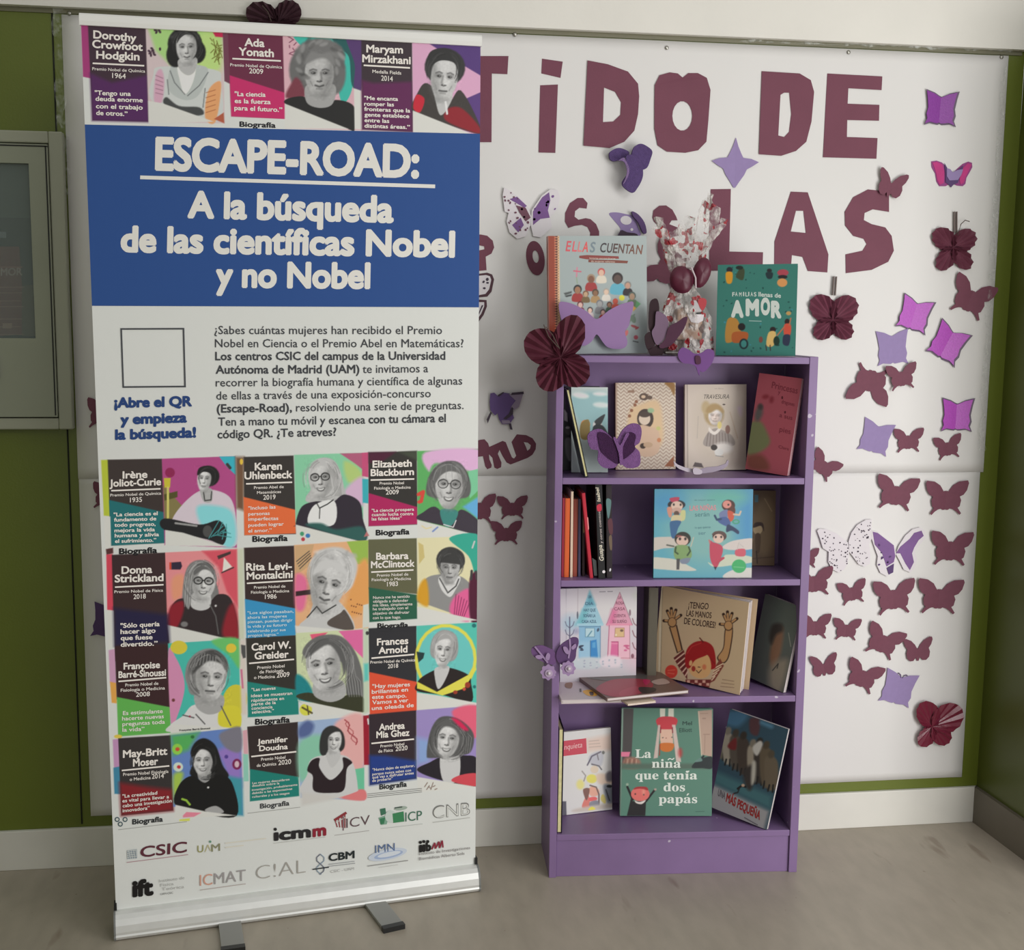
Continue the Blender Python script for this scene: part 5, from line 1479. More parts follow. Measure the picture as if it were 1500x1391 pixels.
def pe(P):
    frame(970, 520, 6.25)
    P.poly([(190, 250), (236, 250), (236, 1040), (190, 1040)], (190, 176, 166)); P.line([(228, 260), (234, 1030)], 5, (130, 116, 110))
    P.ell(480, 640, 200, 330, (190, 178, 164), 0, 8)
    P.ell(475, 545, 92, 104, (164, 142, 104), 0, 2); P.ell(400, 480, 40, 60, (176, 156, 120), 0, 2)
    P.face(485, 560, 62, 76, 4, 205, 1, 0, 0, 90)
    P.ell(485, 575, 50, 56, (214, 180, 160), 0, 4, .45)
    P.poly([(400, 520), (420, 470), (500, 450), (560, 500), (555, 530), (500, 500), (440, 530)], (160, 134, 92), True, 1.5)
    P.poly([(390, 830), (410, 720), (480, 670), (560, 690), (640, 740), (650, 830)], (150, 140, 134), True)
    for i in range(8):
        P.line([(420+i*26, 700+abs(i-3)*6), (405+i*30, 830)], 8, (104, 92, 88), .7)
    P.poly([(430, 660), (480, 700), (540, 640), (530, 690), (480, 730), (430, 700)], (214, 206, 198), True); P.ell(525, 640, 20, 34, (206, 190, 120)); P.ell(600, 680, 22, 40, (130, 96, 84))
    P.line([(620, 520), (690, 760)], 8, (180, 160, 140)); P.line([(330, 560), (320, 760)], 6, (170, 160, 150)); P.ell(560, 850, 90, 50, (212, 206, 200), 0, 3)
    P.ell(475, 845, 30, 26, (52, 44, 42)); P.ell(520, 890, 40, 34, (206, 204, 200)); P.line([(490, 920), (560, 930)], 5, 120)
    P.poly([(280, 1020), (300, 980), (360, 990), (380, 1030)], (90, 80, 80)); P.poly([(690, 480), (730, 480), (720, 560)], (196, 176, 190), True, 3)
def ie(k):
    frame(970, 520, 6.25)
    k.text('TRAVESURA', (375, 400), (612, 398), 40, (58, 50, 48), 0.0, up=(.2, -1)); k.text('un libro', (480, 310), (560, 312), 12, (150, 140, 134), 0)
    k.ell(565, 452, 14, 7, (90, 76, 70))
book('beige book with a pale watercolour girl on the cover, on the upper shelf', (0.3515, .142, 1, 4, .6, .161, .220), 1, .014, (196, 184, 172), (196, 186, 176), pe, ie, gain=1.3)

def pf(P):
    frame(1090, 535, 7.945)
    P.poly([(40, 700), (180, 650), (260, 760), (300, 900), (200, 1000), (40, 1040)], (84, 86, 60), True, 3); P.ell(170, 560, 44, 90, (66, 62, 62), 15, 3); P.ell(190, 480, 30, 36, (52, 44, 46), 0, 2)
    P.ell(250, 365, 40, 26, (100, 34, 44), -10, 2); P.ell(320, 400, 26, 40, (98, 34, 44), 10, 2); P.poly([(40, 1060), (200, 1040), (290, 1150), (260, 1220), (60, 1200)], (90, 50, 44), True, 4)
def if_(k):
    frame(1090, 535, 7.945)
    c = (92, 34, 46)
    for t, p0, p1, cp in (('Princesas', (320, 262), (620, 330), 74), ('y', (395, 330), (420, 336), 46), ('dragones', (435, 440), (585, 476), 44), ('a sus', (410, 600), (560, 636), 50), ('pies', (410, 768), (540, 800), 60), ('Clara', (400, 960), (520, 990), 34)):
        k.text(t, p0, p1, cp, c, 0.01, up=(.16, -1), lay=False)
    k.up(); k.ell(445, 375, 11, 18, (70, 26, 36)); k.ell(478, 545, 10, 16, (70, 26, 36))
book('dark pink book leaning with its pale page edge showing, right end of the upper shelf', (0.4950, .0900, -34, 3.5, -5.5, .110, .244), 1, .021, (122, 58, 68), (110, 50, 60), pf, if_, hard=False, gain=1.8, pages=mat('pink_pages', (224, 180, 184), .7))

# dark thin book tilted in the left corner, fore-edge to the front
def tilted(label, x0, z0, x1, z1, y0, dep, t, sh, cover, edge, gain=1.4, spine_front=False, bt=None):
    """a book seen edge-on, from its foot (x0) to its head (x1)"""
    a = bc(x0, y0, SH[sh]+z0)
    d = bc(x1, y0, SH[sh]+z1)-a
    h = np.linalg.norm(d); u = d/h
    r = np.cross(u, BY)
    r = r if r @ BX > 0 else -r
    low = min((a+r*t*q)[2] for q in (0, 1))
    a = a+BZ*(SH[sh]+0.0004-low)
    T = thing('book', label, 'book', tuple(a+r*t/2+BY*dep/2), BRZ)
    mb = MB()
    c = lin(cover, gain)
    bt = bt or min(0.0022, t*.22)
    mb.box(a, r*bt, u*h, BY*dep, c); mb.box(a+r*(t-bt), r*bt, u*h, BY*dep, c)
    if spine_front:
        mb.box(a+r*bt-BY*0.0005, r*(t-2*bt), u*h, BY*0.003, c)
    else:
        mb.box(a+r*bt+BY*(dep-.002), r*(t-2*bt), u*h, BY*0.002, c)
    sf = Surf(a-BY*0.0006, a-BY*0.0006+r*t, a-BY*0.0006+u*h)
    return T, mb, sf, a, r, u, h, bt
def finish(T, mb, a, r, u, h, t, dep, bt, edge, sf=None, front=0.0015):
    mb.build('cover', inkmat('cover_print', .35), T)
    b = MB(); b.box(a+r*bt*1.02+u*0.003+BY*front, r*(t-2.04*bt), u*(h-.006), BY*(dep-.003-front)); b.build('pages', edge, T)

T, mb, sf, a, r, u, h, bt = tilted('thin dark-covered book tilted against the left side of the upper shelf', .0745, 0, .024, .215, 0.001, .085, .0085, 1, (40, 42, 44), None)
finish(T, mb, a, r, u, h, .0085, .085, bt, mat('yellowed_pages', (222, 214, 160), .7, var=.12, vscale=90))

def pdk(P):
    frame(750, 440, 4.968)
    P.poly([(380, 790), (402, 820), (406, 884), (380, 872)], (186, 186, 182)); P.ell(410, 945, 26, 34, (84, 84, 82), 0, 1); P.ell(404, 925, 15, 10, (176, 176, 172)); P.poly([(385, 1010), (440, 1010), (470, 1100), (430, 1170), (395, 1130)], (112, 114, 114), True, 1.2); P.poly([(440, 1060), (470, 1070), (490, 1170), (460, 1160)], (74, 76, 78), True, 1.2)
book('dark comic with a pale figure, behind the tilted dark book in the left corner', (0.0195, .1450, 0, 5, 0, .110, .215), 1, .006, (40, 42, 46), (34, 34, 36), pdk, None, hard=False, gain=1.5)

# --- second shelf: a row of thin spines
def bcxz(px, py, y):
    p0 = bc(0, y, 0)
    d = rays([(px, py)])[0]
    q = CAM+d*(((p0-CAM) @ BY)/(d @ BY))-BO
    return q @ BX, q[2]
def spine(label, foot, head, t, y0, dep, sh, cover, gain=1.5, inks=None, edge=None, group='thin books at the left of the second shelf', spf=True):
    x0, _ = bcxz(foot[0], foot[1], y0); x1, z1 = bcxz(head[0], head[1], y0)
    T, mb, sf, a, r, u, h, bt = tilted(label, x0, 0, x1, z1-SH[sh], y0, dep, t, sh, cover, None, gain, spine_front=spf)
    if inks:
        inks(Ink(sf, mb, gain))
    finish(T, mb, a, r, u, h, t, dep, bt, edge or PAPER, front=0.003 if spf else 0.0015)
spine('red-violet thin book touching the left side panel on the second shelf', (822.5, 834), (824.2, 729.5), .0065, .04, .14, 2, (140, 40, 56))
spine('orange thin book, second from the left side panel on the second shelf', (826.6, 834.5), (828.4, 730), .0115, .038, .14, 2, (190, 88, 44))
spine('tall cream thin book standing beside the orange book', (835.3, 836), (836.6, 720), .0058, .036, .15, 2, (196, 176, 156))
spine('brown-red book just right of the tall cream one', (839.3, 833), (840.6, 731), .0105, .045, .14, 2, (128, 62, 50))
spine('dark blue thin book right of the brown-red one', (847, 833), (847.5, 731), .006, .042, .14, 2, (66, 62, 88))
def tan(k):
    frame(820, 710, 9.93); k.poly([(335, 300), (352, 300), (358, 690), (340, 700)], (150, 128, 92))
spine('dark thin book with a tan strip, left of the leaning red book', (853.2, 831), (852.6, 737), .006, .05, .13, 2, (58, 40, 44), inks=tan)
def redi(k):
    frame(820, 710, 9.93); k.poly([(395, 470), (412, 470), (425, 640), (410, 660)], (214, 130, 130)); k.poly([(470, 1060), (530, 1100), (545, 1320), (500, 1320)], (62, 66, 66))
spine('bright red book leaning to the left among the thin books', (864.5, 841), (852.5, 722.5), .0078, .022, .15, 2, (168, 40, 56), inks=redi)
def cam_(k):
    frame(820, 710, 9.93)
    k.text('Guapa', (640, 1105), (612, 870), 60, (190, 184, 170), 0.02, up=(-1, -.05)); k.text('y otros cuentos', (622, 850), (588, 390), 34, (170, 160, 158), 0.01, up=(-1, -.05))
    k.poly([(540, 300), (600, 280), (605, 370), (550, 380)], (176, 46, 66), smooth=True); k.text('Isabel', (592, 240), (565, 40), 48, (196, 188, 170), 0.02, up=(-1, -.05)); k.ell(640, 1262, 22, 22, (206, 200, 204))
spine('black book with white vertical lettering on its spine, second shelf', (877, 845), (872, 706), .0165, .016, .17, 2, (34, 34, 36), inks=cam_)
def tealsm(k):
    frame(820, 710, 9.93)
    k.poly([(675, 215), (740, 215), (745, 300), (715, 480), (690, 440)], (84, 112, 112), smooth=True); k.poly([(700, 520), (760, 500), (770, 700), (720, 700)], (84, 50, 58), smooth=True); k.poly([(715, 760), (755, 740), (760, 930), (730, 930)], (100, 84, 70), smooth=True); k.ell(733, 1235, 12, 24, (196, 196, 200), 12)
spine('dark book with a teal smear on its spine, right of the black book', (889, 843), (888, 710), .0135, .022, .17, 2, (40, 34, 38), inks=tealsm)

def kid(P, x, y, s, hair, skin, top, legs):
    P.ell(x, y, 22*s, 21*s, hair); P.poly([(x-20*s, y+14*s), (x+20*s, y+14*s), (x+24*s, y+62*s), (x-24*s, y+62*s)], top, True); P.poly([(x-16*s, y+58*s), (x+16*s, y+58*s), (x+6*s, y+105*s), (x-12*s, y+105*s)], legs, True)
    P.ell(x, y+4*s, 16*s, 15*s, skin); P.ell(x-6*s, y+2*s, 2.6*s, 3.4*s, 50); P.ell(x+6*s, y+2*s, 2.6*s, 3.4*s, 50); P.ell(x-10*s, y+9*s, 4*s, 3*s, (220, 130, 120), 0, .8, .7); P.ell(x+10*s, y+9*s, 4*s, 3*s, (220, 130, 120), 0, .8, .7)
def pg(P):
    frame(960, 715, 10)
    P.poly([(-60, 0), (1460, 0), (1460, 1320), (-60, 1320)], (104, 172, 190)); P.ell(720, 600, 520, 520, (134, 182, 180), 0, 18); P.ell(150, 200, 260, 200, (88, 156, 196), 0, 14); P.ell(1350, 500, 150, 500, (84, 150, 196), 0, 14); P.ell(1050, 130, 280, 110, (112, 182, 170), 0, 10)
    P.poly([(-60, 740), (160, 710), (300, 730), (380, 850), (120, 880), (-60, 910)], (206, 198, 190), True); P.poly([(-60, 1020), (140, 1020), (320, 1050), (500, 1140), (600, 1200), (420, 1210), (130, 1190), (-60, 1160)], (210, 208, 196), True)
    P.poly([(980, 870), (1080, 790), (1230, 750), (1440, 740), (1440, 880), (1150, 905)], (214, 204, 200), True); P.poly([(770, 1080), (900, 1130), (1000, 1000), (1060, 970), (1300, 980), (1440, 1020), (1440, 1080), (1100, 1130), (860, 1150)], (204, 210, 190), True)
    P.poly([(1000, 1310), (1120, 1200), (1440, 1170), (1440, 1320)], (214, 212, 206), True)
    # flying boy and girl, two standing children
    P.ell(310, 240, 130, 70, (56, 54, 58), 0); P.poly([(215, 145), (345, 130), (330, 190), (240, 200)], (190, 76, 100), True); P.ell(315, 260, 88, 72, (226, 196, 180)); P.ell(270, 238, 14, 18, 60); P.ell(370, 240, 14, 18, 60); P.ell(315, 330, 70, 50, (206, 170, 156)); P.ell(310, 370, 40, 40, (104, 84, 76))
    P.poly([(170, 290), (240, 280), (240, 400), (200, 420)], (214, 150, 130), True); P.poly([(380, 330), (440, 330), (430, 460), (360, 460)], (206, 206, 150), True); P.poly([(250, 400), (370, 400), (380, 490), (240, 490)], (214, 200, 160), True); P.poly([(225, 485), (375, 480), (330, 590), (290, 720), (240, 720), (215, 590)], (70, 108, 150), True)
    P.ell(1070, 250, 98, 84, (84, 60, 56)); P.poly([(1100, 220), (1170, 300), (1150, 400), (1090, 340)], (104, 68, 60), True); P.ell(1050, 235, 64, 58, (222, 150, 140)); P.ell(1070, 240, 14, 14, 60); P.poly([(940, 360), (1050, 310), (1080, 400), (960, 440)], (120, 130, 170), True); P.poly([(1060, 330), (1150, 360), (1140, 460), (1080, 480)], (206, 96, 74), True); P.line([(1150, 380), (1230, 390), (1250, 340)], 26, (216, 190, 170))
    P.poly([(920, 440), (1040, 420), (1100, 500), (1060, 560), (930, 500)], (84, 104, 156), True); P.line([(870, 400), (900, 460), (960, 450)], 30, (60, 80, 110)); P.poly([(1050, 540), (1100, 540), (1220, 620), (1210, 670), (1120, 620), (1040, 640)], (60, 70, 100), True); P.ell(1180, 490, 56, 36, (80, 160, 130)); P.ell(1180, 490, 34, 20, (110, 172, 172))
    P.ell(400, 740, 120, 104, (60, 60, 56)); P.ell(395, 770, 88, 72, (222, 190, 176)); P.ell(360, 740, 18, 22, (70, 60, 60)); P.ell(440, 740, 18, 22, (70, 60, 60)); P.ell(345, 700, 40, 14, (206, 110, 110), 0, 1, .7); P.poly([(290, 850), (490, 850), (520, 1020), (300, 1040)], (134, 164, 110), True); P.line([(300, 860), (290, 930), (330, 960)], 24, (70, 90, 66)); P.line([(490, 860), (510, 920), (470, 980)], 24, (70, 90, 66)); P.line([(170, 830), (270, 850)], 22, (100, 104, 96)); P.poly([(310, 1030), (360, 1030), (350, 1190), (310, 1190)], (84, 84, 84)); P.poly([(370, 1040), (510, 1020), (470, 1100), (380, 1100)], (130, 140, 160), True); P.line([(520, 850), (560, 720)], 14, (200, 190, 170))
    P.ell(940, 700, 104, 76, (86, 66, 64)); P.ell(925, 735, 78, 68, (224, 192, 178)); P.ell(885, 712, 14, 18, 60); P.ell(965, 712, 14, 18, 60); P.poly([(830, 680), (880, 630), (1000, 640), (1030, 700), (930, 660)], (100, 80, 76), True); P.poly([(800, 780), (850, 790), (960, 830), (990, 900), (960, 1020), (900, 1160), (840, 1120), (800, 1000)], (196, 78, 100), True); P.line([(960, 1030), (1000, 1020), (900, 1090)], 30, (190, 76, 96)); P.line([(800, 800), (790, 760)], 22, (200, 120, 120)); P.poly([(855, 1150), (900, 1150), (880, 1200)], (50, 54, 66))
    P.poly([(1180, 900), (1310, 890), (1310, 990), (1180, 985)], (206, 96, 112), True); P.line([(1200, 900), (1220, 800), (1290, 860)], 8, (190, 180, 176)); P.line([(1230, 780), (1240, 880)], 12, (206, 200, 196))
    P.ell(1225, 1140, 105, 100, (72, 176, 110)); P.line([(1150, 1150), (1300, 1160)], 10, (130, 200, 150))
def ig(k):
    frame(960, 715, 10)
    k.text('de mayor quiero', (570, 180), (870, 176), 17, (76, 120, 128), 0); k.text('LAS NIÑAS', (500, 325), (890, 318), 70, (214, 150, 158), 0.03); k.text('serán', (580, 415), (790, 410), 66, (84, 130, 136), 0.0); k.text('lo que quieran', (580, 590), (810, 582), 32, (96, 140, 150), 0); k.text('ser', (630, 680), (740, 676), 50, (96, 140, 152), 0)
book('big turquoise picture book with four cartoon children, front of the second shelf', (0.2526, .0177, -.3, 4.2, -.1, .2484, .2218), 2, .012, (104, 172, 190), (70, 150, 140), pg, ig, gain=.98)
def ph(P):
    frame(800, 690, 3.75)
    P.poly([(1000, 90), (1270, 90), (1270, 530), (1000, 530)], (94, 76, 58)); P.ell(1200, 300, 60, 160, (112, 94, 70), 0, 5); P.ell(1162, 318, 26, 30, (170, 150, 116)); P.poly([(1138, 310), (1150, 282), (1190, 285), (1196, 330), (1180, 300)], (60, 44, 40), True); P.poly([(1148, 350), (1178, 350), (1172, 440), (1152, 440)], (84, 66, 50), True); P.line([(1155, 440), (1160, 505)], 6, (50, 40, 34)); P.line([(1140, 370), (1120, 420)], 5, (120, 96, 70)); P.line([(1200, 150), (1240, 220)], 4, (150, 130, 100)); P.line([(1130, 480), (1250, 470)], 4, (70, 54, 44))
    P.poly([(1144, 130), (1165, 130), (1165, 170), (1146, 170)], (80, 120, 134))
book('dark brown book with a small figure, half hidden behind the turquoise book', (0.4691, .1640, 0, 5.5, -.5, .1335, .1971), 2, .012, (94, 76, 58), (70, 56, 44), ph, None, gain=2.0)

# --- third shelf
def pi(P):
    frame(820, 855, 10.7)
    P.poly([(40, 40), (1400, 40), (1400, 1400), (40, 1400)], (196, 192, 198)); P.line([(100, 60), (100, 1330)], 8, (150, 146, 156))
    P.ell(700, 400, 700, 200, (206, 204, 204), 0, 14); P.ell(1240, 1150, 200, 200, (206, 180, 192), 0, 12); P.ell(180, 620, 130, 120, (150, 190, 206), 0, 8, .7); P.ell(1240, 180, 70, 60, (190, 194, 184), 0, 6)
    P.poly([(470, 110), (690, 640), (250, 640)], (150, 192, 206)); P.poly([(470, 110), (560, 330), (400, 360)], (96, 160, 176), False, 3); P.poly([(360, 400), (450, 400), (380, 640), (250, 640)], (112, 180, 188), False, 4)
    P.poly([(300, 640), (640, 640), (640, 1180), (300, 1180)], (134, 180, 206)); P.poly([(300, 900), (480, 900), (480, 1180), (300, 1180)], (150, 190, 212), False, 3); P.poly([(270, 620), (680, 620), (680, 655), (270, 655)], (160, 200, 212)); P.line([(300, 670), (640, 668)], 8, (70, 110, 136))
    P.poly([(480, 890), (575, 870), (600, 1170), (480, 1150)], (58, 132, 190)); P.poly([(510, 920), (560, 910), (560, 1000), (510, 1000)], (90, 160, 204)); P.line([(480, 890), (480, 1150)], 8, (60, 90, 120)); P.poly([(400, 690), (545, 690), (545, 830), (400, 830)], (176, 206, 212)); P.line([(400, 690), (545, 690), (545, 830), (400, 830), (400, 690)], 8, (84, 130, 156)); P.line([(440, 820), (500, 740)], 18, (90, 140, 160)); P.line([(635, 660), (635, 1170)], 9, (90, 120, 150))
    P.ell(335, 975, 40, 14, (44, 50, 70), -12); P.ell(330, 1005, 34, 12, (44, 50, 70), 20); P.ell(345, 1035, 30, 12, (50, 56, 76)); P.ell(600, 720, 18, 30, (70, 84, 104), 20)
    P.poly([(940, 130), (1140, 640), (730, 640)], (206, 150, 170)); P.poly([(820, 400), (890, 420), (850, 640), (760, 640)], (206, 110, 150), False, 4); P.poly([(770, 640), (1100, 640), (1100, 1180), (740, 1180)], (222, 176, 190)); P.poly([(730, 620), (1140, 620), (1140, 650), (730, 650)], (214, 140, 164)); P.line([(940, 130), (1140, 640)], 7, (134, 96, 110)); P.line([(940, 130), (730, 640)], 7, (160, 110, 126)); P.line([(775, 650), (750, 1170)], 10, (150, 70, 104)); P.line([(1095, 650), (1098, 1170)], 8, (150, 100, 116))
    P.poly([(870, 690), (1010, 690), (1010, 830), (860, 830)], (206, 176, 130)); P.ell(970, 730, 26, 20, (110, 84, 70)); P.ell(880, 800, 14, 14, (226, 216, 190)); P.line([(870, 690), (1010, 690), (1010, 830), (860, 830), (870, 690)], 7, (150, 110, 90))
    P.poly([(810, 910), (915, 910), (915, 1150), (790, 1150)], (206, 104, 150)); P.line([(810, 905), (915, 905), (915, 1140)], 9, (150, 50, 90)); P.line([(820, 935), (905, 935)], 12, (222, 150, 176)); P.ell(1045, 970, 48, 16, (190, 90, 130)); P.ell(1060, 1005, 34, 14, (190, 90, 130), 30); P.ell(1030, 1040, 26, 16, (196, 100, 140))
    for x, y0, y1, c, m in ((155, 520, 860, (84, 84, 108), 1), (1230, 490, 1165, (120, 72, 84), 1.3)):
        P.line([(x, y0), (x, y1)], 16*m, c)
        for q in range(3 if m > 1 else 2):
            yy = y0+130+q*(190 if m > 1 else 130)
            P.line([(x-70*m, yy-60*m), (x-50*m, yy), (x, yy+40*m)], 10*m, c); P.line([(x+70*m, yy-60*m), (x+50*m, yy), (x, yy+40*m)], 10*m, c)
    P.line([(285, 80), (280, 540)], 8, (170, 160, 166)); P.ell(278, 490, 12, 60, (84, 90, 104)); P.ell(1100, 450, 16, 50, (130, 104, 116)); P.ell(260, 740, 40, 40, (140, 140, 170), 0, 3, .6)
    P.poly([(250, 1170), (650, 1160), (620, 1310), (260, 1330)], (190, 200, 204), True, 2); P.poly([(620, 1200), (760, 1120), (940, 1150), (940, 1290), (700, 1300)], (216, 206, 212), True, 2)
    for i in range(30):
        P.ell(290+(i*97) % 680, 1190+(i*53) % 130, 14, 10, (150, 160, 176) if i % 2 else (206, 206, 210), i*20, 1)
    P.line([(960, 1160), (1240, 1165)], 8, (170, 120, 130)); P.ell(1140, 1130, 24, 36, (130, 84, 100))
def ii(k):
    frame(820, 855, 10.7)
    k.line((620, 124), (720, 121), 16, (150, 146, 154)); k.line((745, 120), (830, 117), 16, (150, 146, 154))
    c1, c2 = (70, 104, 130), (140, 84, 104)
    for t, x0, x1, y, c in (('UN', 445, 495, 225, c1), ('DIA', 400, 525, 330, c1), ('HAY QUE', 375, 560, 432, c1), ('SOÑAR LA', 370, 560, 520, c1), ('CASA AZUL', 345, 575, 610, c1), ('LA', 915, 960, 235, c2), ('ROSA', 880, 1010, 322, c2), ('CASA', 850, 1025, 412, c2), ('CUENTA', 845, 1035, 520, c2), ('SU SUEÑO', 825, 1050, 610, c2)):
        k.text(t, (x0, y), (x1, y), 46, c, 0.02, lay=False)
    k.up()
book('white picture book with a blue house and a pink house, left of the third shelf', (0.0330, .1050, 5, 3, 0, .202, .252), 3, .010, (196, 192, 198), (206, 200, 206), pi, ii, gain=1.25)

def pj(P):
    frame(940, 840, 6)
    P.poly([(160, 110), (186, 110), (166, 860), (145, 860)], (206, 192, 168)); P.line([(184, 125), (166, 860)], 5, (130, 112, 92)); P.ell(330, 320, 180, 190, (186, 164, 134), 0, 8, .6)
    sk = (176, 134, 92)
    def hand(x, y, sx):
        for dx, dy, L, r in ((-54, 10, 60, -62), (-32, -54, 70, -22), (-6, -70, 70, -4), (24, -60, 66, 18), (56, -26, 60, 42)):
            e = (x+sx*dx*1.35, y+dy*1.35)
            P.line([(x, y+20), e], 26, (52, 34, 30)); 
        for dx, dy, L, r in ((-54, 10, 60, -62), (-32, -54, 70, -22), (-6, -70, 70, -4), (24, -60, 66, 18), (56, -26, 60, 42)):
            P.line([(x, y+20), (x+sx*dx*1.1, y+dy*1.1)], 17, sk)
        P.ell(x, y+28, 40, 44, (60, 40, 34)); P.ell(x, y+26, 34, 38, sk)
    P.poly([(240, 470), (310, 450), (362, 670), (310, 700)], (52, 34, 30)); P.poly([(250, 470), (300, 455), (350, 672), (318, 690)], sk)
    P.poly([(735, 480), (802, 480), (770, 720), (715, 790), (662, 740), (715, 650)], (52, 34, 30), True); P.poly([(742, 480), (795, 480), (762, 715), (715, 780), (672, 735), (722, 650)], sk, True)
    hand(268, 400, 1); hand(762, 430, 1)
    P.poly([(280, 740), (370, 670), (400, 780), (400, 930), (330, 830)], (96, 40, 40)); P.poly([(655, 800), (690, 745), (722, 810), (640, 940), (600, 960)], (120, 60, 50))
    for i in range(5):
        P.line([(295+i*22, 760+i*34), (372+i*8, 700+i*40)], 12, (206, 170, 150)); P.line([(640-i*6, 830+i*26), (715-i*18, 790+i*28)], 10, (214, 190, 160))
    P.poly([(385, 930), (610, 930), (590, 1015), (390, 990)], (110, 46, 44))
    for i in range(6):
        P.poly([(398+i*34, 935+(i % 2)*26), (424+i*34, 935+(i % 2)*26), (424+i*34, 960+(i % 2)*26), (398+i*34, 958+(i % 2)*26)], (206, 160, 140))
    P.poly([(380, 770), (400, 660), (470, 600), (560, 595), (630, 650), (652, 790), (620, 840), (420, 840)], (150, 32, 36), True); P.line([(510, 565), (540, 600)], 10, (90, 30, 30)); P.line([(440, 720), (560, 690), (640, 790)], 8, (110, 24, 30), .7); P.line([(400, 700), (440, 640), (520, 610)], 8, (184, 60, 56), .7)
    P.poly([(410, 810), (450, 750), (570, 710), (610, 800), (590, 890), (520, 920), (440, 890)], (204, 160, 110), True); P.poly([(400, 780), (440, 700), (560, 690), (570, 715), (470, 760), (420, 830)], (150, 32, 36), True)
    P.ell(455, 835, 18, 24, (150, 52, 44)); P.ell(550, 820, 18, 24, (190, 84, 60), 0, 1, .6); P.line([(480, 850), (500, 872), (525, 845)], 6, (60, 34, 30)); P.line([(496, 820), (512, 822)], 7, (60, 34, 30)); P.ell(430, 785, 14, 24, (206, 160, 110), 10)
    P.ell(260, 860, 55, 58, (196, 62, 52)); P.line([(230, 850), (290, 845)], 6, (214, 110, 90)); P.line([(232, 872), (285, 880)], 6, (214, 110, 90))
    for i in range(3):
        P.line([(710-i*8, 930+i*30), (810, 945+i*28)], 6, (140, 112, 92))
def ij(k):
    frame(940, 840, 6)
    c = (66, 46, 44)
    k.text('¡TENGO', (410, 302), (586, 314), 54, c, .01, up=(.1, -1)); k.text('LAS MANOS', (392, 372), (612, 392), 52, c, .01, up=(.1, -1)); k.text('DE COLORES!', (372, 440), (648, 478), 54, c, .012, up=(.1, -1))
book('ajar tan picture book with a red-haired child raising both hands, third shelf', (0.2870, .160, -39, 4, -2.2, .246, .238), 3, .026, (186, 162, 132), (206, 194, 172), pj, ij, gain=1.3, ajar=math.radians(9), pages=mat('bright_pages', (216, 206, 204), .7))
spine('dark greenish book standing between the white and the tan picture books', (948, 976), (951, 861), .024, .12, .07, 3, (76, 72, 62), gain=1.6, group=None)
def pk(P):
    frame(940, 840, 6)
    P.ell(1260, 420, 130, 300, (74, 82, 78), 15, 8); P.poly([(1140, 620), (1190, 480), (1245, 490), (1220, 700), (1160, 830), (1125, 760)], (112, 84, 66), True, 3); P.poly([(1120, 560), (1150, 450), (1230, 440), (1240, 500), (1180, 540), (1140, 620)], (50, 46, 44), True, 3)
    P.poly([(1140, 800), (1280, 760), (1240, 1000), (1180, 1050), (1120, 960)], (120, 112, 100), True, 6); P.line([(1150, 850), (1200, 790), (1190, 830)], 8, (40, 38, 38)); P.line([(1290, 520), (1310, 640)], 4, (150, 150, 140))
book('dark book with a faint face, leaning at the right end of the third shelf', (0.5310, .120, -57, 7, -6, .120, .226), 3, .011, (72, 76, 74), (60, 62, 60), pk, None, hard=False, gain=1.9, pages=mat('bright_pages', (216, 206, 204), .7))

def lying(label, corners, z, t, base, inks, gain=1.4, group=None, pages=None):
    """a closed book lying flat: pixel corners front-left, front-right, back-right, back-left of its upper face"""
    zt = z+t
    P = []
    for c in corners:
        d = rays([c])[0]
        P.append(CAM+d*((zt-CAM[2])/d[2]))
    fl, fr = P[0], P[1]
    e = (fr-fl); w = np.linalg.norm(e); e /= w
    g = np.array([-e[1], e[0], 0]); dd = abs((P[3]-fl) @ g)
    T = thing('book', label, 'book', tuple((fl+e*w/2+g*dd/2)*[1, 1, 0]+BZ*z), math.atan2(e[1], e[0]), group)
    mb = MB()
    bt = min(.0018, t*.2)
    mb.box(fl-BZ*bt, e*w, g*dd, BZ*bt, lin(base, gain)); mb.box(fl-BZ*t, e*w, g*dd, BZ*bt, lin(base, gain)); mb.box(fl-BZ*(t-bt), e*.002, g*dd, BZ*(t-2*bt), lin(base, gain))
    k = Ink(Surf(fl, fl+e*w, fl+g*dd), mb, gain)
    inks(k)
    mb.build('cover', inkmat('cover_print', .35), T)
    b = MB(); b.box(fl-BZ*(t-bt)+e*.003+g*.0012, e*(w-.0045), g*(dd-.003), BZ*(t-2*bt)*.98); b.build('pages', pages or mat('bright_pages', (216, 206, 204), .7), T)
def l1(k):
    frame(820, 970, 7.143)
    k.poly([(200, 110), (1000, 20), (1000, 26), (200, 118)], (150, 140, 142)); k.text('Cuentos', (490, 128), (760, 96), 30, (170, 130, 134), 0.0); k.poly([(240, 300), (330, 290), (390, 345), (300, 350)], (204, 150, 50), smooth=True); k.poly([(310, 310), (350, 310), (350, 345), (320, 345)], (84, 60, 50), smooth=True); k.poly([(60, 220), (130, 215), (120, 270), (60, 260)], (120, 84, 64), smooth=True); k.poly([(205, 275), (225, 275), (228, 310), (206, 310)], (70, 60, 60))
lying('pale grey book lying flat on the third shelf, under the dark red one', ((822.5, 1025), (911, 1023), (930, 969), (829, 975)), SH[3], .010, (172, 160, 162), l1, 1.6)
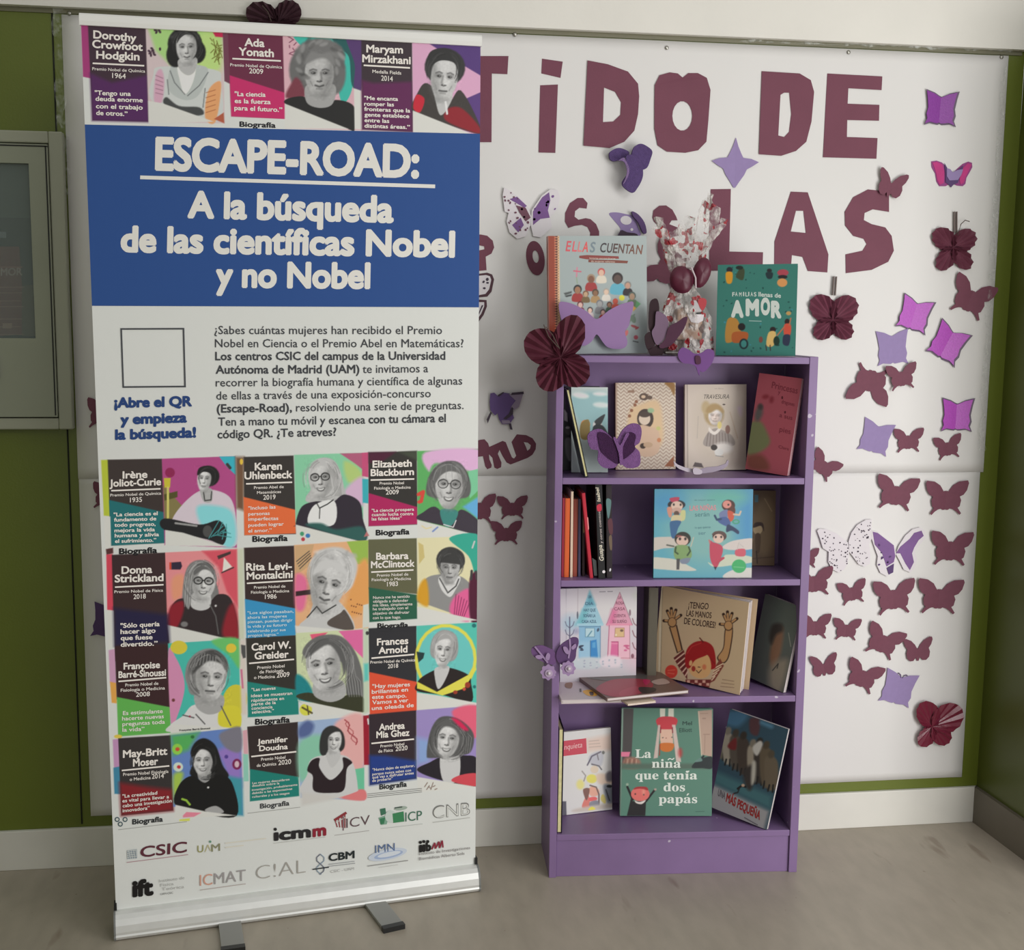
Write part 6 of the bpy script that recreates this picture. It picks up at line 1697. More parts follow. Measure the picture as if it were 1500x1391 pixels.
def l2(k):
    frame(820, 970, 7.143)
    k.poly([(280, 160), (600, 150), (760, 120), (900, 130), (880, 180), (600, 200)], (84, 80, 76), smooth=True); k.poly([(380, 280), (520, 190), (700, 170), (880, 180), (980, 240), (840, 330), (560, 360)], (140, 52, 62), smooth=True); k.poly([(640, 300), (800, 250), (840, 320), (640, 350)], (150, 60, 72), smooth=True); k.poly([(830, 260), (1000, 270), (980, 310), (860, 320)], (58, 48, 44), smooth=True); k.poly([(960, 200), (1080, 170), (1150, 215), (1030, 235)], (160, 140, 132), smooth=True); k.poly([(870, 180), (950, 190), (900, 240)], (166, 40, 80), smooth=True)
lying('dark red and grey book lying askew on top of the pale grey book', ((889, 1022), (1009, 1010), (972, 981), (838, 983)), SH[3]+.0108, .0095, (98, 78, 72), l2, 1.5)
lying('thin cream pamphlet poking out below the lying books', ((920, 1031), (961, 1026.5), (968, 1000), (914, 1000)), SH[3]+.0002, .0042, (206, 190, 170), lambda k: None, 1.5)

# --- bottom shelf
T, mb, sf, a, r, u, h, bt = tilted('thin book with a yellow fore-edge, standing against the left side of the bottom shelf', .0205, 0, .0215, .275, .010, .18, .0125, 4, (44, 34, 60), None, bt=.0012)
finish(T, mb, a, r, u, h, .0105, .18, bt, mat('yellowed_pages', (222, 214, 160), .7, var=.12, vscale=90))
def pl(P):
    frame(810, 1040, 7.73)
    P.poly([(370, 330), (660, 270), (670, 450), (390, 470)], (206, 184, 172), False, 4)
    for i in range(3):
        P.line([(410, 350+i*34), (520+i*10, 340+i*34)], 7, (170, 150, 140))
    P.poly([(400, 560), (430, 500), (520, 465), (570, 480), (560, 600), (520, 640), (440, 620)], (176, 176, 184), True, 1.5); P.line([(390, 620), (440, 520), (540, 470)], 16, (96, 90, 104)); P.line([(440, 610), (520, 630), (550, 670)], 14, (90, 86, 92)); P.line([(500, 490), (515, 560)], 12, (110, 104, 110)); P.ell(570, 478, 16, 20, (104, 104, 100)); P.ell(470, 670, 46, 44, (206, 190, 170))
    P.ell(440, 775, 62, 50, (212, 204, 96), 0, 1); P.ell(310, 840, 44, 56, (214, 206, 130), 0, 2); P.line([(330, 690), (370, 740), (350, 800)], 14, (150, 144, 140)); P.poly([(500, 720), (660, 740), (680, 830), (520, 830)], (206, 184, 166), True, 2)
    P.poly([(400, 900), (450, 860), (520, 900), (510, 960), (430, 970)], (214, 160, 140), True); P.poly([(330, 1100), (360, 1000), (400, 950), (420, 1060), (420, 1130)], (206, 120, 110), True); P.poly([(340, 900), (415, 890), (380, 1020)], (120, 84, 76), True); P.line([(420, 850), (490, 870), (520, 950), (520, 1070)], 15, (104, 84, 80)); P.poly([(410, 990), (480, 980), (500, 1010), (420, 1030)], (216, 96, 96), True)
    P.poly([(420, 1040), (500, 1020), (520, 1080), (420, 1090)], (130, 130, 140), True); P.poly([(540, 1010), (560, 950), (600, 990), (590, 1060)], (204, 190, 110), True); P.poly([(570, 860), (640, 840), (680, 900), (680, 1060), (620, 1060)], (120, 124, 132), True, 2); P.ell(640, 860, 34, 16, (40, 40, 44)); P.line([(600, 900), (640, 1020)], 14, (60, 62, 70)); P.poly([(600, 720), (660, 690), (680, 790), (610, 800)], (110, 104, 110), True, 2)
    P.poly([(210, 1140), (330, 1100), (680, 1050), (690, 1090), (330, 1150)], (190, 180, 170), True, 2); P.poly([(400, 1130), (440, 1090), (480, 1120)], (226, 210, 84), True); P.poly([(85, 1030), (150, 1030), (155, 1200), (90, 1200)], (84, 82, 92))
def il(k):
    frame(810, 1040, 7.73)
    k.poly([(96, 350), (376, 316), (384, 486), (96, 522)], (186, 60, 78))
    k.text('Inquieta', (110, 450), (330, 418), 62, (226, 190, 190), -0.006, up=(0.1, -1))
book('white comic book with a red title label, left of the bottom shelf', (0.0435, .1173, 13, 5.2, .3, .1437, .2203), 4, .009, (206, 204, 202), (200, 198, 200), pl, il, hard=False, gain=1.3)
def pm(P):
    frame(900, 1030, 8.18)
    P.poly([(60, 60), (230, 60), (200, 770), (80, 770)], (74, 70, 70)); P.poly([(60, 60), (110, 60), (75, 1350), (40, 1350)], (134, 160, 146)); P.line([(106, 70), (74, 1345)], 5, (84, 104, 94))
    P.poly([(66, 580), (190, 580), (175, 640), (66, 636)], (216, 120, 150)); P.poly([(110, 770), (300, 770), (290, 660), (130, 650)], (150, 110, 96), True, 2)
    for i in range(6):
        P.line([(120+i*28, 760), (135+i*26, 670)], 8, (190, 160, 140) if i % 2 else (110, 80, 70))
    P.poly([(90, 720), (1170, 720), (1170, 785), (90, 785)], (84, 104, 92), False, 2)
    P.poly([(1000, 90), (1170, 75), (1170, 640), (1040, 610)], (176, 150, 134)); P.line([(1030, 120), (1120, 120)], 6, (150, 124, 110)); P.line([(1060, 180), (1090, 180)], 14, (150, 124, 110)); P.line([(1070, 370), (1140, 370)], 8, (150, 124, 110)); P.line([(1085, 380), (1080, 600)], 6, (150, 124, 110)); P.line([(1010, 100), (1045, 620)], 12, (196, 180, 160))
    P.poly([(930, 770), (960, 710), (1040, 660), (1170, 640), (1170, 775), (1050, 775)], (40, 48, 50), True); P.line([(1000, 700), (1070, 630)], 20, (34, 40, 42)); P.poly([(960, 700), (1030, 650), (1050, 690)], (100, 130, 124), True)
    P.poly([(545, 60), (610, 60), (606, 165), (548, 165)], (206, 206, 190)); P.poly([(648, 60), (712, 60), (712, 165), (644, 165)], (206, 206, 190)); P.poly([(500, 200), (560, 160), (700, 160), (755, 195), (740, 260), (690, 310), (560, 310), (520, 270)], (190, 58, 68), True)
    P.poly([(525, 255), (550, 260), (520, 650), (470, 660)], (196, 176, 168)); P.poly([(690, 255), (730, 255), (800, 700), (740, 700)], (200, 180, 172)); P.poly([(548, 310), (690, 310), (706, 470), (690, 500), (560, 500), (548, 440)], (214, 176, 156)); P.poly([(550, 480), (706, 480), (700, 550), (640, 580), (560, 560)], (196, 110, 50), True); P.ell(580, 410, 8, 6, 70); P.ell(690, 405, 8, 6, 70); P.ell(620, 415, 7, 6, (150, 90, 80)); P.line([(555, 290), (552, 350)], 12, (130, 36, 50)); P.line([(695, 290), (698, 350)], 12, (130, 36, 50)); P.line([(545, 490), (540, 620)], 12, (150, 60, 50)); P.ell(790, 590, 20, 50, (180, 60, 60), 0, 3)
    P.poly([(200, 1130), (220, 1170), (380, 1170), (370, 1345), (150, 1345)], (38, 36, 38)); P.line([(155, 1000), (220, 1150)], 26, (34, 30, 34)); P.line([(480, 1040), (380, 1170)], 24, (34, 30, 34)); P.ell(310, 1085, 112, 86, (214, 110, 104)); P.poly([(230, 1030), (270, 1000), (380, 1000), (400, 1040), (310, 1020)], (160, 50, 54), True); P.ell(250, 1085, 9, 9, 50); P.ell(352, 1092, 9, 9, 50); P.ell(350, 1060, 16, 30, (226, 160, 140), 0, 2, .7); P.poly([(245, 1165), (300, 1180), (375, 1160), (330, 1205), (265, 1195)], (216, 206, 200), True); P.ell(155, 970, 16, 16, (150, 170, 150)); P.ell(490, 1030, 16, 14, (170, 150, 140))
def im(k):
    frame(900, 1030, 8.18)
    w = (214, 220, 212)
    bold = {c: chr(0x1D41A+ord(c)-97) for c in 'abcdefghijklmnopqrstuvwxyz'}
    bold.update({'L': chr(0x1D40B), ' ': ' '})
    for t, x0, x1, y, cap in (('La', 250, 440, 650, 100), ('nina', 448, 795, 768, 100), ('que', 250, 528, 908, 100), ('tenıa', 588, 992, 908, 100), ('dos', 588, 846, 1050, 100), ('papas', 530, 992, 1192, 100)):
        k.text(''.join(bold.get(c, c) if c != 'ı' else chr(0x1D422) for c in t), (x0, y), (x1, y), cap, w, 0.008, lay=False)
    k.up()
    k.poly([(640, 668), (664, 654), (690, 664), (714, 650), (716, 662), (692, 676), (664, 666), (642, 680)], w, smooth=True); k.poly([(868, 826), (884, 804), (902, 808), (880, 832)], w); k.poly([(862, 1098), (880, 1074), (898, 1080), (874, 1104)], w)
    k.text('Mel', (815, 258), (930, 258), 44, (44, 70, 64), 0.02); k.text('Elliott', (778, 346), (930, 338), 50, (44, 70, 64), 0.005); k.line((970, 1296), (1080, 1292), 8, (70, 104, 92))
book('green picture book with white serif title, centre of the bottom shelf', (0.1953, .0930, 0, 9.3, -1.2, .2434, .2804), 4, .016, (88, 128, 112), (120, 150, 136), pm, im, gain=1.2, pages=mat('cream_pages', (214, 204, 176), .7))
def pn(P):
    frame(1040, 1030, 7.13)
    P.poly([(0, 0), (900, 200), (900, 1400), (0, 1200)], (52, 76, 92)); P.poly([(0, 820), (620, 1120), (560, 1360), (0, 1100)], (158, 156, 160), False, 4); P.poly([(50, 700), (640, 960), (640, 1110), (40, 830)], (70, 110, 118), False, 5)
    for x, y, w, hh, c in ((120, 420, 60, 260, (100, 94, 84)), (190, 480, 60, 260, (150, 142, 130)), (270, 520, 64, 280, (84, 76, 70)), (350, 560, 66, 300, (70, 60, 56)), (450, 640, 60, 300, (150, 140, 126)), (520, 640, 60, 320, (60, 54, 52)), (590, 680, 70, 330, (96, 84, 70)), (640, 740, 70, 280, (104, 92, 78))):
        P.poly([(x-w, y-hh*.5), (x, y-hh*.7), (x+w, y-hh*.4), (x+w*.8, y+hh*.5), (x-w*.7, y+hh*.5)], c, True, 1.5); P.ell(x, y-hh*.75, 34, 44, tuple(v*.8 for v in c), 20, 1.5)
        P.line([(x-20, y+hh*.4), (x-34, y+hh*.62)], 18, (40, 38, 40)); P.line([(x+20, y+hh*.4), (x+14, y+hh*.66)], 18, (36, 36, 38))
    P.poly([(190, 430), (270, 360), (270, 480), (200, 470)], (110, 40, 44), True, 1.5); P.poly([(450, 450), (520, 390), (550, 430), (500, 540), (460, 520)], (190, 186, 180), True, 1.5); P.poly([(420, 160), (520, 170), (500, 330), (420, 300)], (84, 56, 62), True, 2); P.poly([(350, 700), (440, 640), (470, 700), (430, 900), (370, 860)], (60, 54, 54), True, 3)
    P.poly([(440, 620), (480, 620), (470, 800), (430, 840)], (180, 176, 166), True, 2); P.line([(540, 200), (640, 240)], 40, (90, 140, 170), .8, 3); P.poly([(160, 80), (400, 100), (300, 240), (150, 200)], (70, 110, 140), True, 4)
    P.line([(290, 890), (330, 860), (370, 870)], 22, (34, 34, 38)); P.line([(310, 880), (290, 930), (250, 940)], 14, (44, 44, 48)); P.ell(345, 855, 18, 16, (190, 160, 140))
def in_(k):
    frame(1040, 1030, 7.13)
    k.text('UNA', (80, 960), (155, 1000), 70, (100, 96, 104), 0.03, up=(.18, -1)); k.text('MÁS PEQUEÑA', (165, 1020), (520, 1215), 86, (150, 46, 48), 0.04, up=(.18, -1)); k.line((360, 1190), (500, 1270), 12, (110, 106, 112))
book('dark blue book with a crowd and red lettering, right of the bottom shelf', (0.4365, .1060, -39, 6.5, -7.5, .163, .270), 4, .011, (60, 84, 100), (70, 90, 106), pn, in_, hard=False, gain=1.05, pages=mat('bright_pages', (216, 206, 204), .7))

# ------------------------------------------------------------------ cut-out letters on the wall
BURG = mat('burgundy_card', (118, 64, 82), 0.7, var=0.05, vscale=12, bump=0.05, bscale=200)
def letter(label, loops, holes=(), off=0.0035, th=0.0006, curl=0.0, smooth=False, extra=(), cat='letter', name='paper_letter', m=None, group='burgundy letters on the display wall', wall=None):
    mb = MB()
    sf = wall or WALL
    allp = np.concatenate([fp(q) for q in [loops]+list(extra)])
    c = allp.mean(0); s = max(np.ptp(allp[:, 0]), np.ptp(allp[:, 1]))/2
    lift = (lambda x, y: curl*(((x-c[0])/s)**2)) if curl else None
    hs = [crom(q) if smooth else q for q in holes]
    plate(crom(loops) if smooth else loops, sf, off, th, mb, None, hs, lift)
    for q in extra:
        plate(crom(q) if smooth else q, sf, off, th, mb, None, (), lift)
    o = mb.build(name, m or BURG)
    return tag(o, label, cat, group)

frame(690, 0, 1.852)
letter('burgundy cut-out letter T, half hidden by the banner edge, top row', [(-40, 153), (101, 153), (98, 202), (56, 200), (55, 386), (-2, 386), (2, 200), (-40, 198)])
letter('burgundy cut-out letter I with its separate dot, top row', [(187, 232), (235, 230), (228, 415), (183, 414)], extra=[[(192, 160), (248, 168), (242, 212), (190, 200)]])
letter('burgundy cut-out letter D right of the letter I, top row', [(315, 165), (370, 175), (425, 195), (452, 228), (455, 262), (452, 310), (442, 355), (415, 385), (375, 402), (304, 396)], [[(360, 238), (390, 250), (406, 278), (404, 312), (385, 330), (357, 332)]], curl=.003)
letter('burgundy cut-out letter O with a heart-shaped top, top row', [(497, 232), (510, 205), (538, 197), (560, 200), (573, 211), (588, 199), (614, 199), (638, 212), (648, 245), (642, 330), (637, 385), (615, 408), (580, 415), (530, 412), (505, 395), (496, 350), (496, 290)], [ellpts(572, 315, 27, 40, 0, 18)], curl=.003)
letter('burgundy cut-out letter D with a narrow slot, left of the letter E', [(787, 194), (890, 200), (920, 218), (929, 250), (922, 330), (908, 385), (880, 410), (840, 423), (779, 419)], [[(838, 258), (848, 252), (862, 252), (867, 310), (861, 358), (848, 372), (832, 368)]], curl=.002)
letter('burgundy cut-out letter E at the right end of the top row', [(965, 200), (1114, 208), (1112, 245), (1022, 240), (1020, 282), (1106, 285), (1105, 328), (1019, 326), (1018, 372), (1101, 375), (1098, 431), (953, 427)])
letter('burgundy cut-out letter A in the second row', [(866, 520), (912, 522), (968, 690), (965, 739), (912, 735), (898, 697), (869, 692), (866, 731), (821, 733), (822, 655)], [[(880, 572), (900, 572), (907, 632), (866, 628)]])
letter('burgundy cut-out letter S at the right end of the second row', [(1132, 575), (1132, 520), (1075, 514), (1035, 535), (1012, 575), (1013, 612), (1035, 640), (1063, 648), (1071, 662), (1060, 680), (1014, 690), (1015, 741), (1085, 732), (1130, 710), (1145, 680), (1139, 640), (1122, 617), (1085, 608), (1064, 597), (1066, 578), (1088, 568)], curl=.002)
frame(930, 270, 4.796)
letter('burgundy cut-out letter L partly behind the cellophane gift bag', [(530, 35), (671, 33), (660, 472), (897, 477), (893, 606), (520, 606), (520, 300)])
frame(940, 280, 9.93)
letter('rounded burgundy letter shape peeping out left of the gift bag', [(150, 380), (165, 280), (250, 212), (350, 208), (440, 270), (495, 370), (515, 425), (430, 425), (395, 480), (520, 530), (545, 640), (410, 680), (345, 620), (320, 540), (262, 530), (170, 440)])
frame(690, 240, 5.556)
letter('small burgundy letter S above the pale blue book', [(938, 365), (946, 320), (910, 278), (865, 278), (802, 320), (764, 400), (762, 470), (790, 522), (840, 505), (900, 497), (945, 515), (968, 560), (965, 600), (1040, 600), (1040, 550), (1015, 490), (970, 450), (930, 442), (872, 455), (840, 430), (845, 385), (880, 358)])
letter('small tilted burgundy letter O left of the pale blue book', ellpts(522, 767, 74, 141, -8, 30), [ellpts(524, 755, 25, 51, -8, 18)])
letter('small burgundy letter R cut off by the banner edge', [(-60, 580), (78, 575), (130, 585), (175, 625), (187, 680), (165, 730), (118, 755), (125, 865), (50, 872), (40, 760), (-60, 740)], [[(50, 660), (105, 672), (108, 695), (50, 708)]])
frame(690, 540, 8.69)
letter('burgundy cut-out script lettering ending in a loop, beside the banner', [(20, 930), (120, 900), (170, 895), (215, 945), (230, 992), (400, 915), (440, 932), (470, 1010), (518, 1125), (545, 1140), (572, 1105), (540, 1010), (512, 930), (580, 832), (700, 842), (780, 882), (825, 950), (820, 1020), (780, 1090), (720, 1130), (580, 1185), (500, 1215), (450, 1190), (400, 1110), (360, 1030), (338, 1080), (385, 1190), (380, 1250), (330, 1272), (295, 1255), (270, 1130), (225, 1085), (232, 1150), (262, 1222), (255, 1255), (205, 1275), (180, 1240), (150, 1110), (60, 1120), (60, 1200), (20, 1200)], [[(668, 930), (720, 938), (758, 972), (748, 1012), (715, 1042), (695, 990)]])

# ------------------------------------------------------------------ paper butterflies on the wall
HALF = {
 'swallow': [(0, .150), (.016, .168), (.055, .150), (.15, .29), (.29, .375), (.48, .40), (.505, .34), (.47, .185), (.40, .08), (.315, .038), (.35, -.042), (.325, -.18), (.28, -.215), (.365, -.338), (.33, -.372), (.26, -.303), (.175, -.25), (.10, -.233), (.065, -.262), (.02, -.262), (0, -.25)],
 'round': [(0, .02), (.03, .05), (.09, .16), (.22, .30), (.40, .39), (.47, .385), (.49, .30), (.44, .14), (.36, .02), (.40, -.10), (.37, -.27), (.27, -.37), (.15, -.365), (.07, -.27), (.03, -.38), (0, -.38)],
 'square': [(0, .30), (.08, .33), (.22, .40), (.49, .47), (.44, .25), (.40, -.02), (.44, -.20), (.40, -.34), (.47, -.49), (.30, -.43), (.16, -.45), (.06, -.46), (0, -.43)],
 'star': [(0, .50), (.06, .32), (.13, .17), (.17, .10), (.34, .08), (.50, .02), (.36, -.07), (.25, -.13), (.20, -.24), (.10, -.38), (.02, -.50), (0, -.50)],
}
def half_plate(mb, half, sx, fold, th, scal=1.0, y0=0.0):
    """one wing pair side of a folded paper butterfly, in unit coordinates (x right, z up, -y to the viewer)"""
    pts = [(x*scal, z*scal) for x, z in half]
    tri = tessellate_polygon([[Vector((p[0], p[1], 0)) for p in pts]])
    n = len(pts)
    A = [(sx*x, -(y0+fold*x+th), z) for x, z in pts]; B = [(sx*x, -(y0+fold*x), z) for x, z in pts]
    f = []
    for t in tri:
        f.append(list(t)); f.append([i+n for i in t[::-1]])
    f += [[i, (i+1) % n, n+(i+1) % n, n+i] for i in range(n)]
    mb.add(A+B, f)
PROTO = {}
def flutter(label, shape, px, width, rot, m, fold=0.09, off=0.0042, group=None, sz=1.0, cat='butterfly'):
    """a paper butterfly at a point of the wall: width in photograph pixels is its wing span there"""
    P = WALL.pos(WALL.inv([px]))[0]
    E = WALL.pos(WALL.inv([(px[0]-width/2, px[1]), (px[0]+width/2, px[1])]))
    w = np.linalg.norm(E[1]-E[0])
    key = (shape, m.name, fold)
    if key not in PROTO:
        mb = MB()
        for sx in (1, -1):
            half_plate(mb, HALF[shape], sx, fold, 0.006)
        o = mb.build('paper_butterfly', m)
        PROTO[key] = o
    else:
        o = PROTO[key].copy()
        COL.objects.link(o)
    o.location = (P[0], -off, P[2])
    o.rotation_euler = (0, math.radians(rot), 0)
    o.scale = (w, w, w*sz)
    return tag(o, label, cat, group)
G1 = 'burgundy paper butterflies on the display wall'
S = 'swallow'
for lab, px, w, rot, sh, sz in (
    ('burgundy tailed butterfly, left of the two in the row just below the paper seam', (1311, 722), 62, 7, S, 1),
    ('burgundy tailed butterfly, right of the two in the row just below the paper seam', (1384, 729), 62, 0, S, 1),
    ('burgundy tailed butterfly right of the purple and white printed butterfly', (1390.5, 803), 62, 3, S, 1),
    ('large burgundy tailed butterfly directly below the purple and white printed butterfly', (1307.5, 874), 61, -4, S, 1.05),
    ('large burgundy tailed butterfly at the right end of the row below the spotted butterflies', (1374, 873), 67, 3, S, .95),
    ('small tilted burgundy butterfly directly below the white spotted butterfly', (1247, 867), 42, -10, S, 1.05),
    ('burgundy butterfly with its left wing behind the bookcase, beside the small tilted one', (1191, 852), 56, -5, S, .95),
    ('burgundy wing tip showing at the bookcase edge, left of the white spotted butterfly', (1181, 817), 34, 0, S, 1.1),
    ('small burgundy tailed butterfly, left of the turned one under the purple print', (1238.5, 921), 41, 4, S, 1),
    ('burgundy butterfly half behind the bookcase edge, beside the third bookcase shelf', (1193, 917), 45, 0, S, 1.05),
    ('burgundy tailed butterfly turned clockwise, below the large one under the purple print', (1292, 939), 57, 21, S, 1),
    ('burgundy tailed butterfly turned clockwise, directly left of the lilac one with feelers', (1262, 990), 55, 20, S, 1),
    ('burgundy butterfly with one wing behind the bookcase edge, beside the upper shelf', (1205, 682), 47, 33, S, .95),
    ('small burgundy butterfly touching the lower flat lilac square butterfly', (1329, 645), 44, -2, S, 1),
    ('small burgundy butterfly just below the lowest shiny magenta butterfly', (1387, 655), 41, -10, S, 1.05),
    ('burgundy tailed butterfly at the right paper edge below the pleated one', (1420, 437), 64, 20, S, 1.05),
    ('large burgundy butterfly pasted upside down above the lower flat lilac square', (1273, 561), 63, 191, S, 1.1),
    ('small burgundy butterfly touching the wing of the upside-down one', (1318, 552), 45, -9, S, 1.05),
    ('burgundy tailed butterfly, upper right of the three beside the banner', (750, 743), 45, -1, S, 1),
    ('burgundy tailed butterfly, lowest of the three beside the banner', (741, 780), 46, 0, S, 1),
    ('burgundy butterfly with its left wing hidden by the banner, lower left of the loop lettering', (702, 745), 48, 0, S, 1.2),
    ('burgundy tailed butterfly left of the gift bag, wings to the side', (975, 389), 70, -62, S, 1),
    ('dark burgundy wing at the left edge of the banner, level with the QR frame', (150, 607), 46, 8, S, 1.3),
    ('dark wing at the left edge of the banner, near the first portrait row', (158, 728), 48, 12, S, 1.1),
    ('round-winged burgundy butterfly just above the lilac one with feelers', (1343, 950), 43, -4, 'round', 1),
    ('round-winged burgundy butterfly, lowest left one beside the bookcase', (1205.5, 973), 41, -8, 'round', 1),
    ('round-winged burgundy butterfly perched on the big letter S', (1303, 270), 44, 14, 'round', 1.05)):
    flutter(lab, sh, px, w, rot, BURG, group=G1, sz=sz, fold=0.10 if 'QR' not in lab else 0.16, off=0.0095 if 'perched' in lab or 'touching the wing' in lab else 0.0042)
LIL = mat('lilac_card', (152, 132, 180), 0.7, var=0.03)
DPUR = mat('dark_purple_card', (88, 62, 112), 0.7, var=0.04)
flutter('dark purple wing at the left edge of the banner, near the second portrait row', 'square', (163, 908), 56, 10, DPUR, fold=.1)
G2 = 'flat lilac square butterflies on the display wall'
flutter('flat lilac square butterfly above the upside-down burgundy one', 'square', (1306, 508), 48, 8-13, LIL, .03, group=G2, sz=1.05)
flutter('flat lilac square butterfly left of the small burgundy one, below the upside-down one', 'square', (1282, 639), 48, 14, LIL, .03, group=G2)
o = flutter('flat lilac square butterfly with two feelers near the foot of the paper', 'square', (1315, 1006), 50, 15, LIL, .03, group=G2)
flutter('lilac four-pointed star-shaped butterfly below the narrow letter D', 'star', (1076, 238.5), 69, 0, LIL, .04, group=G2)
# feelers of the lowest lilac one
me = MB()
for sx in (-1, 1):
    me.tube([(sx*.02, -.008, .28), (sx*.05, -.01, .36), (sx*.12, -.012, .40), (sx*.15, -.012, .37)], .012, 6)
fe = me.build('feelers', DPUR); fe.parent = o
# shiny magenta butterflies: a grey lower layer and a glossy sheet on it
MAG = mat('magenta_foil', (180, 72, 188), 0.38, 0.0, var=0.08, vscale=20, bump=0.1, bscale=30)
MAGD = mat('violet_foil', (138, 56, 156), 0.38, 0.0, var=0.08, vscale=20, bump=0.1, bscale=30)
GREYC = mat('grey_violet_card', (112, 96, 118), 0.7)
for lab, px, w, rot, m in (('dark violet shiny square butterfly right of the letter E', (1376.5, 158), 47, 2, MAGD), ('shiny magenta square butterfly, left of the pair above the flat lilac one', (1338.5, 459), 47, 15, MAG),
                           ('shiny magenta square butterfly, right of the pair, strongly tilted', (1387.5, 501), 50, 27, MAG), ('shiny magenta square butterfly, lowest of its kind, near the right paper edge', (1400, 606), 46, 1, MAG)):
    P = WALL.pos(WALL.inv([px]))[0]
    E = WALL.pos(WALL.inv([(px[0]-w/2, px[1]), (px[0]+w/2, px[1])])); ww = np.linalg.norm(E[1]-E[0])
    T = thing('paper_butterfly', lab, 'butterfly', (P[0], -0.003, P[2]), 0, 'shiny magenta butterflies on the display wall')
    T.rotation_euler = (0, math.radians(rot), 0); T.scale = (ww, ww, ww)
    for nm, mm, sc, y0, fo in (('under_layer', GREYC, 1.06, 0.0, .10), ('foil_layer', m, .97, 0.03, .10)):
        mb = MB()
        for sx in (1, -1):
            half_plate(mb, HALF['square'], sx, fo, .008, sc, y0)
        q = mb.build(nm, mm); q.parent = T; q.location = (-.02 if nm == 'foil_layer' else 0.015, 0, -.01)
        if nm == 'foil_layer':
            q['label'] = 'glossy foil sheet'

# pink, purple and lilac layered butterfly
PINK = mat('pink_felt', (196, 62, 132), .8, var=.08, vscale=40)
frame(1240, 200, 4.969)
T = None
def layered(label, layers, px, group=None, rots=0, off=0.003, cat='butterfly', name='paper_butterfly', sf=None, step=0.0016):
    sf = sf or WALL
    P = sf.pos(sf.inv([px]))[0]
    T = thing(name, label, cat, tuple(P), 0, group)
    for i, (nm, polys, m, th) in enumerate(layers):
        mb = MB()
        if len(polys) <= 4 and 'print' not in nm and 'mark' not in nm:
            for q in polys:
                mb = MB()
                plate(q, sf, off, th, mb)
                mb.build(nm[:-1] if nm.endswith('wings') or nm.endswith('s') and not nm.endswith('ss') else nm, m, T)
        else:
            for q in polys:
                plate(q, sf, off, th, mb)
            mb.build(nm, m, T)
        off += th+0.0003
    return T
lw = [(612, 182), (650, 176), (690, 190), (725, 225), (750, 262), (750, 345), (715, 362), (670, 362), (650, 330), (640, 270), (615, 225)]
rw = [(775, 262), (800, 235), (840, 200), (880, 183), (908, 192), (910, 225), (890, 262), (868, 300), (860, 345), (840, 362), (800, 358), (768, 345)]
layered('pink and purple butterfly with a small lilac centre, above a pleated one with feelers', [('wings', [lw, rw], mat('violet_pink_card', (150, 62, 132), .6), .0012),
        ('wing_panel', [[(620, 190), (650, 185), (690, 205), (705, 260), (700, 340), (672, 352), (655, 320), (645, 265)], [(840, 230), (875, 195), (902, 205), (880, 255), (858, 300), (845, 340), (822, 350), (815, 310)]], PINK, .001),
        ('body_shape', [[(705, 195), (735, 250), (765, 270), (800, 245), (840, 215), (835, 260), (815, 300), (800, 340), (770, 352), (752, 372), (735, 350), (712, 335), (712, 280)]], DPUR, .001),
        ('centre_wings', [[(720, 232), (745, 240), (762, 262), (800, 245), (838, 240), (825, 280), (800, 318), (740, 322), (720, 290)]], LIL, .001)], (1393, 255))

# printed white butterflies with purple ink
WP = mat('white_card', (228, 222, 226), .6)
PINKK = mat('purple_ink', (124, 84, 146), .6, var=.06, vscale=30)
MAR = mat('maroon_ink', (112, 66, 84), .6)
def splat(poly, n, r0, r1, seed):
    g = np.random.default_rng(seed)
    p = np.asarray(poly, float); lo, hi = p.min(0), p.max(0); out = []
    def inside(q):
        c = False
        for i in range(len(p)):
            a, b2 = p[i-1], p[i]
            if (a[1] > q[1]) != (b2[1] > q[1]) and q[0] < (b2[0]-a[0])*(q[1]-a[1])/(b2[1]-a[1])+a[0]:
                c = not c
        return c
    while len(out) < n:
        q = lo+(hi-lo)*g.random(2)
        r = g.uniform(r0, r1)
        if all(inside(q+r*1.1*np.array([math.cos(t), math.sin(t)])) for t in np.linspace(0, 6.28, 7)):
            out.append(ellpts(q[0], q[1], r, r*g.uniform(.55, 1), g.uniform(0, 180), 7))
    return out
frame(690, 240, 5.556)
wl = [(265, 195), (330, 232), (420, 300), (466, 370), (485, 430), (480, 500), (440, 592), (372, 612), (310, 560), (285, 470), (302, 402), (270, 390), (254, 260)]
wr = [(490, 380), (570, 262), (640, 210), (700, 215), (718, 272), (700, 370), (642, 432), (652, 520), (562, 600), (502, 590), (482, 500), (486, 430)]
layered('white butterfly printed with purple, upper left of the pale blue book', [('wings', [wl, wr], WP, .0035),
        ('purple_print', [[(500, 390), (575, 275), (630, 235), (640, 300), (620, 380), (635, 440), (560, 450), (500, 500)], [(330, 500), (400, 440), (425, 500), (380, 560)], [(310, 290), (370, 270), (450, 345), (430, 360)], *splat(wr, 8, 7, 14, 1)], PINKK, .0005),
        ('maroon_print', [*splat(wl, 22, 6, 13, 2), [(360, 340), (440, 360), (480, 440), (440, 470), (390, 400)]], MAR, .0005)], (777, 311), off=.006)
frame(1160, 660, 4.6875)
wl = [(540, 545), (580, 552), (640, 600), (690, 640), (705, 690), (700, 760), (690, 830), (645, 858), (600, 835), (575, 780), (582, 720), (560, 660), (540, 600)]
wr = [(725, 650), (770, 580), (820, 535), (870, 522), (905, 545), (905, 600), (860, 650), (835, 690), (850, 740), (835, 800), (805, 832), (760, 812), (730, 750), (705, 705)]
